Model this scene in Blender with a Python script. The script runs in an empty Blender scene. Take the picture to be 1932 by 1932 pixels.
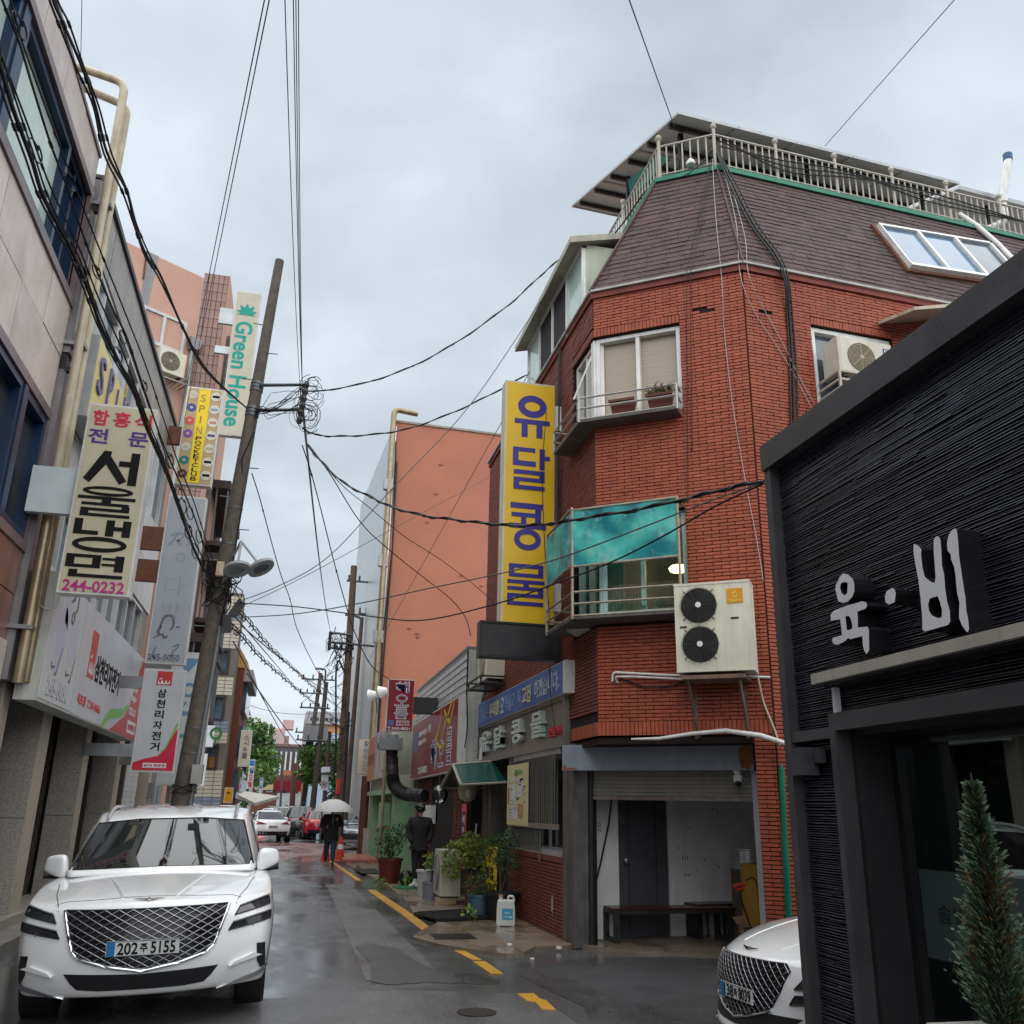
import bpy,bmesh,math,random
from mathutils import Vector as V,Matrix,noise as mnoise
from mathutils.bvhtree import BVHTree
random.seed(7)
S=bpy.context.scene
COL=S.collection
# ---------------------------------------------------------------- camera
FPX,EYE=1700.0,1.65
_up=V((99,5142,-1700)).normalized()
_fy=V((-429,-554,-1700));_fy=(_fy-_up*_fy.dot(_up)).normalized()
_fx=_fy.cross(_up)
CM=Matrix((_fx,_fy,_up))
CP=V((0,0,EYE))
cam_data=bpy.data.cameras.new('camera');cam=bpy.data.objects.new('camera',cam_data);COL.objects.link(cam)
cam.matrix_world=Matrix.Translation(CP)@CM.to_4x4()
cam_data.sensor_width=36;cam_data.lens=36*FPX/1932;cam_data.clip_start=.05;cam_data.clip_end=3000
S.camera=cam
# ---------------------------------------------------------------- overcast sky
W=bpy.data.worlds.new('World');S.world=W;W.use_nodes=True
nt=W.node_tree;nt.nodes.clear()
def wn(t,**k):
 n=nt.nodes.new(t)
 for a,b in k.items():setattr(n,a,b)
 return n
SUN_EL,SUN_ROT=math.radians(66),math.radians(172)
sky=wn('ShaderNodeTexSky',sky_type='NISHITA',sun_disc=False,sun_elevation=SUN_EL,sun_rotation=SUN_ROT)
geo=wn('ShaderNodeNewGeometry');sep=wn('ShaderNodeSeparateXYZ')
tc=wn('ShaderNodeTexCoord');nt.links.new(tc.outputs['Generated'],sep.inputs[0])
zz=wn('ShaderNodeMath',operation='MAXIMUM');nt.links.new(sep.outputs[2],zz.inputs[0]);zz.inputs[1].default_value=0.0
za=wn('ShaderNodeMath',operation='ADD');nt.links.new(zz.outputs[0],za.inputs[0]);za.inputs[1].default_value=.35
vd=wn('ShaderNodeVectorMath',operation='DIVIDE');nt.links.new(tc.outputs['Generated'],vd.inputs[0])
cb=wn('ShaderNodeCombineXYZ')
for i in range(3):nt.links.new(za.outputs[0],cb.inputs[i])
nt.links.new(cb.outputs[0],vd.inputs[1])
def wnoise(sc,det,off):
 mp=wn('ShaderNodeMapping');mp.inputs['Location'].default_value=off;nt.links.new(vd.outputs[0],mp.inputs[0])
 n=wn('ShaderNodeTexNoise');n.inputs['Scale'].default_value=sc;n.inputs['Detail'].default_value=det;n.inputs['Roughness'].default_value=.5
 n.inputs['Distortion'].default_value=.35
 nt.links.new(mp.outputs[0],n.inputs['Vector']);return n
n1=wnoise(1.7,5,(3.1,1.2,0));n2=wnoise(5.0,4,(0.3,7.7,0))
mx=wn('ShaderNodeMixRGB');mx.inputs[0].default_value=.3;nt.links.new(n1.outputs[0],mx.inputs[1]);nt.links.new(n2.outputs[0],mx.inputs[2])
rp=wn('ShaderNodeValToRGB');nt.links.new(mx.outputs[0],rp.inputs[0])
rp.color_ramp.elements[0].position=.36;rp.color_ramp.elements[0].color=(.345,.39,.435,1)
rp.color_ramp.elements[1].position=.64;rp.color_ramp.elements[1].color=(.56,.615,.67,1)
e=rp.color_ramp.elements.new(.5);e.color=(.445,.495,.545,1)
sc_=wn('ShaderNodeVectorMath',operation='SCALE');nt.links.new(rp.outputs[0],sc_.inputs[0]);sc_.inputs['Scale'].default_value=10.0
mix=wn('ShaderNodeMixRGB');mix.inputs[0].default_value=.95
nt.links.new(sky.outputs[0],mix.inputs[1]);nt.links.new(sc_.outputs[0],mix.inputs[2])
bg=wn('ShaderNodeBackground');bg.inputs['Strength'].default_value=.05;nt.links.new(mix.outputs[0],bg.inputs[0])
ow=wn('ShaderNodeOutputWorld');nt.links.new(bg.outputs[0],ow.inputs[0])
sl=bpy.data.lights.new('sun','SUN');sl.energy=1.5;sl.angle=math.radians(125);sl.color=(1.0,.985,.96)
so=bpy.data.objects.new('sun',sl);COL.objects.link(so)
_sd=V((math.sin(SUN_ROT)*math.cos(SUN_EL),math.cos(SUN_ROT)*math.cos(SUN_EL),math.sin(SUN_EL)))
so.rotation_euler=_sd.to_track_quat('Z','Y').to_euler()
S.view_settings.view_transform='Standard';S.view_settings.look='None';S.view_settings.gamma=1.0
S.view_settings.use_curve_mapping=False;S.view_settings.exposure=1.58
S.cycles.use_denoising=True
S.cycles.max_bounces=6;S.cycles.diffuse_bounces=3;S.cycles.glossy_bounces=4;S.cycles.transmission_bounces=6;S.cycles.transparent_max_bounces=8
# ---------------------------------------------------------------- helpers
X3,Y3,Z3=V((1,0,0)),V((0,1,0)),V((0,0,1))
def ray(px,py):return CM@V((px-966,-(py-966),-FPX))
def on(px,py,X=None,Y=None,Z=None):
 d=ray(px,py)
 t=(X/d.x)if X is not None else(Y/d.y)if Y is not None else((Z-EYE)/d.z)
 return CP+d*t
class Fr:
 """vertical work plane: a along u, b up, c out of the wall"""
 def __init__(s,o,u,v=Z3):
  s.o=V(o);s.u=V(u).normalized();s.v=V(v).normalized();s.n=s.u.cross(s.v).normalized()
 def p(s,a,b,c=0):return s.o+s.u*a+s.v*b+s.n*c
 def px(s,x,y,c=0):
  d=ray(x,y);o=s.o+s.n*c;t=(o-CP).dot(s.n)/d.dot(s.n);q=CP+d*t-s.o
  return q.dot(s.u),q.dot(s.v)
 def mat(s):return Matrix(((s.u.x,s.v.x,s.n.x,s.o.x),(s.u.y,s.v.y,s.n.y,s.o.y),(s.u.z,s.v.z,s.n.z,s.o.z),(0,0,0,1)))
 def at(s,a,b=0,c=0,u=None):return Fr(s.p(a,b,c),u or s.u,s.v)
WORLD=Fr((0,0,0),(1,0,0),(0,1,0))
WL={}
class MB:
 def __init__(s,fr=WORLD):s.v=[];s.f=[];s.fr=fr
 def pt(s,p):
  s.v.append(s.fr.p(*p));return len(s.v)-1
 def face(s,pts):s.f.append([s.pt(p)for p in pts])
 def box(s,a0,a1,b0,b1,c0,c1,skip=''):
  if a1<a0:a0,a1=a1,a0
  if b1<b0:b0,b1=b1,b0
  if c1<c0:c0,c1=c1,c0
  i=len(s.v)
  for c in(c0,c1):
   for a,b in((a0,b0),(a1,b0),(a1,b1),(a0,b1)):s.pt((a,b,c))
  F={'k':(3,2,1,0),'f':(4,5,6,7),'d':(0,1,5,4),'r':(1,2,6,5),'u':(2,3,7,6),'l':(3,0,4,7)}
  for k,q in F.items():
   if k not in skip:s.f.append([i+j for j in q])
  return s
 def prism(s,poly,c0,c1,taper=1.0):
  n=len(poly);i=len(s.v);ca=sum(p[0]for p in poly)/n;cb=sum(p[1]for p in poly)/n
  for p in poly:s.pt((p[0],p[1],c0))
  for p in poly:s.pt((ca+(p[0]-ca)*taper,cb+(p[1]-cb)*taper,c1))
  s.f.append([i+k for k in range(n)][::-1]);s.f.append([i+n+k for k in range(n)])
  for k in range(n):s.f.append([i+k,i+(k+1)%n,i+n+(k+1)%n,i+n+k])
  return s
 def tube(s,pts,r,n=6,caps=True):
  pts=[V(p)for p in pts];m=len(pts)
  rs=r if isinstance(r,(list,tuple))else[r]*m
  up=None;base=len(s.v)
  for k in range(m):
   t=(pts[min(k+1,m-1)]-pts[max(k-1,0)])
   if t.length<1e-9:t=V((0,0,1))
   t.normalize()
   if up is None:
    up=V((0,0,1))if abs(t.z)<.9 else V((1,0,0))
   x=up-t*up.dot(t)
   if x.length<1e-4:x=t.orthogonal()
   x.normalize();up=x;y=t.cross(x)
   for j in range(n):
    a=2*math.pi*j/n;s.pt(pts[k]+(x*math.cos(a)+y*math.sin(a))*rs[k])
  for k in range(m-1):
   for j in range(n):
    j2=(j+1)%n
    s.f.append([base+k*n+j,base+k*n+j2,base+(k+1)*n+j2,base+(k+1)*n+j])
  if caps:
   s.f.append([base+j for j in range(n)][::-1]);s.f.append([base+(m-1)*n+j for j in range(n)])
  return s
 def bar(s,p,q,r,n=6):return s.tube([p,q],r,n)
 def disc(s,ca,cb,r,c0,c1,n=20,ry=None):
  return s.prism([(ca+r*math.cos(2*math.pi*k/n),cb+(ry or r)*math.sin(2*math.pi*k/n))for k in range(n)],c0,c1)
 def ring(s,ca,cb,r0,r1,c0,c1,n=24,sq=1.0):
  i=len(s.v)
  for c in(c0,c1):
   for r in(r0,r1):
    for k in range(n):
     a=2*math.pi*k/n;s.pt((ca+r*math.cos(a),cb+r*math.sin(a)*sq,c))
  for k in range(n):
   k2=(k+1)%n
   A,B,C,D=i,i+n,i+2*n,i+3*n
   s.f+=[[C+k,D+k,D+k2,C+k2],[A+k,A+k2,B+k2,B+k],[B+k,B+k2,D+k2,D+k],[A+k2,A+k,C+k,C+k2]]
  return s
 def lathe(s,prof,o=(0,0,0),n=20):
  i=len(s.v);o=V(o)
  for r,h in prof:
   for k in range(n):
    a=2*math.pi*k/n;s.v.append(o+V((r*math.cos(a),r*math.sin(a),h)))
  m=len(prof)
  for q in range(m-1):
   for k in range(n):
    k2=(k+1)%n;s.f.append([i+q*n+k,i+q*n+k2,i+(q+1)*n+k2,i+(q+1)*n+k])
  s.f.append([i+k for k in range(n)][::-1]);s.f.append([i+(m-1)*n+k for k in range(n)])
  return s
 def mesh(s,name,mat,loc=V((0,0,0)),smooth=0):
  me=bpy.data.meshes.new(name);me.from_pydata([v-loc for v in s.v],[],s.f)
  if mat:me.materials.append(mat)
  if smooth:
   me.polygons.foreach_set('use_smooth',[True]*len(me.polygons))
   me.set_sharp_from_angle(angle=math.radians(smooth))
  me.update();return me
 def build(s,name,mat,parent=None,smooth=0,kind=None):
  loc=WL[parent]if parent else V((0,0,0))
  return link(name,s.mesh(name,mat,loc,smooth),parent,kind=kind)
def link(name,me,parent=None,loc=None,kind=None):
 o=bpy.data.objects.new(name,me);COL.objects.link(o)
 if parent is not None:
  o.parent=parent;WL[o]=WL[parent]
 else:WL[o]=V((0,0,0))
 if loc is not None:o.location=loc
 if kind:o['kind']=kind
 return o
def thing(name,label,cat,loc=(0,0,0),group=None):
 o=bpy.data.objects.new(name,None);COL.objects.link(o);o.location=loc;o.empty_display_size=.2
 WL[o]=V(loc);o['label']=label;o['category']=cat
 if group:o['group']=group
 return o
def tag(o,label,cat,group=None,kind=None):
 o['label']=label;o['category']=cat
 if group:o['group']=group
 if kind:o['kind']=kind
 return o
def struct(name,mb,mat,smooth=0):
 o=mb.build(name,mat,None,smooth);o['kind']='structure';return o
def piece(name,me,parent,M):
 """one instance of a shared mesh, placed by world matrix M"""
 o=link(name,me,parent);o.matrix_local=Matrix.Translation(-WL[parent])@M;return o
def copy_tree(o,parent=None):
 c=o.copy();COL.objects.link(c);WL[c]=WL.get(o,V((0,0,0)))
 if parent is not None:c.parent=parent
 for ch in list(o.children):copy_tree(ch,c)
 return c
# ---- lettering: Blender's own built-in font
_tc={}
def glyphs(body,bold=0.0):
 k=(body,bold)
 if k not in _tc:
  c=bpy.data.curves.new('text','FONT');c.body=body;c.size=1;c.offset=bold;c.resolution_u=3
  o=bpy.data.objects.new('text',c);COL.objects.link(o)
  me=o.to_mesh()
  vs=[v.co.copy()for v in me.vertices];fs=[list(p.vertices)for p in me.polygons]
  o.to_mesh_clear();bpy.data.objects.remove(o);bpy.data.curves.remove(c)
  x0=min(v.x for v in vs);x1=max(v.x for v in vs);y0=min(v.y for v in vs);y1=max(v.y for v in vs)
  _tc[k]=([((v.x-x0)/(x1-x0),(v.y-y0)/(y1-y0))for v in vs],fs,(x1-x0)/(y1-y0))
 return _tc[k]
def text(mb,body,a0,a1,b0,b1,c,bold=.02,rot=0,thick=.006):
 """fill the box a0..a1 x b0..b1 of mb's frame with the word; rot=1 turns it to read downwards"""
 vs,fs,asp=glyphs(body,min(bold,.024)if bold<.06 else.036);i=len(mb.v)
 for x,y in vs:
  if rot:x,y=y,1-x
  mb.pt((a0+(a1-a0)*x,b0+(b1-b0)*y,c))
 for f in fs:mb.f.append([i+k for k in f])
 cnt={}
 for f in fs:
  for q in range(len(f)):
   e=(f[q],f[(q+1)%len(f)]);r=(e[1],e[0])
   if r in cnt:cnt.pop(r)
   else:cnt[e]=1
 j=len(mb.v)
 for x,y in vs:
  if rot:x,y=y,1-x
  mb.pt((a0+(a1-a0)*x,b0+(b1-b0)*y,c-thick))
 for(p,q)in cnt:mb.f.append([i+q,i+p,j+p,j+q])
 return mb
def vtext(mb,body,a0,a1,b1,b0,c,bold=.02,gap=.12,thick=.006):
 n=len(body);h=(b1-b0)/n
 for k,ch in enumerate(body):
  q=.36 if ch in'I1' else 0
  if ch!=' ':text(mb,ch,a0+(a1-a0)*q,a1-(a1-a0)*q,b1-(k+1)*h+h*gap/2,b1-k*h-h*gap/2,c,bold,0,thick)
 return mb
# ---- materials
MATS={}
def M(name,c1,c2=None,rough=.6,metal=0.0,scale=3.0,bump=0.0,bscale=80.0,streak=0.0,dirt=(.06,.05,.045),spec=.28,coat=0.0,rvar=0.0,rand=0.0,det=4.0,stretch=None):
 if name in MATS:return MATS[name]
 m=bpy.data.materials.new(name);m.use_nodes=True;t=m.node_tree;N=t.nodes;L=t.links
 b=N['Principled BSDF'];MATS[name]=m
 c1=tuple(c1)+(1,);c2=(tuple(c2)+(1,))if c2 else tuple(x*.8 for x in c1[:3])+(1,)
 g=N.new('ShaderNodeTexCoord');co=g.outputs['Object']
 mp=N.new('ShaderNodeMapping');L.new(co,mp.inputs[0])
 if stretch:mp.inputs['Scale'].default_value=stretch
 n=N.new('ShaderNodeTexNoise');n.inputs['Scale'].default_value=scale;n.inputs['Detail'].default_value=det;n.inputs['Roughness'].default_value=.6
 L.new(mp.outputs[0],n.inputs['Vector'])
 rp=N.new('ShaderNodeMapRange');rp.inputs[1].default_value=.35;rp.inputs[2].default_value=.65;L.new(n.outputs[0],rp.inputs[0])
 x=N.new('ShaderNodeMixRGB');x.inputs[1].default_value=c1;x.inputs[2].default_value=c2;L.new(rp.outputs[0],x.inputs[0])
 out=x.outputs[0]
 if rand:
  oi=N.new('ShaderNodeObjectInfo');h=N.new('ShaderNodeHueSaturation');mr=N.new('ShaderNodeMapRange')
  mr.inputs[3].default_value=1-rand;mr.inputs[4].default_value=1+rand;L.new(oi.outputs['Random'],mr.inputs[0]);L.new(mr.outputs[0],h.inputs['Value'])
  L.new(out,h.inputs['Color']);out=h.outputs[0]
 if streak:
  m2=N.new('ShaderNodeMapping');m2.inputs['Scale'].default_value=(7,7,.55);L.new(co,m2.inputs[0])
  n2=N.new('ShaderNodeTexNoise');n2.inputs['Scale'].default_value=1.6;n2.inputs['Detail'].default_value=6;n2.inputs['Roughness'].default_value=.65;L.new(m2.outputs[0],n2.inputs['Vector'])
  r2=N.new('ShaderNodeMapRange');r2.inputs[1].default_value=.48;r2.inputs[2].default_value=.75;r2.inputs[4].default_value=streak;L.new(n2.outputs[0],r2.inputs[0])
  y=N.new('ShaderNodeMixRGB');y.inputs[2].default_value=tuple(dirt)+(1,);L.new(r2.outputs[0],y.inputs[0]);L.new(out,y.inputs[1]);out=y.outputs[0]
 L.new(out,b.inputs['Base Color'])
 b.inputs['Roughness'].default_value=rough;b.inputs['Metallic'].default_value=metal
 b.inputs['Specular IOR Level'].default_value=spec;b.inputs['Coat Weight'].default_value=coat;b.inputs['Coat Roughness'].default_value=.03
 if rvar:
  r3=N.new('ShaderNodeMapRange');r3.inputs[1].default_value=.3;r3.inputs[2].default_value=.7
  r3.inputs[3].default_value=max(.02,rough-rvar);r3.inputs[4].default_value=min(1,rough+rvar);L.new(n.outputs[0],r3.inputs[0]);L.new(r3.outputs[0],b.inputs['Roughness'])
 if bump:
  n4=N.new('ShaderNodeTexNoise');n4.inputs['Scale'].default_value=bscale;n4.inputs['Detail'].default_value=3;L.new(mp.outputs[0],n4.inputs['Vector'])
  bp=N.new('ShaderNodeBump');bp.inputs['Strength'].default_value=bump;bp.inputs['Distance'].default_value=.02;L.new(n4.outputs[0],bp.inputs['Height']);L.new(bp.outputs[0],b.inputs['Normal'])
 return m
def glassy(name,c,rough=.03,c2=None,scale=1.5):
 return M(name,c,c2 or c,rough=rough,spec=.8,scale=scale,coat=.0)
white=M('white_paint',(.72,.72,.70),(.62,.62,.60),rough=.45,streak=.25)
ivory=M('ivory_metal',(.62,.60,.49),(.55,.53,.43),rough=.4,streak=.25,dirt=(.2,.12,.06))
steel=M('grey_steel',(.30,.31,.32),(.22,.225,.23),rough=.38,metal=.7,streak=.3)
dark=M('dark_metal',(.035,.035,.038),(.02,.02,.022),rough=.42)
black=M('black_rubber',(.016,.016,.018),(.012,.012,.013),rough=.55)
blackgloss=M('black_gloss',(.012,.012,.014),(.016,.016,.018),rough=.12)
alu=M('aluminium',(.55,.57,.58),(.46,.48,.49),rough=.35,metal=.55)
dglass=glassy('dark_glass',(.025,.03,.035))
bglass=glassy('blue_window_glass',(.10,.14,.18),c2=(.05,.07,.09))
concrete=M('concrete',(.25,.235,.21),(.17,.16,.145),rough=.75,bump=.35,bscale=40,streak=.35,scale=1.5)
rust=M('rusty_brown',(.16,.06,.035),(.10,.045,.03),rough=.7,scale=8)
# ---------------------------------------------------------------- ground
def wet(name,c1,c2,r_dry=.5,r_wet=.06,puddle=(.46,.60),scale=.55,bump=.45,bscale=130,stretch=(1,.45,1),speck=.35):
 m=bpy.data.materials.new(name);m.use_nodes=True;t=m.node_tree;N=t.nodes;L=t.links;b=N['Principled BSDF'];MATS[name]=m
 g=N.new('ShaderNodeTexCoord');mp=N.new('ShaderNodeMapping');mp.inputs['Scale'].default_value=stretch;L.new(g.outputs['Object'],mp.inputs[0])
 n=N.new('ShaderNodeTexNoise');n.inputs['Scale'].default_value=scale;n.inputs['Detail'].default_value=7;n.inputs['Roughness'].default_value=.62;L.new(mp.outputs[0],n.inputs['Vector'])
 mr=N.new('ShaderNodeMapRange');mr.interpolation_type='SMOOTHSTEP';mr.inputs[1].default_value=puddle[0];mr.inputs[2].default_value=puddle[1];L.new(n.outputs[0],mr.inputs[0])
 f=N.new('ShaderNodeTexNoise');f.inputs['Scale'].default_value=bscale;f.inputs['Detail'].default_value=2;L.new(g.outputs['Object'],f.inputs['Vector'])
 big=N.new('ShaderNodeTexNoise');big.inputs['Scale'].default_value=1.7;big.inputs['Detail'].default_value=5;L.new(g.outputs['Object'],big.inputs['Vector'])
 x=N.new('ShaderNodeMixRGB');x.inputs[1].default_value=tuple(c1)+(1,);x.inputs[2].default_value=tuple(c2)+(1,)
 br=N.new('ShaderNodeMapRange');br.inputs[1].default_value=.35;br.inputs[2].default_value=.65;L.new(big.outputs[0],br.inputs[0]);L.new(br.outputs[0],x.inputs[0])
 y=N.new('ShaderNodeMixRGB');y.blend_type='MULTIPLY';y.inputs[0].default_value=1;L.new(x.outputs[0],y.inputs[1])
 fr=N.new('ShaderNodeMapRange');fr.inputs[1].default_value=.3;fr.inputs[2].default_value=.7;fr.inputs[3].default_value=1-speck;fr.inputs[4].default_value=1+speck;L.new(f.outputs[0],fr.inputs[0])
 L.new(fr.outputs[0],y.inputs[2]);L.new(y.outputs[0],b.inputs['Base Color'])
 rr=N.new('ShaderNodeMapRange');rr.inputs[3].default_value=r_dry;rr.inputs[4].default_value=r_wet;L.new(mr.outputs[0],rr.inputs[0]);L.new(rr.outputs[0],b.inputs['Roughness'])
 bs=N.new('ShaderNodeMapRange');bs.inputs[3].default_value=bump;bs.inputs[4].default_value=bump*.12;L.new(mr.outputs[0],bs.inputs[0])
 bp=N.new('ShaderNodeBump');bp.inputs['Distance'].default_value=.012;L.new(bs.outputs[0],bp.inputs['Strength']);L.new(f.outputs[0],bp.inputs['Height']);L.new(bp.outputs[0],b.inputs['Normal'])
 b.inputs['Specular IOR Level'].default_value=.55
 return m
asphalt=wet('wet_asphalt',(.098,.10,.104),(.07,.072,.076),r_dry=.36,r_wet=.09,puddle=(.36,.56),bscale=85,speck=.5,bump=.55)
asphalt_d=wet('wet_dark_asphalt',(.06,.06,.063),(.045,.045,.048),r_dry=.38,r_wet=.10,puddle=(.46,.62),bscale=85,speck=.5)
asphalt_l=wet('wet_worn_asphalt',(.115,.116,.118),(.085,.086,.088),r_dry=.38,r_wet=.1,puddle=(.44,.62),bscale=85,speck=.5,bump=.55)
redroad=wet('wet_red_paving',(.23,.115,.105),(.17,.09,.085),puddle=(.40,.62),bump=.3)
wetconc=wet('wet_concrete',(.21,.165,.12),(.13,.10,.078),r_dry=.42,puddle=(.46,.62),scale=1.2,bump=.35,bscale=60,speck=.2)
yellowp=wet('yellow_road_paint',(.58,.30,.03),(.46,.24,.03),r_dry=.4,puddle=(.5,.7),bump=.4,speck=.25)
dirtg=M('bare_ground',(.12,.11,.10),(.08,.075,.07),rough=.85,bump=.3,bscale=8)
struct('ground',MB().box(-900,900,-300,1500,-.5,-.03),dirtg)
def sheet(name,poly,z,mat,th=.0,z0=None):
 mb=MB();mb.prism(poly,z0 if z0 is not None else z-.06,z);return struct(name,mb,mat)
sheet('road',[(-3.9,-14),(14,-14),(14,11.6),(4.6,11.75),(3.6,11.9),(2.8,12),(2.5,14),(2.55,22),(2.4,30),(2.6,46),(4.6,46),(4.2,160),(-5.2,160),(-4.2,46),(-3.9,30)],0,asphalt)
sheet('road',[(-3.6,30.5),(1.9,30.5),(2.5,46),(-3.9,46)],.004,redroad,z0=.001)
def blob(cx,cy,rx,ry,n=22,j=.25,seed=1):
 r=random.Random(seed);return[(cx+rx*math.cos(2*math.pi*k/n)*(1+r.uniform(-j,j)),cy+ry*math.sin(2*math.pi*k/n)*(1+r.uniform(-j,j)))for k in range(n)]
sheet('road',[(.95,10.1),(1.75,9.9),(1.62,20.4),(1.32,29),(1.0,29),(1.05,20)],.004,asphalt_l,z0=.001)
sheet('road',[(1.0,10.0),(1.15,9.82),(1.55,9.9),(2.2,9.7),(2.28,9.9),(2.1,10.35),(1.75,10.5),(1.6,11.2),(1.5,12.2),(1.2,12.7),(1.0,12.4),(1.08,11.2)],.008,asphalt_d,z0=.002)
sheet('road',[(2.55,10.3),(2.62,9.4),(2.75,8.6),(2.5,7.4),(2.9,5.2),(9,5.0),(13,11),(5.2,11.2),(3.6,11.2),(3.1,10.9)],.0045,asphalt_d,z0=.001)
sheet('road',[(-.9,6.5),(2.3,6.2),(2.5,7.4),(2.45,9.2),(1.2,9.55),(0,9.3),(-.8,9.5)],.0042,asphalt_l,z0=.001)
def line(poly,z=.010):
 mb=MB();mb.prism(poly,.003,z);return struct('yellow_line',mb,yellowp)
line([(1.50,31.5),(1.62,31.3),(1.93,23.0),(1.80,23.0)])
line([(1.83,20.5),(2.0,20.5),(2.16,16.5),(2.23,13.7),(2.19,13.45),(2.13,13.7),(2.06,13.6),(2.0,16)])
line([(2.12,12.62),(2.25,12.62),(2.27,12.2),(2.19,12.15),(2.15,12.4)],.022)
line([(2.17,11.95),(2.30,11.9),(2.36,11.2),(2.25,11.22)])
line([(2.24,11.1),(2.38,11.1),(2.40,10.28),(2.27,10.3)])
line([(2.29,9.2),(2.45,9.2),(2.44,8.95),(2.48,8.85),(2.45,8.45),(2.34,8.5),(2.36,8.8),(2.30,8.85)])
struct('pavement',MB().prism([(2.16,15.6),(3.9,15.2),(3.9,34),(2.0,34),(1.75,31.2),(2.05,27),(2.33,21.3),(2.3,17.5)],-.05,.05),wetconc)
struct('pavement',MB().prism([(1.80,13.0),(2.05,12.3),(2.35,11.85),(2.72,11.45),(2.95,11.55),(3.2,11.97),(3.63,12.02),(3.9,12.2),(3.9,15.2),(2.42,15.2),(2.38,14.5),(2.1,13.9)],-.05,.035),wetconc)
struct('pavement',MB().prism([(3.75,12.15),(3.95,11.75),(4.35,11.42),(5.0,11.12),(5.9,10.75),(6.9,10.6),(6.9,13.2),(3.9,13.2)],-.05,.05),wetconc)
struct('pavement',MB().prism([(-3.9,6),(-3.0,6),(-2.95,14),(-2.85,24),(-3.1,45),(-3.9,45)],-.05,.10),concrete)
gm=M('cast_iron',(.05,.045,.04),(.035,.03,.028),rough=.45,metal=.5)
t=thing('drain_grate','dark iron drain grate set in the broken concrete slab by the yellow line','drain grate',(2.33,12.95,.035))
MB().box(2.06,2.62,12.68,13.22,.03,.038).build('frame',gm,t)
b=MB()
for k in range(14):b.box(2.08+k*.038,2.10+k*.038,12.71,13.19,.036,.048)
b.build('bars',gm,t)
t=thing('rubber_mat','black ribbed rubber mat laid over the gutter beside the white outdoor unit','mat',(2.75,15.4,.05))
b=MB();b.prism([(2.15,15.55),(3.35,16.1),(3.42,14.85),(2.42,14.6)],.045,.075);b.build('mat',black,t)
b=MB()
for k in range(11):
 f=k/10;p=V((2.2,15.5,.08)).lerp(V((2.45,14.65,.08)),f);q=V((3.32,16.02,.08)).lerp(V((3.38,14.9,.08)),f);b.tube([p,q],.012,5)
b.build('ridges',black,t)
tag(MB().prism([(2.40,20.8),(3.2,20.8),(3.2,20.15),(2.42,20.15)],.045,.065).build('door_mat',M('green_mat',(.02,.17,.075),(.015,.12,.05),rough=.8,bump=.5,bscale=150)),'green door mat under the person in black','mat')
tag(MB().prism([(1.95,26.3),(2.55,26.5),(2.5,24.6),(2.05,24.6)],.045,.07).build('rubber_ramp',black),'dark rubber ramp on the pavement before the red boards','ramp')
t=thing('wooden_ramp','reddish flat board ramp beside the orange cone','ramp',(2.2,30,.05))
MB().prism([(1.85,29.4),(2.95,29.3),(2.9,32.6),(1.95,33.6)],.06,.14).build('board',M('red_board',(.42,.15,.10),(.33,.12,.08),rough=.35,rvar=.15),t)
tag(MB().disc(1.75,8.45,.17,.003,.012,20).build('manhole_cover',gm),'small round iron cover in the worn asphalt near the bottom','manhole cover')
for k,(x,y)in enumerate([(2.9,12.1),(2.96,11.2),(3.45,11.78)]):
 tag(MB().prism(blob(x,y,.03,.02,7,.3,k),.03 if y>11.5 else.005,.06 if y>11.5 else.02).build('paper_scrap',white),['white paper scrap on the corner slab','white paper scrap on the dark asphalt','white paper scrap beside the steel shutter post'][k],'litter')
# ---------------------------------------------------------------- building helpers
def window(parent,fr,a0,a1,b0,b1,fm,gm_,n=2,w=.05,c0=-.06,c1=.02,bars=(),name='window',panes=None,rails=()):
 mb=MB(fr)
 mb.box(a0,a1,b1-w,b1,c0,c1).box(a0,a1,b0,b0+w,c0,c1).box(a0,a0+w,b0+w,b1-w,c0,c1).box(a1-w,a1,b0+w,b1-w,c0,c1)
 st=(a1-a0)/n
 for k in range(1,n):mb.box(a0+st*k-w*.5,a0+st*k+w*.5,b0+w,b1-w,c0,c1-.008)
 for r in rails:mb.box(a0+w,a1-w,r-w*.4,r+w*.4,c0,c1-.01)
 o=mb.build(name,fm,parent)
 for k in range(n):
  g=panes[k%len(panes)]if panes else gm_
  MB(fr).box(a0+st*k+w*.5,a0+st*(k+1)-w*.5,b0+w*.6,b1-w*.6,c0+.01,c0+.018).build('pane',g,o)
 return o
def wall_with_holes(mb,a0,a1,b0,b1,c0,c1,holes):
 """box wall cut round rectangular openings"""
 A=sorted({a0,a1,*[h[0]for h in holes],*[h[1]for h in holes]});A=[a for a in A if a0<=a<=a1]
 for p,q in zip(A,A[1:]):
  m=(p+q)/2;hs=sorted([h for h in holes if h[0]<m<h[1]],key=lambda h:h[2]);z=b0
  for h in hs:
   if h[2]>z:mb.box(p,q,z,h[2],c0,c1)
   z=max(z,h[3])
  if z<b1:mb.box(p,q,z,b1,c0,c1)
 return mb
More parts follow.
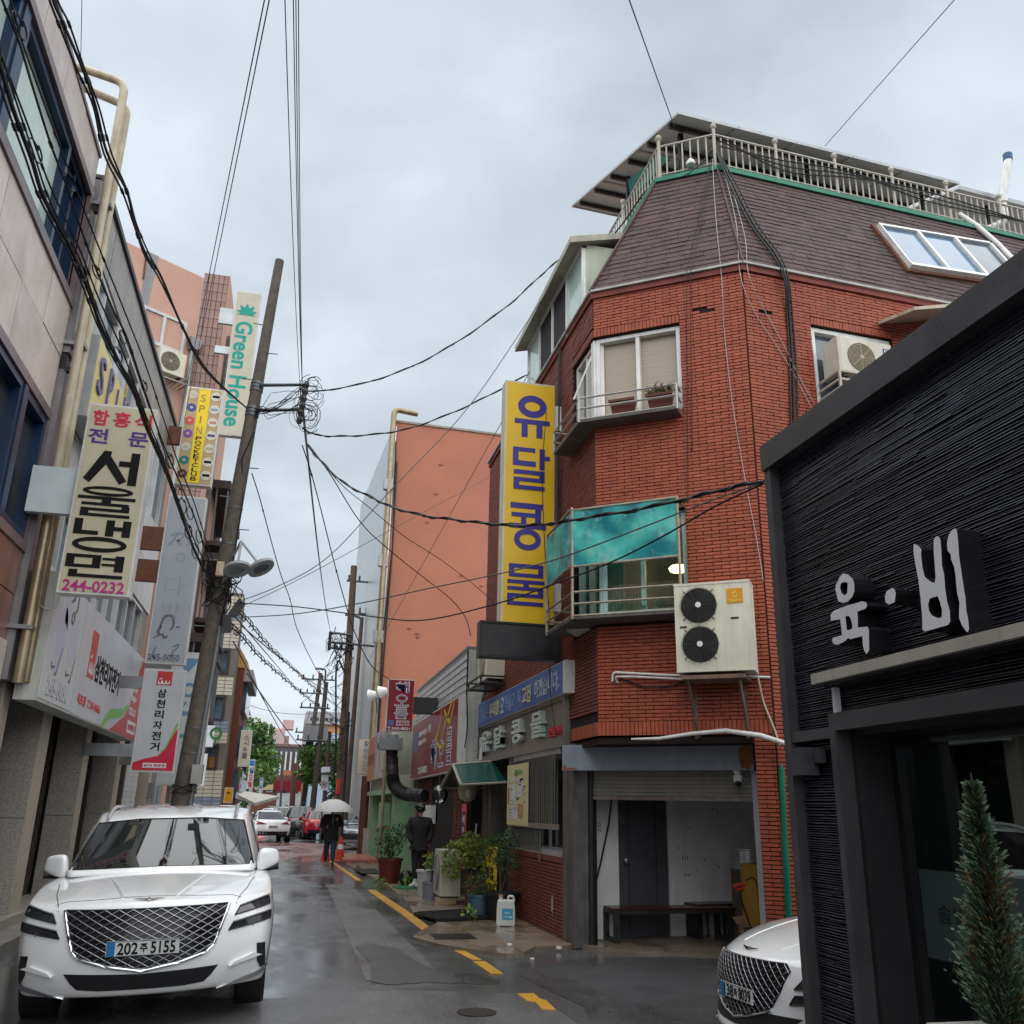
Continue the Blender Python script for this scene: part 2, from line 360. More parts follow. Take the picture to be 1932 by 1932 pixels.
def tiles(parent,name,fr,rows,cols,mat,holes=(),gap=.006,c0=-.03,c1=.0,jit=.004,seed=1,limit=300):
 """individual panels: rows and cols are lists of joint lines"""
 r=random.Random(seed);n=0
 rest=MB(fr)
 for b0,b1 in zip(rows,rows[1:]):
  for a0,a1 in zip(cols,cols[1:]):
   cells=[(a0,a1,b0,b1)]
   for h in holes:
    nx=[]
    for(p,q,s,t_)in cells:
     if h[0]>=q or h[1]<=p or h[2]>=t_ or h[3]<=s:nx.append((p,q,s,t_));continue
     if h[0]>p:nx.append((p,h[0],s,t_))
     if h[1]<q:nx.append((h[1],q,s,t_))
     pp,qq=max(p,h[0]),min(q,h[1])
     if h[2]>s:nx.append((pp,qq,s,h[2]))
     if h[3]<t_:nx.append((pp,qq,h[3],t_))
    cells=nx
   for(p,q,s,t_)in cells:
    if q-p<.02 or t_-s<.02:continue
    d=r.uniform(-jit,jit)
    if n<limit:MB(fr).box(p+gap,q-gap,s+gap,t_-gap,c0,c1+d).build(name,mat,parent)
    else:rest.box(p+gap,q-gap,s+gap,t_-gap,c0,c1+d)
    n+=1
 if rest.f:rest.build(name,mat,parent,kind='stuff')
def frange(a,b,s):
 r=[];
 while a<b-1e-6:r.append(a);a+=s
 return r+[b]
FL=Fr((-3.4,0,0),(0,1,0))
granite=M('granite_panel',(.56,.485,.44),(.45,.385,.35),rough=.3,streak=.26,dirt=(.2,.155,.14),scale=1.4,bump=.05,rand=.10,rvar=.12)
redgran=M('red_granite_panel',(.22,.105,.085),(.17,.08,.065),rough=.25,streak=.3,scale=2,rand=.08)
purple=M('plum_trim',(.17,.125,.13),(.13,.095,.10),rough=.3,streak=.3,scale=3)
blueframe=M('blue_frame',(.012,.03,.075),(.010,.022,.05),rough=.3)
paleglass=M('pale_green_glass',(.50,.61,.56),(.43,.54,.49),rough=.12,spec=.6,scale=2,streak=.2,dirt=(.25,.33,.3))
greenglass=M('dark_green_glass',(.03,.05,.045),(.02,.03,.03),rough=.05,spec=.7)
# ---- granite faced building, nearest on the left
t=thing('granite_building','grey pink granite faced building with blue framed windows, nearest on the left','building',(-3.4,8,0))
W1=(6.2,11.63,8.07,9.67);W2=(5.5,11.70,4.66,6.30)
b=MB(FL);wall_with_holes(b,-3,11.74,0,10.30,-.25,-.03,[W1,W2,(-2,11.2,.3,3.3)])
b.box(-3,11.74,0,10.30,-7,-3);b.box(11.54,11.74,0,10.3,-3,-.25);b.box(-3,11.54,10.1,10.3,-3,-.25)
b.build('wall',purple,t)
MB(FL).box(-3,11.5,0,10.0,-2.9,-1.2).build('interior',dark,t)
rows=[3.45,4.55,6.42,7.2,7.95,9.79,10.38]
cols=[3.2,4.15,5.1,6.05,7.0,7.95,8.9,9.85,10.8,11.75]
tiles(t,'granite_panel',FL,[6.42,7.2,7.95],cols,granite,[(W1[0],11.75,7.95,9.79)])
tiles(t,'granite_panel',FL,[9.79,10.38],cols,granite)
tiles(t,'granite_panel',FL,[3.45,4.0,4.55],cols,redgran)
MB(FL).box(-3,11.76,10.381,10.44,-.3,.02).build('coping',purple,t)
for(a0,a1,b0,b1)in(W1,W2):
 b=MB(FL);b.box(a0,a1+.12,b1,b1+.12,-.05,.025).box(a0,a1+.12,b0-.12,b0,-.05,.03).box(a1,a1+.115,b0,b1,-.05,.02);b.build('window_trim',purple,t)
o=window(t,FL,8.55,10.62,8.09,9.65,blueframe,paleglass,1,.09,-.14,-.02)
o=window(t,FL,6.2,8.35,8.09,9.65,blueframe,paleglass,1,.09,-.14,-.02)
o=window(t,FL,10.63,11.62,8.09,9.65,blueframe,greenglass,2,.06,-.2,-.06)
MB(FL).box(8.36,8.54,8.09,9.65,-.14,-.0).build('mullion',blueframe,t)
o=window(t,FL,10.75,11.69,4.68,6.28,blueframe,dglass,1,.09,-.14,0)
o=window(t,FL,6.6,10.6,4.68,6.28,blueframe,dglass,2,.08,-.14,0)
MB(FL).box(10.61,10.74,4.68,6.28,-.14,.02).build('mullion',blueframe,t)
b=MB(FL);b.box(-2,11.2,.3,3.3,-.4,-.35);b.build('shop_glass',dglass,t)
MB(FL).box(11.2,11.74,.0,3.44,-.03,.03).build('pillar',granite,t)
# ---- cable tray boxes and downpipes between the two left buildings
pipec=M('cream_pipe',(.50,.45,.33),(.40,.35,.25),rough=.38,streak=.75,dirt=(.17,.11,.06),scale=4)
bronze=M('bronze_pipe',(.33,.27,.17),(.24,.19,.12),rough=.28,metal=.55,streak=.4,scale=4)
def rb(pts,r=.16,n=5):
 """polyline with rounded corners"""
 P=[V(p)for p in pts];out=[P[0]]
 for i in range(1,len(P)-1):
  a=(P[i-1]-P[i]);c=(P[i+1]-P[i]);ra=min(r,a.length*.45,c.length*.45);A=P[i]+a.normalized()*ra;C=P[i]+c.normalized()*ra
  for k in range(n+1):
   f=k/n;out.append(A*(1-f)**2+P[i]*2*f*(1-f)+C*f**2)
 return out+[P[-1]]
t=thing('downpipe','long cream downpipe with a gooseneck above the granite roof edge','pipe',(-3.2,11.9,3),'downpipes between the granite and grey buildings')
MB().tube(rb([(-3.9,11.55,11.72),(-3.20,11.55,11.58),(-3.20,11.80,5.2)]),.058,12).build('pipe',pipec,t,50)
MB().tube([(-3.2,11.80,5.25),(-3.2,11.84,2.97)],.07,12).build('sleeve',bronze,t,50)
for z in(9.6,7.4,5.3,3.6):MB().box(-3.42,-3.13,11.72,11.90,z,z+.05).build('bracket',steel,t)
t=thing('downpipe','shorter downpipe standing just behind the long cream one','pipe',(-3.2,12.05,3),'downpipes between the granite and grey buildings')
MB().tube(rb([(-3.9,11.82,11.62),(-3.18,11.82,11.40),(-3.18,11.98,5.2)]),.058,12).build('pipe',pipec,t,50)
MB().tube([(-3.18,11.98,5.25),(-3.18,12.0,3.0)],.065,12).build('sleeve',bronze,t,50)
t=thing('cable_duct','grey purple metal duct climbing the wall beside the downpipes','duct',(-3.35,11.9,3))
b=MB();b.box(-3.5,-3.31,11.77,12.05,3.0,7.05).box(-3.5,-3.31,11.77,12.05,7.3,9.4);b.build('duct',M('duct_grey',(.24,.225,.23),(.17,.155,.16),rough=.35,metal=.3,streak=.4),t)
for q in((-3.5,-3.34,11.80,12.0,7.05,7.3),(-3.33,-3.2,11.76,11.84,7.02,7.09),(-3.36,-3.2,11.76,11.84,9.5,9.57)):MB().box(*q).build('bracket',dark,t)
# ---- grey panelled building with the noodle and tea room signs
greyp=M('grey_cladding',(.33,.32,.30),(.25,.24,.225),rough=.5,streak=.6,dirt=(.09,.085,.08),rand=.06,scale=2)
whitep=M('white_cladding',(.56,.57,.57),(.47,.48,.48),rough=.4,streak=.35,dirt=(.25,.2,.15),rand=.05,scale=2)
skyglass=M('sky_window_glass',(.42,.50,.55),(.33,.40,.45),rough=.08,spec=.7,scale=2)
t=thing('grey_panel_building','grey and white clad building carrying the noodle sign, second on the left','building',(-3.4,17,0))
b=MB(FL);wall_with_holes(b,12.1,21.7,3.0,10.3,-.25,-.03,[(12.4,21.2,7.55,9.3),(12.5,21.0,4.65,5.7)])
b.box(12.1,21.7,0,10.3,-7,-2.5);b.box(12.1,12.3,0,10.3,-2.5,-.25);b.box(21.5,21.7,0,10.3,-2.5,-.25);b.box(12.3,21.5,10.1,10.3,-2.5,-.25)
b.build('wall',M('old_render',(.26,.245,.225),(.19,.18,.165),rough=.7,streak=.5),t)
tiles(t,'cladding_panel',FL,[9.3,10.27],frange(12.1,21.7,1.2),greyp)
tiles(t,'cladding_panel',FL,[5.72,6.6,7.53],frange(12.1,21.7,.96),whitep,seed=3)
tiles(t,'cladding_panel',FL,[3.9,4.63],frange(12.1,21.7,1.2),whitep,seed=4)
MB(FL).box(12.1,21.72,10.27,10.36,-.3,.05).build('coping',dark,t)
for k in range(4):window(t,FL,12.42+k*2.2,12.42+k*2.2+2.16,7.57,9.28,whitep,skyglass,2,.06,-.12,-.02,panes=[skyglass,bglass])
for k in range(3):window(t,FL,12.52+k*2.8,12.52+k*2.8+2.76,4.67,5.68,whitep,bglass,3,.06,-.12,-.02)
speck=M('speckled_granite',(.36,.33,.295),(.20,.185,.165),rough=.55,scale=42,det=2,bump=.1,streak=.22)
paler=M('pale_lit_granite',(.44,.39,.32),(.36,.31,.25),rough=.5,scale=20,streak=.3)  # paler granite; on the pillars' street faces it carries painted light
for(y0,y1)in((12.05,12.35),(14.05,14.56),(17.1,17.5),(20.35,20.9)):
 q=MB();q.box(-3.85,-3.405,y0,y1,.0,1.42).box(-3.85,-3.405,y0,y1,1.428,3.2);pr=q.build('pillar',speck,t)
 MB().box(-3.403,-3.39,y0,y1,.0,3.2).build('lit_pillar_face',paler,pr)
MB().box(-4.2,-3.3,12.1,21.7,0,.22).build('plinth',speck,t)
MB().box(-3.9,-3.35,12.1,21.7,3.0,3.3).build('lintel',dark,t)
sh=MB().box(-4.0,-3.96,12.1,20.4,.22,3.0).build('shopfront',greenglass,t)
for y0,y1 in((12.35,14.05),(14.56,17.1),(17.5,20.35)):
 fr_=MB();n=3
 for k in range(n+1):yy=y0+(y1-y0)*k/n;fr_.box(-3.96,-3.90,yy-.04,yy+.04,.22,3.0)
 fr_.box(-3.96,-3.90,y0,y1,2.2,2.28).box(-3.96,-3.90,y0,y1,.22,.42)
 fr_.build('door_frame',M('brown_frame',(.07,.055,.045),(.05,.04,.035),rough=.4),sh)
ink=M('sign_black',(.008,.008,.009),(.011,.011,.012),rough=.6,spec=.1)
wprint=M('white_print',(.70,.71,.73),(.62,.63,.66),rough=.35,scale=1)
redprint=M('red_print',(.55,.035,.045),(.48,.03,.04),rough=.35,scale=1)
b=MB(Fr((-3.93,0,0),(0,1,0)));vtext(b,'자전거 수리 판매',14.72,14.98,2.15,.65,.0);b.build('glass_lettering',wprint,sh)
b=MB(Fr((-3.92,0,0),(0,1,0)));b.box(15.5,16.45,.85,1.75,-.01,0);ps=b.build('poster',M('poster_white',(.42,.50,.46),(.36,.44,.40),rough=.3),sh)
b=MB(Fr((-3.915,0,0),(0,1,0)));text(b,'점포',15.62,16.2,1.32,1.58,0);text(b,'임대중',15.62,16.3,1.02,1.28,0);b.build('poster_lettering',redprint,sh)
MB(Fr((-3.917,0,0),(0,1,0))).box(15.5,16.45,.85,.95,-.004,0).build('poster_strip',M('poster_green',(.12,.35,.10),rough=.4),sh)
# ---- shop sign box under the eaves: tea room panel and bicycle shop panel
FS_=Fr((-3.02,0,0),(0,1,0));ks=3.02/2.92
FS_.u=FS_.u*ks;FS_.v=FS_.v*ks;FS_.o=V((-3.02,0,1.65*(1-ks)))
vinyl=M('vinyl_grey',(.52,.53,.56),(.45,.46,.49),rough=.3,scale=2)
pastel=M('vinyl_pastel',(.50,.50,.56),(.47,.54,.50),rough=.3,scale=1.6)
red=M('sign_red',(.50,.05,.045),(.44,.04,.04),rough=.35,scale=2)
t=thing('sign_box','faded pastel tea room sign box reading 245-5050, left half of the shop fascia','sign',(-3,12.5,3))
b=MB(FS_);b.box(11.62,13.36,2.76,4.30,-.26,0);b.build('case',M('sign_case',(.45,.46,.42),(.38,.39,.36),rough=.4,streak=.4),t)
MB(FS_).box(11.66,13.35,2.80,4.30,0,.006).build('face',pastel,t)
b=MB(FS_);text(b,'245-5050',11.95,13.1,2.86,3.08,.010,.05);o1=b.build('number',M('grey_print',(.16,.16,.18),rough=.4),t)
b=MB(FS_);text(b,'245-5050',11.96,13.09,2.868,3.072,.014,.012);b.build('number_fill',pastel,o1)
b=MB(FS_)
def brush(mb,pts,w,c=.012,n=24):
 """a brush stroke: ribbon of varying width along a smooth curve"""
 P=[V((p[0],p[1],0))for p in pts];m=len(P)-1;L=[];R=[]
 for k in range(n+1):
  f=k/n*m;i=min(int(f),m-1);u=f-i;p0=P[max(i-1,0)];p1=P[i];p2=P[i+1];p3=P[min(i+2,m)]
  q=.5*((2*p1)+(p2-p0)*u+(2*p0-5*p1+4*p2-p3)*u*u+(3*p1-p0-3*p2+p3)*u**3)
  d=.5*((p2-p0)+2*(2*p0-5*p1+4*p2-p3)*u+3*(3*p1-p0-3*p2+p3)*u*u)
  if d.length<1e-6:d=p2-p1
  d.normalize();ww=w*(.55+.45*math.sin(math.pi*(k/n)**.8))/2;nn=V((-d.y,d.x,0))*ww
  L.append(q+nn);R.append(q-nn)
 i=len(mb.v)
 for l,r in zip(L,R):mb.pt((l.x,l.y,c));mb.pt((r.x,r.y,c))
 for k in range(n):mb.f.append([i+2*k+1,i+2*k+3,i+2*k+2,i+2*k])
 return mb
greyink=M('grey_ink',(.10,.10,.115),(.14,.14,.155),rough=.4)
brush(b,[(12.55,4.28),(12.62,4.18),(12.45,4.10)],.05);brush(b,[(12.8,4.3),(12.83,4.1),(12.74,4.0)],.04)
b.ring(12.68,3.93,.05,.085,.006,.012,20)
for a in(11.98,12.75):
 brush(b,[(a,3.27),(a+.04,3.2),(a+.12,3.22),(a+.2,3.22)],.03);brush(b,[(a+.22,3.16),(a+.28,3.14),(a+.34,3.3),(a+.42,3.5)],.028)
b.build('brush_lettering',greyink,t)
b=MB(FS_)
for k,(x,z,r)in enumerate(((12.25,3.6,.3),(12.9,3.65,.28),(12.4,4.0,.2))):b.prism(blob(x,z,r*.8,r*1.3,20,.18,k),.006,.008)
b.build('colour_wash',M('wash_blue',(.42,.47,.58),(.50,.46,.54),rough=.35,scale=2),t)
t=thing('sign_box','grey and red bicycle shop sign box, right half of the shop fascia on the left','sign',(-3,16,3))
MB(FS_).box(13.38,18.95,2.76,4.30,-.26,0).build('case',M('sign_case',(.4,.4,.4)),t)
MB(FS_).box(13.39,18.93,2.78,4.30,0,.006).build('face',vinyl,t)
redpoly=[(16.3,2.78),(16.9,2.95),(17.5,3.1),(17.9,3.35),(18.2,3.7),(18.45,4.05),(18.65,4.25),(18.93,4.30),(18.93,2.78)]
MB(FS_).prism(redpoly,.006,.010).build('red_wave',red,t)
b=MB(FS_);g0=[(15.6,2.78),(16.1,3.0),(16.6,3.07),(17.3,3.15),(17.75,3.32)];brush(b,g0,.16,.009);b.build('green_wave',M('sign_green',(.20,.50,.10),rough=.35,scale=1),t)
lg=MB(FS_).box(14.0,14.42,3.35,4.02,.006,.011).build('logo',red,t)
def logo(mb,a0,a1,b0,b1,c):
 w=a1-a0;h=b1-b0
 for k in range(3):
  x=a0+w*(.12+.26*k);brush(mb,[(x,b0+h*.42),(x+w*.02,b0+h*.22),(x+w*.16,b0+h*.2),(x+w*.22,b0+h*.44)],h*.09,c,12)
 brush(mb,[(a0+w*.14,b0+h*.52),(a0+w*.3,b0+h*.58),(a0+w*.36,b0+h*.55)],h*.08,c,8);return mb
logo(MB(FS_),14.0,14.42,3.32,3.9,.013).build('logo_mark',wprint,lg)
b=MB(FS_);text(b,'삼천리자전거',14.5,16.55,3.35,3.75,.012,.035);b.build('lettering',ink,t)
b=MB(FS_);text(b,'목포점  T.244-9666',13.65,15.3,2.93,3.08,.012,.02);b.build('lettering',redprint,t)
b=MB(FS_);text(b,'Lespo',17.85,18.5,3.40,3.56,.014);text(b,'CELLO',17.85,18.6,3.18,3.31,.014);text(b,'AA',18.2,18.5,3.60,3.70,.014);b.build('lettering',wprint,t)
pn=MB(FS_).box(17.9,18.8,2.86,3.08,.010,.014).build('panel',wprint,t)
text(MB(FS_),'MTB전문점',17.98,18.72,2.91,3.03,.018).build('panel_lettering',redprint,pn)
# ---- signs that hang out over the pavement
def hanging(name,label,Y,x0,x1,z0,z1,d,face,case,wall=-3.4,br=None,brf=((.14,.26),(.80,.92)),group=None):
 t=thing(name,label,'sign',(x0,Y,z0),group)
 F=Fr((0,Y,0),(1,0,0))
 MB(F).box(x0,x1,z0,z1,-d,0).build('case',case,t)
 MB(F).box(x0+.025,x1-.025,z0+.03,z1-.03,0,.006).build('face',face,t)
 if br:
  for f0,f1 in brf:
   z=z0+(z1-z0)*f0;q=MB(F);e_=z0+(z1-z0)*f1
   if wall<x0:q.box(wall,x0,z,e_,-d*.75,-d*.25)
   else:q.box(x1,wall,z,e_,-d*.75,-d*.25)
   q.build('bracket',br,t)
 return t,F
creamv=M('cream_vinyl',(.50,.46,.33),(.45,.41,.29),rough=.35,streak=.25,dirt=(.3,.26,.17),scale=1.5)
casew=M('white_case',(.60,.60,.58),(.5,.5,.48),rough=.4,streak=.35,dirt=(.3,.27,.2))
violet=M('violet_print',(.08,.03,.22),(.07,.025,.19),rough=.4,scale=1)
crim=M('crimson_print',(.55,.02,.06),(.48,.02,.05),rough=.4,scale=1)
magenta=M('magenta_print',(.42,.03,.18),(.36,.03,.2),rough=.4,scale=1)
t,F=hanging('hanging_sign','cream noodle house sign with big black syllables and 244-0232 beneath',11.45,-2.872,-2.055,4.006,6.483,.21,creamv,casew,br=M('pale_blue_plate',(.50,.55,.56),(.44,.49,.5),rough=.45),brf=((.40,.64),))
def strokes(mb,bx,lst,c0=.006,c1=.012,n=40):
 """syllables drawn as strokes in a unit box; ('r',x0,y0,x1,y1) bar, ('o',cx,cy,rx,ry,w) ring, ('p',[...]) polygon"""
 a0,a1,b0,b1=bx;w=a1-a0;h=b1-b0
 T=lambda x,y:(a0+w*x,b0+h*y)
 for s in lst:
  c1+=.0005
  if s[0]=='r':p=T(s[1],s[2]);q=T(s[3],s[4]);mb.box(p[0],q[0],p[1],q[1],c0,c1)
  elif s[0]=='p':mb.prism([T(*p)for p in s[1]],c0,c1)
  elif s[0]=='o':
   cx,cy=T(s[1],s[2]);rx,ry,ww=s[3]*w,s[4]*h,s[5]*min(w,h);wy=(s[6]*min(w,h))if len(s)>6 else ww;i=len(mb.v)
   for c in(c0,c1):
    for(x,y)in((rx,ry),(rx-ww,ry-wy)):
     for k in range(n):a=2*math.pi*k/n;mb.pt((cx+x*math.cos(a),cy+y*math.sin(a),c))
   for k in range(n):
    k2=(k+1)%n;A,B,C,D=i,i+n,i+2*n,i+3*n
    mb.f+=[[C+k,C+k2,D+k2,D+k],[A+k,A+k2,C+k2,C+k],[B+k2,B+k,D+k,D+k2]]
 return mb
text(MB(F),'함',-2.806,-2.618,6.183,6.390,.012,.05).build('syllable',crim,t);text(MB(F),'흥',-2.562,-2.356,6.183,6.390,.012,.05).build('syllable',crim,t);text(MB(F),'식',-2.309,-2.102,6.183,6.390,.012,.05).build('syllable',crim,t)
text(MB(F),'전',-2.825,-2.590,5.939,6.136,.012,.05).build('syllable',violet,t);text(MB(F),'문',-2.346,-2.112,5.939,6.136,.012,.05).build('syllable',violet,t)
big=[((-2.797,-2.149,5.413,5.845),[('p',[(.0,.12),(.12,.0),(.42,.72),(.44,1),(.30,1)]),('p',[(.30,.88),(.42,.88),(.78,.12),(.66,.0),(.30,.72)]),('r',.80,0,.96,1),('r',.60,.56,.80,.72)]),((-2.816,-2.149,4.982,5.376),[('o',.5,.84,.44,.16,.16,.10),('r',0,.56,1,.66),('r',.42,.44,.58,.56),('r',.08,.36,.90,.45),('r',.78,.24,.92,.36),('r',.08,.18,.92,.27),('r',.08,.0,.22,.2),('r',.08,.0,.94,.09)]),((-2.816,-2.140,4.531,4.944),[('r',.02,.52,.16,1),('r',.02,.52,.44,.64),('r',.56,.50,.70,1),('r',.84,.50,.98,1),('r',.70,.68,.84,.80),('o',.5,.23,.46,.23,.16,.12)]),((-2.825,-2.149,4.212,4.494),[('r',0,.42,.14,1),('r',.44,.42,.58,1),('r',.14,.86,.44,1),('r',.14,.42,.44,.56),('r',.82,.30,.97,1),('r',.60,.80,.82,.90),('r',.60,.54,.82,.64),('r',.08,.0,.22,.32),('r',.08,.0,.98,.14)])]
for bx,lst in big:strokes(MB(F),bx,lst).build('syllable',ink,t)
text(MB(F),'244-0232',-2.816,-2.121,4.034,4.175,.012,.04).build('number',magenta,t)
FW=Fr((-3.12,0,0),(0,1,0))
t=thing('wall_sign','yellow wall sign with purple letters S P I N half behind the noodle sign','sign',(-3.2,14,6.5))
q0=FW.px(190,632);q1=FW.px(171,742);zt_=q0[1];zb_=q1[1]-.35;a_=q0[0]
MB(FW).box(a_,a_+4.4,zb_,zt_,-.25,0).build('case',M('grey_case',(.36,.38,.38),rough=.4),t)
MB(FW).box(a_+.05,a_+4.38,zb_+.03,zt_-.02,0,.006).build('face',M('yellow_vinyl',(.70,.58,.20),(.64,.53,.18),rough=.35,streak=.15,dirt=(.4,.35,.15)),t)
pv=M('purple_letters',(.13,.12,.28),(.10,.09,.22),rough=.4)
for k,(ch,x0,y0,x1,y1)in enumerate((('S',179,683,199,736),('P',197,706,214,762),('I',213,742,219,790),('N',222,750,240,820))):
 pa,pb_=FW.px(x0,y1-4),FW.px(x1,y0+4);pm=FW.px((x0+x1)/2,(y0+y1)/2);zc=pm[1];text(MB(FW),ch,pa[0],pb_[0],zc-.28,zc+.28,.035,0,0,.03).build('letter',pv,t)
tan=M('tan_vinyl',(.40,.29,.15),(.35,.25,.13),rough=.4,scale=1.5)
t,F=hanging('hanging_sign','tan sign with coloured record discs and a yellow strip, between two other signs',20.5,-3.10,-2.30,8.55,10.98,.22,tan,casew,br=rust,brf=((.40,.58),))
MB(F).box(-2.83,-2.57,8.60,10.94,.006,.010).build('strip',M('strip_yellow',(.72,.52,.01),(.66,.47,.01),rough=.35,scale=1),t)
dc=[(.45,.42,.33),(.03,.05,.25),(.5,.06,.05),(.17,.05,.32),(.5,.47,.4),(.01,.16,.17),(.10,.02,.015)]
hub=M('disc_hub',(.45,.36,.22),rough=.4)
for k,c in enumerate(dc):
 z=10.78-.33*k
 d_=MB(F).disc(-2.955,z,.105,.006,.012,24).build('record_disc',M('disc_%d'%k,c,tuple(x*.85 for x in c),rough=.3),t)
 MB(F).disc(-2.955,z,.035,.012,.015,14).build('disc_label',hub,d_)
 w_=MB(F).disc(-2.44,z,.115,.006,.012,24).build('badge',M('badge_white',(.58,.56,.47),rough=.35),t)
 MB(F).box(-2.52,-2.36,z-.03,z+.03,.012,.015).build('badge_print',[ink,M('print_blue',(.25,.3,.42)),M('print_pink',(.5,.2,.18)),violet,hub,ink,ink][k],w_)
vtext(MB(F),'SPIN',-2.78,-2.66,10.85,9.75,.014,.0,.35).build('lettering',M('gold_print',(.30,.2,.02),rough=.4),t)
vtext(MB(F),'POCKETCLUB',-2.77,-2.64,9.75,8.64,.014,.01,.15).build('lettering',ink,t)
t,F=hanging('hanging_sign','tall pale grey tea room sign with faint brush strokes and 245-5050',18.0,-2.78,-2.06,4.13,7.46,.20,M('blue_grey_vinyl',(.36,.385,.43),(.31,.33,.375),rough=.35,scale=1.2,streak=.15,dirt=(.25,.26,.29)),casew,br=rust,brf=((.47,.60),(.66,.80)))
b=MB(F);brush(b,[(-2.65,6.62),(-2.5,6.68),(-2.38,6.66),(-2.52,6.5)],.05);brush(b,[(-2.52,6.66),(-2.6,6.5),(-2.66,6.42)],.05);brush(b,[(-2.5,6.55),(-2.42,6.44)],.05);brush(b,[(-2.28,6.72),(-2.3,6.5),(-2.33,6.42)],.04)
b.ring(-2.4,6.2,.06,.085,.006,.012,20,1.2)
b.build('faded_lettering',M('faded_ink',(.24,.26,.30),(.29,.31,.35),rough=.4),t)
for k,ch in enumerate('다방'):text(MB(F),ch,-2.62,-2.28,5.45-.5*k,5.8-.5*k,.008,-.01).build('faded_lettering',M('fainter_ink',(.30,.32,.365),rough=.4),t)
b=MB(F)
brush(b,[(-2.60,4.82),(-2.55,5.0),(-2.45,5.05),(-2.38,4.98),(-2.37,4.85),(-2.42,4.76)],.05);brush(b,[(-2.58,4.85),(-2.62,4.72),(-2.56,4.66)],.06);brush(b,[(-2.54,4.7),(-2.5,4.62),(-2.44,4.66)],.04);brush(b,[(-2.6,4.66),(-2.70,4.6)],.02)
brush(b,[(-2.32,4.83),(-2.24,4.84)],.025);brush(b,[(-2.62,4.45),(-2.66,4.3),(-2.62,4.2)],.02);brush(b,[(-2.33,4.45),(-2.22,4.5),(-2.28,4.38)],.02);brush(b,[(-2.3,4.4),(-2.34,4.25)],.02)
b.build('printed_portrait',greyink,t)
text(MB(F),'245-5050',-2.74,-2.18,4.19,4.31,.012,.03).build('number',greyink,t)
t,F=hanging('hanging_sign','grey hanging bicycle sign with black syllables and a red wave at its foot',17.0,-2.61,-1.90,2.15,3.90,.14,vinyl,casew,br=steel)
lg=MB(F).box(-2.38,-2.13,3.62,3.86,.006,.011).build('logo',red,t);logo(MB(F),-2.38,-2.13,3.60,3.83,.013).build('logo_mark',wprint,lg)
vtext(MB(F),'삼천리자전거',-2.34,-2.19,3.57,2.48,.012,.03,.2).build('lettering',ink,t)
MB(F).prism([(-2.585,2.18),(-2.585,2.30),(-2.40,2.37),(-2.20,2.42),(-2.08,2.55),(-2.0,2.75),(-1.925,2.9),(-1.925,2.18)],.006,.010).build('red_wave',crim,t)
brush(MB(F),[(-2.15,2.46),(-2.06,2.6),(-2.0,2.78),(-1.94,2.98)],.05,.009).build('green_wave',MATS['sign_green'],t)
pn=MB(F).box(-2.42,-2.04,2.22,2.30,.010,.014).build('panel',wprint,t);text(MB(F),'MTB 전문점',-2.40,-2.06,2.235,2.285,.017).build('panel_lettering',crim,pn)
t,F=hanging('hanging_sign','white sign with blue and pink syllables behind the utility pole',20.5,-2.62,-1.75,2.0,4.75,.18,M('pale_vinyl',(.55,.60,.60),(.5,.55,.55),rough=.35),casew,br=steel)
bl=M('soft_blue_print',(.12,.25,.38),(.15,.28,.4),rough=.4)
strokes(MB(F),(-2.45,-2.05,4.25,4.62),[('p',[(0,1),(1,1),(.35,0)])]).build('syllable',bl,t)
MB(F).ring(-2.2,3.95,.09,.15,.006,.012,22).build('syllable',bl,t)
strokes(MB(F),(-2.5,-2.0,3.3,3.7),[('p',[(0,.2),(.4,1),(.6,1),(.2,.2)]),('r',.3,.3,.9,.5)]).build('syllable',bl,t)
strokes(MB(F),(-2.5,-2.05,2.8,3.2),[('r',.2,0,.4,1),('r',.2,.4,1,.6),('p',[(.0,0),(.2,0),(.5,1),(.3,1)])]).build('syllable',bl,t)
# ---- salmon rendered building with tiled corner column
salmon=M('salmon_render',(.50,.30,.235),(.44,.26,.20),rough=.7,streak=.14,dirt=(.30,.13,.075),bump=.15,bscale=30,scale=.6)
t=thing('salmon_building','salmon pink rendered building with a tiled corner column','building',(-4.2,28,0))
FD=Fr((-4.22,28.0,0),(-.83,-.56,0));FD=Fr(FD.p(4.6,0),(.83,.56,0))
b=MB(FD);b.box(0,4.6,0,18.4,-3,0);b.build('wall',salmon,t)
FT=Fr((0,28.0,0),(1,0,0))
MB(FT).box(-4.22,-3.42,0,18.62,-5,-.03).build('column',M('tile_grout',(.10,.055,.045),rough=.8),t)
tilem=M('brown_tile',(.29,.175,.15),(.24,.145,.125),rough=.35,rand=.1,streak=.1)
me=MB().box(.008,.148,.008,.328,0,.03).mesh('tile',tilem);k=0
for r_ in range(34):
 for c_ in range(5):
  z=18.6-.336*(r_+1)
  if k<170:piece('tile',me,t,FT.at(-4.22+.16*c_,z,-.03).mat());k+=1
MB(FT).box(-3.42,-3.40,0,18.65,-5,0).build('edge_strip',salmon,t)
b=MB(FD);b.prism([(2.65,15.6),(2.62,18.42),(3.0,18.42),(2.93,17.3),(2.88,16.2)],0,.01);b.prism([(1.3,16.6),(1.3,18.42),(1.7,18.42),(1.62,17)],0,.01);b.build('render_patch',M('grey_patch',(.26,.265,.28),rough=.7,streak=.2),t)
MB(FD).tube([(2.58,18.4,.02),(2.62,17.4,.02)],.03,5).build('rust_streak',rust,t)
wl,wr=FD.px(267,590),FD.px(350,625);wb=FD.px(346,672)
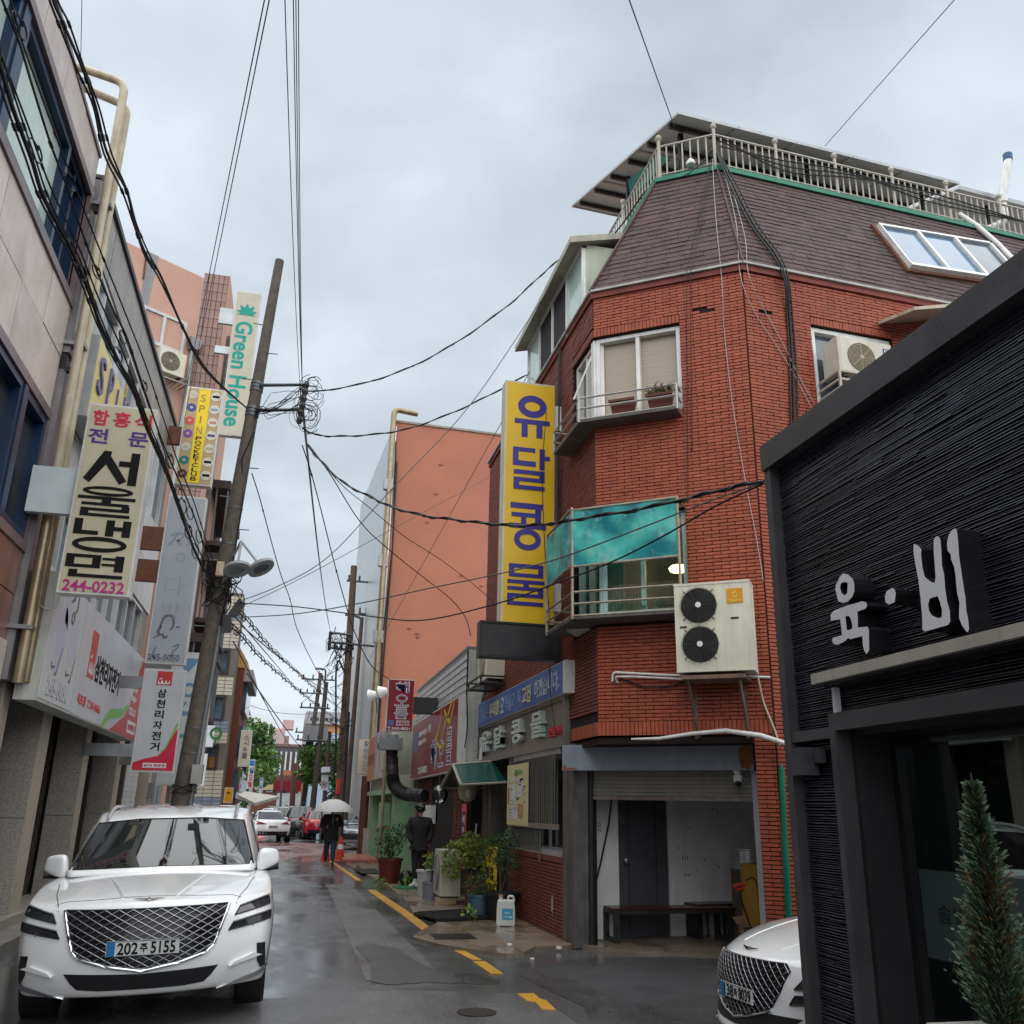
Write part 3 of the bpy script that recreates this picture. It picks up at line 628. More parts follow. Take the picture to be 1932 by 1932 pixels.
window(t,FD,wl[0],wr[0],wb[1],FD.px(300,588)[1],whitep,bglass,2,.10,-.02,.05,panes=[M('teal_glass',(.10,.20,.21),rough=.08),bglass])
t2=thing('downpipe','pale green drainpipe with a grey hopper on the salmon wall','pipe',FD.p(4.5,9,.1));
b=MB(FD);b.tube([(4.5,15.6,.12),(4.5,3,.12)],.06,10);b.build('pipe',M('pale_green_pipe',(.36,.42,.40),rough=.5),t2,50)
b=MB(FD);b.prism([(4.38,15.6),(4.62,15.6),(4.68,15.75),(4.68,16.0),(4.32,16.0),(4.32,15.75)],0,.3);b.build('hopper',steel,t2)
def outdoor_unit(name,label,fr,a0,b0,w=.85,h=.6,d=.32,cagew=True,brandpatch=None,body=ivory,group=None,grille=None,loc=None):
 """split air conditioner condenser: case, round fan grille, fan, feet"""
 t=thing(name,label,'air conditioner',fr.p(a0,b0,0),group)
 b=MB(fr);b.box(a0,a0+w,b0,b0+h,.0,d);b.build('case',body,t)
 cx,cz,r=a0+w*.42,b0+h*.5,h*.40
 o=MB(fr).disc(cx,cz,r,d,d+.004,28).build('fan_opening',M('fan_dark',(.05,.045,.035),(.035,.03,.025),rough=.6),t)
 g=MB(fr)
 for k in range(9):g.ring(cx,cz,r*(.16+.1*k)-.004,r*(.16+.1*k)+.004,d+.008,d+.016,28)
 for k in range(8):a=math.pi*k/4;g.tube([(cx,cz,d+.012),(cx+r*math.cos(a),cz+r*math.sin(a),d+.012)],.006,4)
 g.disc(cx,cz,r*.14,d+.008,d+.02,14)
 g.build('fan_grille',grille or M('beige_grille',(.40,.35,.24),(.33,.28,.19),rough=.5),t)
 b=MB(fr);b.box(a0+.06,a0+.14,b0-.04,b0,.02,d-.02).box(a0+w-.14,a0+w-.06,b0-.04,b0,.02,d-.02);b.build('foot',dark,t)
 return t
def cage(name,label,fr,a0,a1,b0,b1,d,mat,group=None,n=3):
 t=thing(name,label,'bracket',fr.p(a0,b0,0),group);b=MB(fr)
 for k in range(n):
  z=b0+(b1-b0)*k/(n-1);b.box(a0,a1,z,z+.03,d-.03,d);b.box(a0,a0+.03,z,z+.03,0,d-.03);b.box(a1-.03,a1,z,z+.03,0,d-.03)
 b.build('rail',mat,t);b=MB(fr)
 for a in(a0,a1-.03):b.box(a,a+.03,b0+.03,b1-.001,d-.029,d-.001)
 b.build('post',mat,t)
 b=MB(fr)
 for k in range(8):a=a0+.05+(a1-a0-.1)*k/7;b.box(a,a+.02,b0-.012,b0,0.01,d)
 b.build('shelf_bars',mat,t);return t
u0,u1=FD.px(297,700,.45),FD.px(350,690,.45);uz=FD.px(325,705,.45)[1];ut=FD.px(325,660,.45)[1]
outdoor_unit('outdoor_unit','cream outdoor unit hanging under the salmon building window',FD,u0[0],uz,u1[0]-u0[0],ut-uz,.45)
cage('unit_shelf','grey metal shelf under the outdoor unit on the salmon wall',FD,u0[0]-.1,u1[0]+.12,uz-.25,uz-.08,.55,steel,n=2)
t,F=hanging('hanging_sign','tall beige sign lettered Green House in teal beside the pole top',26.5,-2.95,-2.2,12.25,17.22,.22,M('beige_vinyl',(.46,.43,.34),(.42,.39,.31),rough=.4,streak=.12,dirt=(.35,.33,.27)),casew,wall=-3.4,br=M('galv_bracket',(.45,.48,.5),rough=.4,metal=.3),brf=((.55,.60),(.76,.87)))
teal=M('teal_print',(.0,.27,.22),(.0,.24,.20),rough=.4,scale=1)
text(MB(F),'Green House',-2.86,-2.33,12.55,16.15,.012,.035,1).build('lettering',teal,t)
b=MB(F)
for k,a in enumerate((-1.25,-.62,0,.62,1.25)):
 cx,cz=-2.58,16.42;L_=.32 if abs(a)>.9 else.38;dx,dz=math.sin(a),math.cos(a);px_,pz=dz,-dx
 b.prism([(cx,cz),(cx+dx*L_*.5+px_*.085,cz+dz*L_*.5+pz*.085),(cx+dx*L_,cz+dz*L_),(cx+dx*L_*.5-px_*.085,cz+dz*L_*.5-pz*.085)],.006,.012+.001*k)
b.box(-2.88,-2.28,16.37,16.39,.006,.011);b.build('leaf_emblem',teal,t)
t=thing('dark_balcony_building','dark brown building with louvred balconies behind the utility pole','building',(-3.5,33,0))
dk=M('dark_timber',(.045,.03,.027),(.03,.02,.018),rough=.6,streak=.2,dirt=(.09,.08,.075));sl_=M('louvre_slat',(.10,.115,.12),rough=.45)
MB().box(-9,-3.62,28.8,38,0,13.2).build('wall',M('brown_brick_wall',(.09,.045,.035),(.06,.032,.026),rough=.7,scale=9),t)
MB().box(-3.62,-3.3,29.2,29.9,0,17.0).build('chimney_column',M('mottled_stone',(.13,.12,.115),(.05,.047,.045),rough=.7,scale=6),t)
me=MB().box(0,.05,0,.12,0,1.9).mesh('louvre_slat',sl_)
for(z,y0,y1,x1)in((11.8,30.2,36.5,-2.75),(9.1,29.6,36,-2.75),(6.4,29.2,35.5,-2.75)):
 MB().box(-3.6,x1,y0,y1,z,z+.28).build('balcony_slab',dk,t)
 MB().box(-3.6,x1-.05,y0+.05,y1,z-2.0,z-1.85).build('balcony_slab',dk,t)
 for k in range(12):piece('louvre_slat',me,t,Matrix.Translation((x1-.1,y0+.12+k*.5,z-1.86)))
 for k in range(2):piece('louvre_slat',me,t,Matrix.Translation((x1-.45-.4*k,y0+.05,z-1.86)))
window(t,Fr((-3.6,0,0),(0,1,0)),29.9,33,4.3,6.1,M('pale_frame',(.42,.38,.33)),bglass,2,.07,-.02,.05)
cage('window_rail','small white metal window guard behind the pole',Fr((-3.6,0,0),(0,1,0)),29.0,31.0,4.0,5.0,.7,whitep,n=5)
t=thing('low_shop','low shop with a white roller shutter behind the hanging bicycle sign','shop',(-3.4,24,0))
b=MB();b.box(-7,-3.45,21.75,27.5,0,3.6);b.build('wall',M('shop_brown',(.10,.07,.055),rough=.7),t)
me=MB(Fr((-3.44,0,0),(0,1,0))).box(21.85,23.6,0,.105,0,.02).mesh('shutter_slat',whitep)
for k in range(26):piece('shutter_slat',me,t,Matrix.Translation((0,0,.12+k*.11)))
MB(Fr((-3.44,0,0),(0,1,0))).box(21.8,23.65,3.0,3.3,0,.12).build('shutter_box',M('amber_box',(.35,.2,.04),rough=.5),t)
MB().box(-3.5,-3.2,23.75,24.2,0,3.5).build('pillar',paler,t)
MB().box(-4.4,-3.3,24.25,27.3,0.1,3.0).build('dark_shopfront',dglass,t)
for y in(25.0,25.7,26.6):MB().box(-3.3,-3.25,y,y+.05,0.1,3.0).build('mullion',alu,t)
t=thing('meter_box','pair of grey electricity meters on the pier behind the pole','meter',(-3.2,24,1.5))
for z in(1.25,1.75):MB().box(-3.2,-3.08,23.8,24.05,z,z+.35).build('meter',steel,t)
t=thing('awning','pale folding awning over the shop beyond the pole','awning',(-2.5,27,2.4))
b=MB();q=[on(448,1499,Y=25),on(481,1515,Y=24.2),on(527,1502,Y=26.5),on(463,1493,Y=27.5)]
i=len(b.v);b.v+=q+[p-V((0,0,.07))for p in q];b.f+=[[0,1,2,3],[7,6,5,4],[0,4,5,1],[1,5,6,2],[2,6,7,3],[3,7,4,0]]
b.build('canopy',M('awning_cloth',(.50,.48,.44),rough=.6),t)
creamt=M('cream_tile',(.50,.455,.375),(.43,.39,.32),rough=.35,rand=.06,streak=.2,dirt=(.32,.22,.14));bluet=M('blue_grey_tile',(.20,.23,.29),(.16,.19,.245),rough=.35,rand=.08)
t=thing('cream_tile_building','cream tiled building with blue grey bands beyond the pole','building',(-5,53,0))
FCt=Fr((-3.38,53.0,0),(1,0,0))
hol=[]
for x0,x1,y0,y1 in((407,433,1224,1271),(397,424,1312,1360),(388,411,1404,1453)):h0=FCt.px(x0,y1);h1=FCt.px(x1,y0);hol.append(((h0[0]+FCt.px(x0,y0)[0])/2,(h1[0]+FCt.px(x1,y1)[0])/2,h0[1],h1[1]))
b=MB(FCt);wall_with_holes(b,-6,0,0,13.2,-.3,-.03,hol);b.box(-6,0,0,13.2,-1.9,-1.5);b.box(-.2,0,0,13.2,-1.5,-.3);b.build('wall',M('cream_grout',(.16,.14,.115),rough=.8),t)
mw=MB().box(.015,.455,.015,.185,0,.03)
mc=mw.mesh('tile',creamt);mb_=mw.mesh('tile',bluet);restc=MB(FCt);cnt=0
for r_ in range(65):
 z=.2*r_
 for c_ in range(8):
  a=-3.76+.47*c_
  if any(h[0]<a+.4 and h[1]>a+.05 and h[2]<z+.18 and h[3]>z+.02 for h in hol):continue
  blue=(5.35<z<5.95)or(8.4<z<9.0)or(11.4<z<12.1)or z<1.9 and z>1.5
  if 1.0<z<11.9 and c_>1 and cnt<290:piece('tile',mb_ if blue else mc,t,FCt.at(a,z,-.03).mat());cnt+=1
  elif c_>0:restc.box(a+.015,a+.455,z+.015,z+.185,-.03,0)
restc.build('tile',creamt,t,kind='stuff')
for h in hol:window(t,FCt,*h,dark,bglass,1,.14,-.2,.03)
MB(FCt).box(hol[2][0]+.1,hol[2][1]-.1,hol[2][2]+.08,hol[2][2]+.7,-.15,-.13).build('orange_blind',M('orange_blind',(.3,.12,.02)),t)
def pxs(Y,x0,x1,y0,y1):
 a,b_=on(x0,y1,Y=Y),on(x1,y0,Y=Y);return a.x,b_.x,a.z,b_.z
q=pxs(52.2,378,406,1369,1409);t,F=hanging('hanging_sign','white sign with a green round letter on the cream tiled wall',52.2,*q,.2,wprint,casew,wall=-4.6)
MB(F).ring(q[0]+.72,q[2]+.72,.2,.33,.006,.02,20).build('letter',M('leaf_green_print',(.03,.16,.04)),t);MB(F).box(q[0]+.68,q[0]+.78,q[2]+.15,q[2]+.40,.006,.02).build('letter',MATS['leaf_green_print'],t)
q=pxs(51.8,366,392,1422,1483);hanging('hanging_sign','plain white sign under the green letter sign on the tiled wall',51.8,*q,.2,wprint,casew,wall=-4.6)
t=thing('red_brick_building','dark red brick building with an orange gable, left past the tiled one','building',(-4,55,0))
FR=Fr((-2.95,55.2,0),(1,0,0));rb_=M('dark_red_brick',(.20,.055,.038),(.16,.045,.03),rough=.7,scale=6,streak=.15)
MB(FR).box(-8,-.05,0,9.25,-9,0).build('wall',rb_,t)
MB(FR).prism([(-8,9.25),(-.0,9.25),(.1,9.6),(-1.2,11.6),(-8,11.6)],-9,.05).build('gable',M('ochre_gable',(.55,.32,.12),(.5,.29,.11),rough=.6),t)
for z in(2.6,5.3):MB(FR).box(-.95,-.6,z,z+.6,0,.06).build('vent',whitep,t)
for z in(2.0,4.4,6.8):MB(Fr((-3.0,55.2,0),(0,1,0))).box(.6,6,z,z+1.6,.0,.25).build('bay_window',bglass,t)
MB(Fr((-3.0,55.2,0),(0,1,0))).box(.2,8,8.5,9.2,.0,.5).build('cornice',M('cornice_grey',(.36,.34,.33)),t)
# ---------------------------------------------------------------- red brick corner building
FA=Fr((3.75,11.05,0),(0,-1,0))
FB=Fr((3.75,11.05,0),(.8157,-.5785,0))
BW=2.145
FC=Fr(FB.p(BW,0),(.9986,.0525,0))
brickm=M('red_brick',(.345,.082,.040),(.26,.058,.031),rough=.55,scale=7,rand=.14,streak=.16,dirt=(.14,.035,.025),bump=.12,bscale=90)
brick_shaded=M('shaded_brick',(.20,.05,.035),(.13,.036,.028),rough=.6,scale=7,rand=.14,streak=.35,dirt=(.07,.04,.035),bump=.12,bscale=90)  # darker copy of the red brick; the street side's shade is in its colour
mortar=M('dark_mortar',(.022,.012,.010),(.014,.009,.008),rough=.9)
BH,BL=.0465,.205
_bm={}
def brick_mesh(mat,L,H,D=.018):
 k=(mat.name,round(L,3),round(H,3))
 if k not in _bm:_bm[k]=MB().box(.0045,L-.0045,.0055,H-.0055,-.01,D,'k').mesh('brick',mat)
 return _bm[k]
class Count:n=0
def brickwork(parent,fr,a0,a1,b0,b1,holes=(),mat=brickm,singles=None,seed=0,rest_name='brick',skip=()):
 """running bond; bricks inside `singles` (a0,a1,b0,b1) are objects, the rest one joined part"""
 r=random.Random(seed);mb=MB(fr);row=0;z=b0
 while z<b1-.01:
  h=min(BH,b1-z);a=a0-(BL/2 if row%2 else 0)
  while a<a1-.01:
   p,q=max(a,a0),min(a+BL,a1);a+=BL
   segs=[(p,q)]
   for H in holes:
    if H[2]<z+h-.005 and H[3]>z+.005:
     ns=[]
     for(s,e)in segs:
      if H[1]<=s or H[0]>=e:ns.append((s,e));continue
      if H[0]>s:ns.append((s,H[0]))
      if H[1]<e:ns.append((H[1],e))
     segs=ns
   for(s,e)in segs:
    if e-s<.02:continue
    if any(abs((s+e)/2-k[0])<.11 and abs(z+h/2-k[1])<.026 for k in skip):continue
    d=r.uniform(-.004,.004)
    if singles and Count.n<290 and singles[0]<=s and e<=singles[1]and singles[2]<=z<=singles[3]and e-s>.15:
     o=piece('brick',brick_mesh(mat,e-s,h),parent,fr.at(s,z,d).mat());Count.n+=1
    else:mb.box(s+.0045,e-.0045,z+.0055,z+h-.0055,-.008,.018+d,'k')
  z+=BH;row+=1
 if mb.f:mb.build(rest_name,mat,parent,kind='stuff')
def soldier(parent,fr,a0,a1,b0,h,mat=brickm,d=.022,seed=3):
 mb=MB(fr);a=a0;r=random.Random(seed)
 while a<a1-.01:
  e=min(a+.052,a1);mb.box(a+.004,e-.004,b0+.003,b0+h-.003,-.008,d+r.uniform(-.003,.003),'k');a+=.052
 mb.build('brick',mat,parent,kind='stuff')
t=RED=thing('red_brick_corner_building','red brick corner building with a brown shingled mansard roof','building',(5,14,0))
EAVE=8.80
w3B=(0,1.25,6.86,8.16);w3A=(-.98,0,6.86,8.16);w2B=(0,1.21,4.08,5.44);w2A=(-.98,0,4.08,5.44)
wC=(1.02,2.36,6.78,8.14);wC2=(2.85,4.1,6.78,8.1)
BOT=2.55
b=MB(FA);wall_with_holes(b,-7.15,0,BOT,EAVE,-.22,-.004,[w3A,w2A]);b.build('wall',mortar,t)
b=MB(FB);wall_with_holes(b,0,BW,BOT,EAVE,-.22,-.004,[w3B,w2B]);b.build('wall',mortar,t)
b=MB(FC);wall_with_holes(b,0,9,0,EAVE,-.22,-.004,[wC,wC2]);b.build('wall',mortar,t)
b=MB();b.box(4.4,14,12.6,18.1,2.5,8.8);b.build('core',dark,t)
b=MB();b.prism([(3.76,18.1),(3.76,11.06),(5.49,9.83),(14,10.2),(14,18.1)],BOT-.10,BOT-.02);b.prism([(3.98,18.0),(3.98,11.2),(5.55,10.05),(14,10.4),(14,18.0)],5.8,5.9);b.build('floor_slab',mortar,t)
brickwork(t,FB,.003,BW-.002,BOT+.17,EAVE,[(0,1.25,6.78,8.30),(0,1.21,3.94,5.56)],singles=(1.27,BW,4.4,7.9),seed=1,skip=[(1.60,8.30)])
brickwork(t,FA,-7.15,-.003,BOT+.3,EAVE,[(-.98,0,6.78,8.30),(-.98,0,3.94,5.56)],mat=brick_shaded,seed=2)
brickwork(t,FC,.003,8.5,0.0,EAVE,[(1.02,2.36,6.78,8.26),(2.85,4.1,6.78,8.22)],seed=3,skip=[(.22,8.20)])
soldier(t,FB,0,1.25,8.17,.125);soldier(t,FB,0,1.21,5.45,.115);soldier(t,FB,0,BW,BOT,.17);soldier(t,FA,-1.0,0,8.17,.125,brick_shaded);soldier(t,FA,-1.0,0,5.45,.115,brick_shaded)
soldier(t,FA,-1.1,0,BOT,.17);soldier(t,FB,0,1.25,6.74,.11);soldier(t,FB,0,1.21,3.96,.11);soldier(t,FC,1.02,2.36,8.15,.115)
soldier(t,FA,-.98,0,6.74,.11,brick_shaded);soldier(t,FA,-.98,0,3.96,.11,brick_shaded)
b=MB(FB);b.box(BW-.24,BW-.004,0,BOT,-.35,-.004);b.build('pier',mortar,t)
brickwork(t,FB,BW-.24,BW-.002,0,BOT,seed=5)
fasc=M('red_fascia',(.20,.04,.03),(.13,.03,.025),rough=.6,streak=.4,dirt=(.05,.03,.03));flash=M('white_flashing',(.42,.42,.40),(.3,.3,.29),rough=.5,streak=.4)
for fr,a0,a1 in((FA,-7.15,.02),(FB,-.02,BW+.02),(FC,-.02,9)):
 MB(fr).box(a0,a1,EAVE,EAVE+.09,-.2,.05).build('fascia',fasc,t)
 MB(fr).box(a0,a1,EAVE+.092,EAVE+.125,-.2,.085).build('flashing',flash,t)
# ---- mansard: shingle courses laid on three sloping faces
ET=EAVE+.12;TT=11.35
eA0,eAB,eBC,eC1=V((3.70,18.2,ET)),V((3.70,11.03,ET)),V((5.50,9.76,ET)),V((14.5,10.23,ET))
tA0,tAB,tBC,tC1=V((4.95,18.2,TT)),V((4.95,11.38,TT)),V((5.78,10.84,TT)),V((14.5,11.30,TT))
shing=M('brown_shingle',(.085,.048,.045),(.052,.032,.032),rough=.62,scale=5,rand=.16,streak=.25,dirt=(.05,.035,.035),bump=.4,bscale=140)
roofb=M('roof_backing',(.04,.026,.025),rough=.9)
def slope(e0,e1,t0,t1,singles,seed):
 """shingles on a trapezium (eaves e0-e1, top t0-t1)"""
 r=random.Random(seed);n=23;mb=MB();nn=(e1-e0).cross(t0-e0).normalized()
 back=MB();back.v+=[e0,e1,t1,t0];back.f.append([0,1,2,3]);back.build('roof',roofb,t)
 for k in range(n):
  f0,f1=k/n,(k+1.12)/n
  A0,A1=e0.lerp(t0,f0),e1.lerp(t1,f0);B0,B1=e0.lerp(t0,min(f1,1)),e1.lerp(t1,min(f1,1));L=(A1-A0).length;w=.30;x=-r.uniform(0,w)
  while x<L:
   ww=w*r.uniform(.8,1.15);u0,u1=max(0,x)/L,min(L,x+ww)/L;x+=ww
   if u1-u0<.01/L:continue
   g=.006/L;u0+=g*.5;u1-=g*.5;l0=nn*(.012+r.uniform(-.003,.004));l1=nn*.003;th=nn*.008
   drop=(A0-B0).normalized()*r.uniform(-.008,.008)
   a,b_,c,d=A0.lerp(A1,u0)+drop+l0,A0.lerp(A1,u1)+drop+l0,B0.lerp(B1,u1)+l1,B0.lerp(B1,u0)+l1
   tgt=mb;single=singles and Count2.n<290 and r.random()<singles
   if single:tgt=MB()
   i=len(tgt.v);tgt.v+=[a,b_,c,d,a-th,b_-th];tgt.f+=[[i,i+1,i+2,i+3],[i+1,i,i+4,i+5]]
   if single:tgt.build('shingle',shing,t);Count2.n+=1
 mb.build('shingle',shing,t,kind='stuff')
class Count2:n=0
slope(eAB,eBC,tAB,tBC,1.0,1);slope(eBC,eC1,tBC,tC1,.35,2);slope(eA0,eAB,tA0,tAB,0,3)
for p,q in((eAB,tAB),(eBC,tBC)):
 MB().tube([p+V((-.01,-.015,.01)),q+V((-.01,-.015,.01))],.022,5).build('hip_cap',shing,t)
b=MB();b.v+=[tA0,tAB,tBC,tC1,V((14.5,18.2,TT))];b.f.append([0,1,2,3,4]);b.build('flat_roof',concrete,t)
greenp=M('green_edge_paint',(.03,.22,.14),(.02,.16,.11),rough=.5,streak=.3)
for p,q in((tA0,tAB),(tAB,tBC),(tBC,tC1)):
 d=(q-p).normalized();nrm=V((d.y,-d.x,0));fr=Fr(p,d);MB(fr).box(0,(q-p).length,0,.075,-.12,.045).build('roof_edge',greenp,t)
def on_plane(px,py,p0,p1,p2):
 n=(p1-p0).cross(p2-p0);d=ray(px,py);return CP+d*((p0-CP).dot(n)/d.dot(n))
sk=[on_plane(x,y,eBC,eC1,tBC)for x,y in((1660,434),(1835,473),(1932,545),(1712,512))]
nS=(eC1-eBC).cross(tBC-eBC).normalized()
FSk=Fr(sk[3]+nS*.03,(sk[2]-sk[3]),(sk[0]-sk[3])-(sk[2]-sk[3]).normalized()*(sk[0]-sk[3]).dot((sk[2]-sk[3]).normalized()))
wS=(sk[2]-sk[3]).length*.98;hS=(sk[0]-sk[3]).dot(FSk.v)
s2=thing('skylight','three pane skylight with white frame set in the shingled roof','window',FSk.o)
b=MB(FSk);b.box(-.06,wS,-.06,hS+.06,-.05,.02);b.build('curb',rust,s2)
b=MB(FSk);b.box(0,wS,0,.06,.02,.10).box(0,wS,hS-.05,hS,.02,.09)
for k in range(4):b.box(wS*k/3-.03+(.03 if k==0 else 0),wS*k/3+.03,.06,hS-.05,.02,.095)
b.build('frame',white,s2)
skyg=M('skylight_glass',(.12,.20,.30),(.09,.16,.25),rough=.04,spec=1.0)
for k in range(3):MB(FSk).box(wS*k/3+.03,wS*(k+1)/3-.03,.06,hS-.05,.03,.045).build('pane',[skyg,skyg,bglass][k],s2)
# ---- railing round the roof
railm=M('cream_rail_paint',(.46,.43,.37),(.36,.33,.28),rough=.5,streak=.4,dirt=(.18,.13,.09))
t=thing('roof_railing','cream metal railing with ball topped posts round the mansard roof','railing',(5.5,11,TT))
balm=MB().tube([(0,0,.10),(0,0,.66)],.014,6).mesh('baluster',railm)
postm=MB().tube([(0,0,0),(0,0,.80)],.027,8).lathe([(.001,.78),(.038,.80),(.052,.84),(.038,.88),(.001,.90)],n=10).mesh('post',railm)
bal_n=0
for(p,q,st)in((tA0+V((.08,0,.07)),tAB+V((.08,0,.07)),4),(tAB+V((.08,.02,.07)),tBC+V((0,.06,.07)),1),(tBC+V((0,.06,.07)),V((12.6,11.27,TT+.07)),6)):
 L=(q-p).length;d=(q-p).normalized()
 b=MB();b.tube([p+Z3*.68,q+Z3*.68],.022,6);b.tube([p+Z3*.12,q+Z3*.12],.016,6);b.build('rail',railm,t)
 n=max(2,int(L/.125))
 for k in range(1,n):piece('baluster',balm,t,Matrix.Translation(p+d*(L*k/n)))
 for k in range(st+1):
  if k==0 and st!=4:continue
  piece('post',postm,t,Matrix.Translation(p+d*(L*k/st)))
piece('post',postm,t,Matrix.Translation(tAB+V((.08,.02,.07))))
p0=on(1280,209,Y=11.0);pR=on(1812,343,Y=11.27)
pL=on(1078,387,X=p0.x-.35);
pr=V((pR.x-p0.x,pR.y-p0.y,0)).normalized()
t=thing('solar_array','tilted rooftop solar array seen from beneath over the railing','solar panels',(6,12,12))
FSo=Fr(p0,V((pR-p0)),(pL-p0));wSo=(pR-p0).length;hSo=(pL-p0).length
cell=M('solar_back',(.66,.665,.67),(.58,.585,.59),rough=.5,scale=1);fram=M('solar_frame',(.50,.51,.52),(.42,.43,.44),rough=.35,metal=.5)
nC,nR=5,3
for i in range(nC):
 for j in range(nR):
  a0,a1=wSo*i/nC,wSo*(i+1)/nC;b0,b1=hSo*j/nR,hSo*(j+1)/nR;q=MB(FSo)
  q.box(a0+.03,a1-.03,b0+.03,b1-.03,-.02,-.005);o=q.build('panel',cell,t)
  q=MB(FSo);q.box(a0+.005,a0+.035,b0+.005,b1-.005,-.045,0).box(a1-.035,a1-.005,b0+.005,b1-.005,-.045,0).box(a0+.035,a1-.035,b0+.005,b0+.035,-.045,0).box(a0+.035,a1-.035,b1-.035,b1-.005,-.045,0);q.build('frame',fram,o)
FU=Fr(FSo.o,FSo.u,FSo.v)
lo=-.045 if FSo.n.z>0 else.0
sg=1 if FSo.n.z>0 else-1
for j in range(6):
 z=hSo*(j+.5)/6;MB(FSo).box(.05,wSo-.05,z-.04,z+.04,-sg*.06-.05,-sg*.06+.02).build('rail',dark,t)
for i in range(3):
 for j in(0.12,.55):
  p=FSo.p(wSo*(.06+.44*i),hSo*j);MB().box(p.x-.04,p.x+.04,p.y-.04,p.y+.04,TT,p.z-.1).build('leg',dark,t)
p2=on(1815,345,Y=11.6);p3=on(1950,380,Y=11.7)
FS2=Fr(p2+V((0,.1,0)),(p3-p2),(pL-p0));o=MB(FS2).box(0,4,0,3.5,-.05,0).build('panel',cell,t);MB(FS2).box(0,4,-.03,0,-.06,.01).build('frame',fram,o)
for i in(1,3):p=FS2.p(i,.4);MB().box(p.x-.04,p.x+.04,p.y-.04,p.y+.04,TT,p.z-.06).build('leg',dark,t)
b=MB();b.v+=[on(1190,376,X=5.25),on(1184,340,X=5.25),on(1245,292,X=5.25),on(1262,300,X=5.25)];b.f.append([0,1,2,3]);b.v+=[v+V((.04,0,0))for v in b.v[:4]];b.f.append([7,6,5,4])
tag(b.build('shade_net',M('green_net',(.01,.12,.09),(.006,.08,.06),rough=.8)),'dark green netting hung under the solar array','net')
t=thing('flue_pipe','white plastic flue pipe with blue cap at the right end of the roof','pipe',(12,11.6,11.4))
fp=on(1890,375,Y=11.5);ft=on(1902,303,Y=11.5)
MB().tube([fp,ft],.075,12).build('pipe',white,t,50);MB().tube([fp-V((0,0,.1)),fp+V((0,0,.05))],.095,12).build('collar',white,t,50)
MB().tube([ft,ft+V((0.01,0,.14))],.085,12).build('cap',M('blue_cap',(.06,.12,.22)),t,50)
b=MB();b.tube(rb([fp,fp-V((0,0,.5)),fp+V((-.9,.2,-.95))]),.07,10);b.build('elbow',white,t,50)
outdoor_unit('outdoor_unit','dim white outdoor unit standing behind the roof railing',Fr((9.0,11.9,TT),(1,.05,0)),0,.05,.9,.6,.3)
cpts=[on_plane(x,y,eBC,eC1,tBC)+nS*.05 for x,y in((1805,408),(1840,432),(1880,466),(1910,498),(1945,545))]
tag(MB().tube(cpts,[.045,.05,.045,.05,.045],8).build('conduit',white,None,60),'ribbed white conduit running down the shingles right of the skylight','conduit')
# ---- attic sunroom on the street side
t=thing('attic_sunroom','pale green walled attic sunroom jutting from the mansard on the street side','dormer',(4,13,9))
pg=M('pale_green_panel',(.48,.52,.42),(.42,.46,.37),rough=.5,streak=.15)
y0s,y1s=11.75,15.2;zb=8.95
q=MB();q.box(3.86,5.3,y0s,y0s+.08,zb,10.25);q.build('end_wall',pg,t)
MB().box(3.95,5.4,y1s-.08,y1s,zb,10.2).build('end_wall',pg,t)
MB().box(4.6,5.3,y0s+.08,y1s-.08,zb,10.2).build('back_wall',dark,t)
FSu=Fr((3.80,y1s,0),(0,-1,0));L=y1s-y0s
b=MB(FSu)
for k in range(5):a=L*k/4;b.box(max(0,a-.03),min(L,a+.03),zb,10.22,-.06,.0)
b.box(0,L,zb-.06,zb,-.1,.03).box(0,L,10.18,10.26,-.08,.01);b.build('frame',white,t)
scr=M('dark_screen',(.014,.015,.018),(.02,.021,.025),rough=.7)
for k in range(4):MB(FSu).box(L*k/4+.03,L*(k+1)/4-.03,zb,10.18,-.04,-.03).build('pane',[paleglass,scr,scr,paleglass][k],t)
q=MB();q.v+=[V(p)for p in((3.58,y0s-.12,10.16),(3.58,y1s+.15,10.16),(5.5,y1s+.15,10.66),(5.5,y0s-.12,10.66),(3.58,y0s-.12,10.27),(3.58,y1s+.15,10.27),(5.5,y1s+.15,10.77),(5.5,y0s-.12,10.77))]
q.f+=[[0,3,2,1],[4,5,6,7],[0,1,5,4],[1,2,6,5],[2,3,7,6],[3,0,4,7]];q.build('roof',M('sunroom_roof',(.40,.385,.31),(.32,.305,.24),rough=.5,streak=.4),t)
MB().tube(rb([(3.84,y0s-.03,9.6),(3.84,y0s-.03,zb+.05),(3.72,y0s+.5,zb-.1)],.1),.03,8).build('gutter_pipe',white,t)
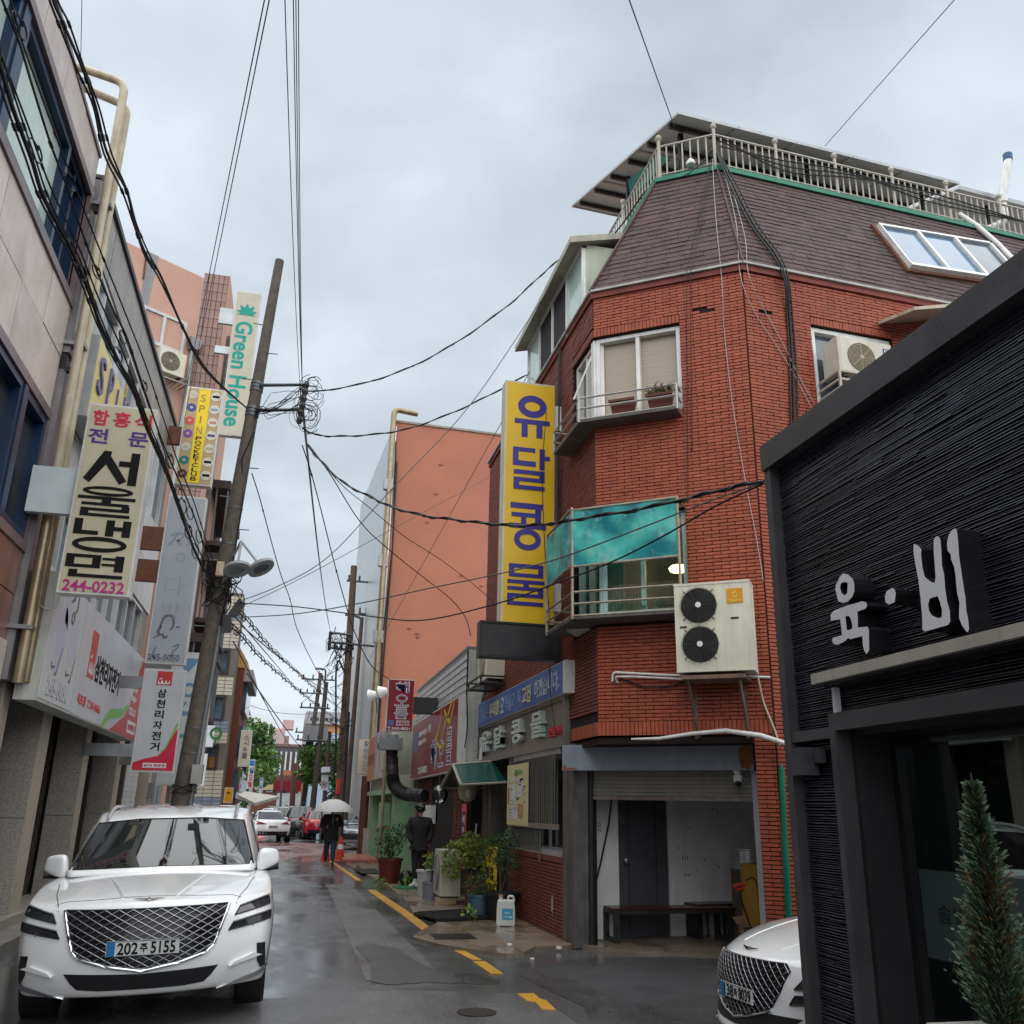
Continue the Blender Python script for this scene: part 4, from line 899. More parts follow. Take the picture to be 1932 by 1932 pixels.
# ---- third floor window, balcony box and pots
blind=M('bamboo_blind',(.33,.27,.205),(.27,.22,.165),rough=.4,scale=2,stretch=(1,1,30),spec=.6)
curt=M('dim_curtain_glass',(.10,.105,.10),(.06,.062,.06),rough=.08,spec=.6)
window(RED,FB,.02,1.24,6.87,8.15,white,blind,2,.055,-.16,-.04,panes=[blind])
window(RED,FA,-.96,-.02,6.87,8.15,white,curt,2,.055,-.16,-.04,panes=[curt,MATS['bamboo_blind']])
corner=MB();p=FB.p(-.02,0,-.09);corner.box(p.x-.03,p.x+.07,p.y-.05,p.y+.06,6.87,8.15);corner.build('corner_post',white,RED)
lev=M('louvre_frame',(.45,.43,.40),rough=.4,metal=.3)
def balcony(name,label,z0,zr,aB,aA,d,mat,slab=True,n=3):
 t=thing(name,label,'balcony',FB.p(.5,z0,0));OB=d*math.tan(.5*math.acos(FA.u.dot(FB.u)))
 if slab:
  b=MB();P=[FA.p(aA,0,.02),FA.p(aA,0,d),FA.p(OB,0,d),FB.p(aB,0,d),FB.p(aB,0,.02),FB.p(0,0,.02)]
  b.prism([(p.x,p.y)for p in P],z0,z0+.035);b.build('base',M('balcony_base',(.12,.115,.11),(.08,.078,.075),rough=.6,streak=.4),t)
 for k in range(n):
  z=z0+.04+(zr-z0-.04)*k/(n-1);b=MB()
  for fr,a0,a1 in((FA,aA,OB),(FB,-OB,aB)):
   b.tube([fr.p(a0,z,d),fr.p(a1,z,d)],.016,4)
  b.tube([FA.p(aA,z,.02),FA.p(aA,z,d)],.016,4);b.tube([FB.p(aB,z,.02),FB.p(aB,z,d)],.016,4)
  b.build('rail',mat,t)
 for p in(FA.p(aA,0,d),FA.p(OB,0,d),FB.p(aB,0,d)):MB().tube([p+Z3*z0,p+Z3*(zr+.01)],.018,6).build('post',mat,t)
 return t
balcony('window_balcony','upper steel window balcony holding two brown planters',6.74,7.10,1.22,-1.1,.28,lev)
balcony('window_balcony','lower rusty window balcony under the turquoise awning',3.97,4.32,1.20,-1.0,.40,M('stained_rail',(.34,.31,.25),(.25,.21,.16),rough=.5,metal=.2,streak=.4),n=3)
potm=M('maroon_pot',(.12,.03,.025),(.09,.025,.02),rough=.5)
def planter(name,label,fr,a0,a1,b0,b1,c0,c1,mat,cat='planter'):
 t=thing(name,label,cat,fr.p((a0+a1)/2,b0,(c0+c1)/2));b=MB(fr);w=.04
 b.v+=[fr.p(*p)for p in((a0+w,b0,c0+w),(a1-w,b0,c0+w),(a1-w,b0,c1-w),(a0+w,b0,c1-w),(a0,b1,c0),(a1,b1,c0),(a1,b1,c1),(a0,b1,c1))]
 b.f+=[[0,1,5,4],[1,2,6,5],[2,3,7,6],[3,0,4,7],[0,3,2,1],[4,5,6,7]]
 b.build('pot',mat,t);MB(fr).box(a0-.012,a1+.012,b1-.03,b1+.005,c1-.005,c1+.014).build('rim',mat,t);return t
planter('planter','bare maroon planter on the left of the upper balcony',FB,.28,.62,6.79,7.02,.06,.24,potm)
pl_=planter('planter','maroon planter with grassy spider plant, right of the upper balcony',FB,.80,1.14,6.79,7.02,.06,.24,potm)
def blades(parent,name,mat,base,n,L,w,seed,spread=1.0,droop=.6):
 r=random.Random(seed);mb=MB()
 for k in range(n):
  a=r.uniform(0,6.28);o=V(base)+V((r.uniform(-1,1),r.uniform(-1,1),0))*.05;l=L*r.uniform(.6,1.1);d=V((math.cos(a),math.sin(a),0))*spread
  P=[o+d*(l*f*(.35+.5*f))+Z3*(l*(f*.9-droop*f*f*1.1))for f in(0,.3,.6,1)];s=V((-d.y,d.x,0)).normalized()*w
  i=len(mb.v)
  for f,p in zip((1,.9,.6,.1),P):mb.v+=[p+s*f,p-s*f]
  for q in range(3):mb.f.append([i+2*q,i+2*q+2,i+2*q+3,i+2*q+1])
 return mb.build(name,mat,parent)
leafy=M('spider_leaf',(.13,.17,.04),(.26,.25,.09),rough=.5,scale=9)
for a in(.86,.97,1.08):blades(pl_,'leaves',leafy,FB.p(a,7.02,.15),30,.36,.009,int(a*100),.9,.6)
tag(MB(FB).tube([(-.22,7.1,.27),(-.02,7.85,.05)],.015,6).build('window_strut',lev),'thin steel strut rising from the upper balcony corner to the window','strut')
# ---- second floor window and the turquoise printed awning in front of it
glow=bpy.data.materials.new('ceiling_lamp_glow');glow.use_nodes=True;glow.node_tree.nodes['Principled BSDF'].inputs['Emission Color'].default_value=(1,.62,.25,1);glow.node_tree.nodes['Principled BSDF'].inputs['Emission Strength'].default_value=5
clearg=bpy.data.materials.new('clear_glass');clearg.use_nodes=True;nb=clearg.node_tree;pb=nb.nodes['Principled BSDF'];pb.inputs['Roughness'].default_value=.03;pb.inputs['Base Color'].default_value=(.9,.95,.95,1)
tr_=nb.nodes.new('ShaderNodeBsdfTransparent');tr_.inputs[0].default_value=(.85,.92,.9,1);gl_=nb.nodes.new('ShaderNodeBsdfGlossy');gl_.inputs['Roughness'].default_value=.03
fz=nb.nodes.new('ShaderNodeFresnel');fz.inputs[0].default_value=1.5;ms=nb.nodes.new('ShaderNodeMixShader');nb.links.new(fz.outputs[0],ms.inputs[0]);nb.links.new(tr_.outputs[0],ms.inputs[1]);nb.links.new(gl_.outputs[0],ms.inputs[2]);nb.links.new(ms.outputs[0],nb.nodes['Material Output'].inputs[0])
tealfr=M('teal_tinted_frame',(.38,.50,.48),(.3,.42,.4),rough=.4)
window(RED,FB,.02,1.20,4.09,5.43,tealfr,clearg,2,.05,-.16,-.06)
window(RED,FA,-.96,-.02,4.09,5.43,tealfr,clearg,2,.05,-.16,-.06)
room=M('dim_room',(.58,.52,.44),(.5,.45,.38),rough=.8)
b=MB(FB);b.box(-.5,1.6,3.95,4.0,-1.6,-.23).box(-.5,1.6,5.5,5.55,-1.6,-.23).box(-.5,1.6,4.0,5.5,-1.65,-1.6).box(1.55,1.6,4.0,5.5,-1.6,-.23);b.build('room',room,RED)
MB(FB).box(.62,.85,4.0,5.3,-1.3,-1.2).build('curtain',M('grey_curtain',(.10,.11,.11),rough=.8),RED)
b=MB(FB)
for k in range(6):b.tube([(.03+k*.05,4.12,-.3),(.03+k*.05,5.4,-.3)],.028,6)
b.build('curtain',M('cream_curtain',(.42,.42,.32),rough=.8),RED)
b=MB(FB);b.disc(0,0,.1,0,.02);tL=thing('ceiling_lamp','lit round ceiling lamp seen through the second floor window','lamp',FB.p(1.0,5.3,-.8))
MB().lathe([(.02,4.96),(.115,4.98),(.13,5.02),(.10,5.05),(.02,5.06)],FB.p(.97,-.22,-.62),18).build('glowing_shade',glow,tL)
MB().tube([FB.p(.97,4.84,-.62),FB.p(.97,5.5,-.62)],.012,6).build('stem',dark,tL)
b=MB(FB);grn=M('glass_sticker_green',(.04,.16,.10),rough=.5)
for a in(.28,.62,.82,1.05):
 for k in range(5):b.tube([(a,4.15,-.045),(a+.05*(k-2),4.27-.01*abs(k-2),-.045)],.005,3)
for a in(.4,.44,.48,.52):b.box(a,a+.012,4.14,4.34,-.046,-.04)
b.build('window_stickers',grn,RED)
tarp=bpy.data.materials.new('turquoise_print');tarp.use_nodes=True;N=tarp.node_tree.nodes;Lk=tarp.node_tree.links;bs=N['Principled BSDF'];bs.inputs['Roughness'].default_value=.3
g=N.new('ShaderNodeTexCoord');vz=N.new('ShaderNodeTexVoronoi');vz.inputs['Scale'].default_value=5.5;Lk.new(g.outputs['Object'],vz.inputs['Vector'])
nz=N.new('ShaderNodeTexNoise');nz.inputs['Scale'].default_value=2.6;nz.inputs['Detail'].default_value=5;Lk.new(g.outputs['Object'],nz.inputs['Vector'])
cr=N.new('ShaderNodeValToRGB');cr.color_ramp.elements[0].position=.36;cr.color_ramp.elements[0].color=(.01,.20,.25,1);cr.color_ramp.elements[1].position=.62;cr.color_ramp.elements[1].color=(.08,.55,.50,1)
e_=cr.color_ramp.elements.new(.72);e_.color=(.28,.62,.46,1);Lk.new(nz.outputs[0],cr.inputs[0])
dm=N.new('ShaderNodeMapRange');dm.inputs[1].default_value=.16;dm.inputs[2].default_value=.11;Lk.new(vz.outputs['Distance'],dm.inputs[0])
n3=N.new('ShaderNodeTexNoise');n3.inputs['Scale'].default_value=7;n3.inputs['Detail'].default_value=6;Lk.new(g.outputs['Object'],n3.inputs['Vector']);d3=N.new('ShaderNodeMapRange');d3.inputs[1].default_value=.60;d3.inputs[2].default_value=.68;Lk.new(n3.outputs[0],d3.inputs[0])
mxx=N.new('ShaderNodeMath');mxx.operation='MAXIMUM';ml=N.new('ShaderNodeMath');ml.operation='MULTIPLY';ml.inputs[1].default_value=.45;Lk.new(dm.outputs[0],ml.inputs[0]);m4=N.new('ShaderNodeMath');m4.operation='MULTIPLY';m4.inputs[1].default_value=.4;Lk.new(d3.outputs[0],m4.inputs[0]);Lk.new(ml.outputs[0],mxx.inputs[0]);Lk.new(m4.outputs[0],mxx.inputs[1])
mc_=N.new('ShaderNodeMixRGB');mc_.inputs[2].default_value=(.42,.60,.56,1);Lk.new(mxx.outputs[0],mc_.inputs[0]);Lk.new(cr.outputs[0],mc_.inputs[1]);Lk.new(mc_.outputs[0],bs.inputs['Base Color'])
trl=N.new('ShaderNodeBsdfTranslucent');Lk.new(mc_.outputs[0],trl.inputs[0]);mm=N.new('ShaderNodeMixShader');mm.inputs[0].default_value=.35;Lk.new(bs.outputs[0],mm.inputs[1]);Lk.new(trl.outputs[0],mm.inputs[2]);Lk.new(mm.outputs[0],N['Material Output'].inputs[0])
t=thing('fabric_screen','turquoise printed fabric screen stretched over the second floor corner window','awning',FB.p(.5,5,.3))
dS=.40;OB=dS*math.tan(.5*math.acos(FA.u.dot(FB.u)))
def cloth(fr,a0,a1,zt0,zt1,zb0,zb1,c,nm):
 mb=MB(fr);n,m=14,10
 for j in range(m+1):
  for i in range(n+1):
   f,h=i/n,j/m;z=(zb0+(zb1-zb0)*f)*(1-h)+(zt0+(zt1-zt0)*f)*h
   mb.pt((a0+(a1-a0)*f,z,c+.018*math.sin(f*9+h*3)*math.sin(h*3.1)+.008*math.sin(17*f-5*h)))
 for j in range(m):
  for i in range(n):k=j*(n+1)+i;mb.f.append([k,k+1,k+n+2,k+n+1])
 return mb.build(nm,tarp,t,60)
cloth(FB,-OB+.01,1.17,5.42,5.45,4.66,4.70,dS,'cloth');cloth(FA,-1.0,OB-.01,5.38,5.42,4.64,4.66,dS,'cloth')
b=MB();
for fr,a0,a1 in((FB,-OB,1.19),(FA,-1.02,OB)):
 b.tube([fr.p(a0,4.66,dS),fr.p(a1,4.69,dS)],.018,6);b.tube([fr.p(a0,5.43,dS),fr.p(a1,5.46,dS)],.018,6)
for p,q in((FB.p(1.19,4.1,dS),FB.p(1.19,5.47,dS)),(FA.p(OB,4.0,dS),FA.p(OB,5.44,dS)),(FA.p(-1.02,4.0,dS),FA.p(-1.02,5.42,dS)),(FB.p(1.19,5.46,.02),FB.p(1.19,5.46,dS)),(FA.p(-1.02,5.42,.02),FA.p(-1.02,5.42,dS))):b.tube([p,q],.02,6)
b.build('frame',MATS['stained_rail'],t)
# ---- air conditioners on the chamfer and in the lane window
t=thing('outdoor_unit','tall cream outdoor unit with two black fans on the brick chamfer','air conditioner',FB.p(1.6,3.3,.3))
a0,a1,z0,z1,dA=1.12,2.02,3.24,4.30,.47
b=MB(FB);b.box(a0,a1,z0,z1,.12,dA);b.build('case',ivory,t)
b=MB(FB);b.box(a0+.655*(a1-a0),a0+.66*(a1-a0),z0+.02,z1-.02,dA,dA+.003);b.box(a0-.004,a1+.004,z1-.02,z1+.008,.115,dA+.006).box(a0-.003,a1+.003,z0-.006,z0+.02,.115,dA+.005);b.build('trim',ivory,t)
for k,zc in enumerate((z0+.30*(z1-z0),z0+.745*(z1-z0))):
 ca=a0+.325*(a1-a0);r=.215
 o=MB(FB).disc(ca,zc,r,dA,dA+.004,36).build('fan_opening',M('fan_black',(.010,.010,.012),(.007,.007,.008),rough=.4),t)
 bl_=MB(FB)
 for q in range(3):
  aa=2.1*q+.5+k;P=[]
  for f in range(6):th=aa+f*.2;P.append((ca+r*.95*math.cos(th),zc+r*.95*math.sin(th)))
  bl_.prism([(ca+.05*math.cos(aa),zc+.05*math.sin(aa))]+P,dA+.005,dA+.008)
 bl_.build('fan_blades',blackgloss,o)
 g=MB(FB)
 for q in range(11):g.ring(ca,zc,r*(.17+.085*q)-.0018,r*(.17+.085*q)+.0018,dA+.030,dA+.034,36)
 for q in range(12):an=math.pi*q/6;g.tube([(ca,zc,dA+.034),(ca+r*1.04*math.cos(an),zc+r*1.04*math.sin(an),dA+.03),(ca+r*1.06*math.cos(an),zc+r*1.06*math.sin(an),dA)],.003,3)
 g.build('fan_guard',M('guard_wire',(.10,.10,.10),rough=.4,metal=.5),o)
 MB(FB).disc(ca,zc,.034,dA+.034,dA+.044,18).build('fan_hub',white,o)
 g=MB(FB)
 for an in(.8,2.35,3.9,5.5):g.tube([(ca+r*math.cos(an),zc+r*math.sin(an),dA+.02),(ca+r*1.2*math.cos(an),zc+r*1.2*math.sin(an),dA+.012)],.006,5)
 g.build('guard_clip',dark,o)
lb=MB(FB).box(a0+.70*(a1-a0),a0+.91*(a1-a0),z1-.27,z1-.09,dA,dA+.005).build('label',M('orange_label',(.62,.28,.02),rough=.35),t)
b=MB(FB);la=a0+.70*(a1-a0);text(b,'TEMPIA',la+.02,la+.17,z1-.255,z1-.225,dA+.009,.02);b.ring(la+.095,z1-.165,.018,.026,dA+.005,dA+.009,16);brush(b,[(la+.06,z1-.15),(la+.1,z1-.13),(la+.11,z1-.11)],.012,dA+.009,10);brush(b,[(la+.07,z1-.19),(la+.11,z1-.2),(la+.13,z1-.17)],.012,dA+.009,10);b.build('label_print',M('gold_mark',(.75,.55,.12),rough=.35),lb)
MB(FB).box(a0+.06,a0+.14,z0+.52,z0+.545,dA,dA+.004).box(a0+.74*(a1-a0),a0+.84*(a1-a0),z0+.60,z0+.625,dA,dA+.004).build('hand_slot',dark,t)
t=thing('wall_bracket','rusty steel wall bracket carrying the two fan outdoor unit','bracket',FB.p(1.6,3.1,.2))
rs=M('rusty_steel',(.20,.13,.10),(.11,.07,.055),rough=.7,streak=.5)
b=MB(FB);b.box(a0+.05,a1-.1,z0-.09,z0-.045,.02,dA+.02);b.build('shelf',rs,t)
for a in(a0+.12,a1-.18):
 MB(FB).tube([(a,z0-.09,dA-.02),(a+.02,z0-.72,.03)],.02,4).build('strut',rs,t);MB(FB).box(a-.02,a+.02,z0-.74,z0-.09,.0,.025).build('plate',rs,t)
 MB(FB).box(a-.03,a+.03,z0-.045,z0-.007,.15,dA-.03).build('rubber_foot',dark,t)
FCa=FC
window(RED,FC,1.04,2.34,6.80,8.13,white,bglass,2,.06,-.14,-.03);window(RED,FC,2.87,4.08,6.8,8.08,white,bglass,2,.06,-.14,-.03)
oldac=M('stained_white_case',(.58,.56,.50),(.50,.47,.40),rough=.45,streak=.45,dirt=(.33,.2,.09))
t=outdoor_unit('outdoor_unit','stained white outdoor unit in the lane window above the black facade',FC.at(0,0,.04),1.14,7.26,.86,.54,.34,body=oldac)
lb=MB(FC.at(0,0,.04)).box(1.86,1.95,7.34,7.72,.34,.345).build('badge',M('navy_badge',(.03,.06,.2)),t);text(MB(FC.at(0,0,.04)),'DAEWOO',1.875,1.935,7.36,7.70,.349,.03,1).build('badge_print',wprint,lb)
cage('unit_shelf','pale rail shelf under the stained outdoor unit in the lane window',FC,1.06,2.12,6.98,7.22,.46,railm,n=3)
t=thing('lane_canopy','small pale tilted canopy on the lane wall over the black roof','canopy',FC.p(3.0,8.4,.3))
b=MB(FC);b.v+=[FC.p(*p)for p in((2.15,8.40,.02),(3.4,8.72,.02),(3.4,8.55,.75),(2.15,8.22,.75))];b.v+=[v-V((0,0,.05))for v in b.v[:4]];b.f+=[[0,3,2,1],[4,5,6,7],[0,1,5,4],[1,2,6,5],[2,3,7,6],[3,0,4,7]];b.build('sheet',pipec,t)
t=thing('refrigerant_pipe','bent white insulated pipes below the two fan outdoor unit','pipe',FB.p(1,3.2,.1))
MB(FB).tube(rb([(BW,3.20,.06),(.9,3.27,.06),(.22,3.33,.06),(.20,3.22,.03)],.07),.016,8).build('pipe',white,t,60);MB(FB).tube(rb([(1.1,3.21,.09),(.5,3.26,.09),(.25,3.27,.09),(.27,3.2,.03)],.06),.013,8).build('pipe',white,t,60)
b=MB(FB);b.tube([(.3,3.25,.06),(.6,3.14,.05),(.9,3.12,.05),(1.15,3.18,.06)],.011,6);b.build('cable',black,t,60)
MB(FB).tube(rb([(BW-.14,3.2,.1),(BW-.1,2.9,.05),(BW+.02,2.55,.05),(BW+.05,2.4,.1)],.1),.013,8).build('pipe',pipec,t,60)
t=thing('wrapped_pipe','white wrapped pipe draped over the shutter box','pipe',FB.p(1,2.5,.1))
MB(FB).tube([(.45,2.50,.10),(.8,2.50,.14),(1.2,2.55,.16),(1.6,2.58,.17),(2.0,2.52,.17),(2.3,2.42,.14),(2.8,2.36,.1)],[.012,.02,.024,.028,.03,.028,.028],8).build('pipe',white,t,60)
# ---------------------------------------------------------------- shutter bay under the chamfer
bluegrey=M('blue_grey_sheet',(.26,.29,.34),(.21,.235,.275),rough=.45,streak=.35,dirt=(.12,.12,.13));rustp=M('rust_patch',(.30,.12,.03),(.18,.07,.03),rough=.8,scale=9)
post=M('weathered_steel',(.17,.16,.15),(.11,.105,.10),rough=.42,metal=.5,streak=.45,dirt=(.05,.045,.04),scale=4)
SHO=V((3.84,12.03,0));BO=V((5.44,10.17,0));SHE=V((5.62,10.52,0))
FSH=Fr(SHO,SHE-SHO);SW=(SHE-SHO).length
t=thing('shutter_bay','open shutter bay with white inner walls and a grey door under the chamfer','shop bay',(4.8,11.8,0))
b=MB(FSH);b.box(-.06,.10,0,2.36,-.16,.04);b.build('post',post,t)
b=MB(FSH);b.box(.11,.16,0,2.36,-.12,.02);b.build('guide_rail',dark,t)
b=MB(FSH);b.box(SW-.07,SW,0,2.36,-.12,.02);b.build('guide_rail',alu,t)
b=MB(FSH);b.box(-.17,SW+.02,2.16,2.485,-.2,.26);bx=b.build('shutter_box',bluegrey,t)
MB(FSH).prism(blob(SW-.06,2.31,.09,.16,14,.2,3),.262,.266).build('rust_patch',rustp,bx);MB(FSH).prism([(-.16,2.17),(.05,2.17),(-.02,2.2),(-.1,2.19),(-.14,2.24)],.262,.265).build('rust_patch',rustp,bx)
slat=M('shutter_slat_steel',(.25,.235,.205),(.20,.19,.165),rough=.45,metal=.3,streak=.3)
me=MB(FSH).box(.16,SW-.07,0,.046,-.05,-.02).mesh('shutter_slat',slat)
for k in range(7):piece('shutter_slat',me,t,Matrix.Translation((0,0,1.85+.05*k)))
MB(FSH).box(.16,SW-.07,1.80,1.845,-.06,.0).build('bottom_bar',M('worn_bar',(.30,.26,.22),(.2,.15,.12),rough=.4,metal=.4,streak=.5),t)
wallw=M('white_plaster',(.80,.80,.79),(.72,.72,.71),rough=.8,streak=.22,dirt=(.32,.30,.27),bump=.2,bscale=25)
FBk=Fr((3.92,12.40,0),(1,.16,0))
b=MB(FBk);wall_with_holes(b,0,3.2,.04,2.6,-.1,0,[(.60,1.40,.04,2.2)]);b.build('inner_wall',wallw,t)
b=MB();b.prism([(6.72,10.3),(6.8,10.3),(6.8,13.2),(6.72,13.2)],0,2.6);b.prism([(3.84,12.08),(3.92,12.08),(3.92,12.5),(3.84,12.5)],0,2.45);b.build('inner_wall',wallw,t)
b=MB();b.prism([(3.9,12.2),(5.6,10.5),(6.8,10.4),(6.8,13.2),(3.9,13)],2.36,2.42);b.build('ceiling',M('bay_ceiling',(.2,.2,.2)),t)
doorm=M('slate_door_paint',(.085,.088,.105),(.07,.073,.088),rough=.5,streak=.3)
d=MB(FBk).box(.61,1.39,.05,2.19,-.06,-.02).build('door',doorm,t)
b=MB(FBk);b.box(.76,.77,.1,2.15,-.02,-.012).box(1.20,1.21,.1,2.15,-.02,-.012);b.build('door_seam',dark,d)
b=MB(FBk);b.tube([(.69,1.02,-.02),(.69,1.02,.03)],.014,8);b.tube([(.69,1.02,.03),(.69,1.02,.045),(.69,1.02,.07),(.69,1.02,.085)],[.02,.036,.036,.015],12);b.build('knob',steel,d,50)
MB(FBk).box(.655,.69,1.50,1.55,-.02,.01).build('padlock',M('brass',(.35,.22,.06),rough=.4,metal=.6),d)
MB(FBk).box(.655,.67,1.55,1.60,-.02,-.0).build('hasp',steel,d)
st=MB(FBk).box(.26,.35,1.38,1.52,0,.004).build('notice',wprint,t);b=MB(FBk);b.ring(.305,1.475,.018,.026,.004,.006,16);text(b,'CCTV',.275,.335,1.41,1.425,.006);text(b,'녹화중',.275,.335,1.39,1.405,.006);b.build('notice_print',greyink,st)
b=MB(FBk);rr=random.Random(4)
for k in range(12):a,z=rr.uniform(1.5,2.4),rr.uniform(.7,1.9);b.prism(blob(a,z,.012,.012,7,.4,k),0,.003)
for k in range(3):b.box(1.62+k*.04,1.63+k*.04,1.02,1.08,0,.003)
b.build('wall_marks',dark,t)
MB(FBk).tube([(.52,2.1,.05),(.40,1.5,.10),(.28,1.0,.08),(.10,.45,.10),(.04,.2,.16),(.02,.05,.3),(-.05,.06,.4)],.012,6).build('black_hose',black,t,60)
t=thing('dome_camera','white dome security camera under the right end of the shutter box','camera',FSH.p(SW-.2,2.1,.15))
o=FSH.p(SW-.20,2.0,.17)
MB().lathe([(.03,.10),(.06,.155),(.055,.165)],o,16).build('base',white,t,40);MB().lathe([(.005,-.02),(.035,-.01),(.055,.03),(.058,.10),(.03,.11)],o,18).build('housing',white,t,50)
MB().lathe([(.002,-.03),(.03,-.02),(.042,.01),(.03,.04)],o+V((-.012,-.022,.0)),14).build('lens',blackgloss,t,50)
g0,g1=FB.px(1486,1735,.03),FB.px(1474,1452,.03);gp0,gp1=FB.p(g0[0],0,.03),FB.p(g1[0],g1[1],.03)
tag(MB().tube([gp0,gp1,gp1+V((0,0,.07))],[.036,.036,.008],10).build('green_pole',M('green_sleeve',(.0,.12,.075),(.0,.09,.06),rough=.5),None,50),'green sleeved pole leaning beside the shutter rail','pole')
wood=M('dark_stained_wood',(.07,.025,.02),(.045,.018,.015),rough=.3,scale=4,stretch=(1,1,12))
t=thing('bench','black framed bench with dark wooden seat standing before the grey door','bench',(4.9,11.9,.05))
FBn=Fr((4.27,12.02,.05),(1,.03,0))
for k in range(3):MB(FBn).box(0,1.75,.385,.41,-.02-.13*k-.125,-.02-.13*k).build('seat_board',wood,t)
for a in(.0,1.62):
 b=MB(FBn);b.box(a,a+.07,0,.045,-.42,.0).box(a,a+.07,.335,.38,-.42,.0).box(a,a+.07,.045,.335,-.05,.0).box(a,a+.07,.045,.335,-.42,-.37);b.build('leg',dark,t)
MB(FBn).box(.07,1.62,.34,.38,-.045,-.01).build('seat_frame',dark,t);MB(FBn).box(.07,1.62,.34,.38,-.41,-.375).build('seat_frame',dark,t)
t=thing('bench','second dark bench half hidden behind the parked saloon in the bay','bench',(5.9,12.2,.05));FB2=Fr((5.55,12.3,.05),(1,.1,0))
MB(FB2).box(0,1.1,.40,.43,-.4,0).build('seat',wood,t)
for a in(0.02,.98):MB(FB2).box(a,a+.07,0,.40,-.38,-.02).build('leg',dark,t)
b=MB(FB2)
for k in range(6):b.box(.15+.13*k,.18+.13*k,.02,.39,-.03,-.01)
b.build('slats',dark,t)
t=thing('stock_pot','big aluminium stock pot at the back of the shutter bay','pot',(6.3,12.3,.9))
sp0=on(1413,1640,Y=12.0);sz=sp0.z
MB().lathe([(.19,sz),(.20,sz+.01),(.20,sz+.24),(.215,sz+.25),(.215,sz+.265)],(sp0.x,12.0,0),24).build('body',alu,t,40);MB().tube([(sp0.x-.2,11.95,sz+.17),(sp0.x-.24,11.9,sz+.17),(sp0.x-.24,12.05,sz+.17),(sp0.x-.2,12.05,sz+.17)],.012,6).build('handle',alu,t)
MB().box(sp0.x-.17,sp0.x+.17,11.83,12.2,.05,sz-.005).build('stand',M('stand_brown',(.16,.11,.08),rough=.7),t)
c0,c1=on(1430,1732,Y=11.3),on(1462,1632,Y=11.3)
tag(MB().box(c0.x,c1.x,11.3,11.7,.05,c1.z).build('yellow_cabinet',M('mustard_paint',(.50,.28,.04),(.43,.24,.035),rough=.5,streak=.2)),'mustard yellow cabinet standing in the right of the shutter bay','cabinet')
k0=on(1400,1745,Y=11.1);FX=Fr((k0.x,11.1,.05),(.93,-.2,0));t=thing('cardboard_box','open brown cardboard box low in the right of the bay','box',FX.o);card=M('cardboard',(.26,.17,.09),(.21,.135,.07),rough=.85)
MB(FX).box(0,.34,0,.30,-.15,0,'u').build('body',card,t);b=MB(FX);b.prism([(-.02,.30),(.10,.30),(.06,.40),(-.08,.38)],-.15,-.14);b.box(0,.34,.30,.305,.0,.10);b.build('flap',card,t)
g_=on(1396,1674,Y=10.95);t=thing('hand_trolley','folding trolley with a red handle grip leaning by the cardboard box','trolley',g_);T_=lambda x,y,z:g_+V((x,y,z))
MB().tube(rb([T_(0,0,0),T_(.02,.02,-.16),T_(.16,.06,-.5),T_(.22,.08,-.66)],.05),.012,6).build('frame',dark,t);MB().tube(rb([T_(.10,.02,.08),T_(.22,.04,.12),T_(.36,.06,-.25),T_(.36,.06,-.62)],.08),.012,6).build('frame',rust,t)
MB().tube([T_(-.09,-.03,.02),T_(0,0,.03),T_(.09,.02,.03),T_(.03,0,-.03),T_(-.05,-.02,-.02)],.022,7).build('grip',M('red_plastic',(.55,.06,.02),rough=.4),t)
wm=MB(Fr(T_(.16,.02,-.62),(.9,.3,0)));wm.ring(0,0,.09,.13,-.02,.02,20);wm.build('wheel',black,t)
# ---------------------------------------------------------------- bean sprout restaurant under the brick wall (street side)
steelp=M('stainless_panel',(.30,.27,.245),(.22,.20,.18),rough=.33,metal=.65,streak=.35,dirt=(.09,.07,.06),scale=2)
fadb=M('faded_blue_vinyl',(.03,.075,.27),(.05,.105,.31),rough=.4,scale=1.2,streak=.2,dirt=(.22,.27,.38))
wornw=M('worn_white_letter',(.50,.53,.55),(.22,.27,.38),rough=.5,scale=7);worny=M('worn_yellow_letter',(.55,.50,.28),(.45,.42,.25),rough=.5,scale=7);washed=M('washed_letter',(.20,.27,.45),(.12,.19,.37),rough=.5,scale=5)
YA=lambda Y:11.05-Y
t=thing('restaurant_front','stainless clad restaurant front with raised syllables and barred window','shopfront',(3.75,15,0))
F=Fr((3.73,11.05,0),(0,-1,0))
a_l,a_r=YA(18.1),YA(12.25)
MB(F).box(a_l,a_r,2.50,3.28,-.15,.02).build('fascia',steelp,t)
b=MB(F);b.box(a_l,a_r,3.14,3.28,.02,.07).box(a_l,a_r,2.50,2.62,.02,.07).box(a_r-.08,a_r,2.62,3.14,.02,.07).box(a_l,a_l+.08,2.62,3.14,.02,.07);b.box(YA(15.55),YA(15.53),2.62,3.14,.02,.03);b.build('fascia_trim',steelp,t)
lets=M('pale_green_letter',(.50,.56,.50),(.42,.48,.42),rough=.4);letd=M('letter_side',(.05,.045,.04),rough=.5)
for ch,y0,y1 in(('유',17.75,17.15),('달',16.62,16.0),('콩',15.25,14.6),('물',13.95,13.3)):
 b=MB(F);text(b,ch,YA(y0),YA(y1),2.70,3.08,.11,.045,0,.088);b.build('letter',lets,t)
b=MB(F);text(b,'일반음식점',YA(13.15),YA(12.45),2.67,2.80,.05,.03,0,.03);b.build('letter',redprint,t)
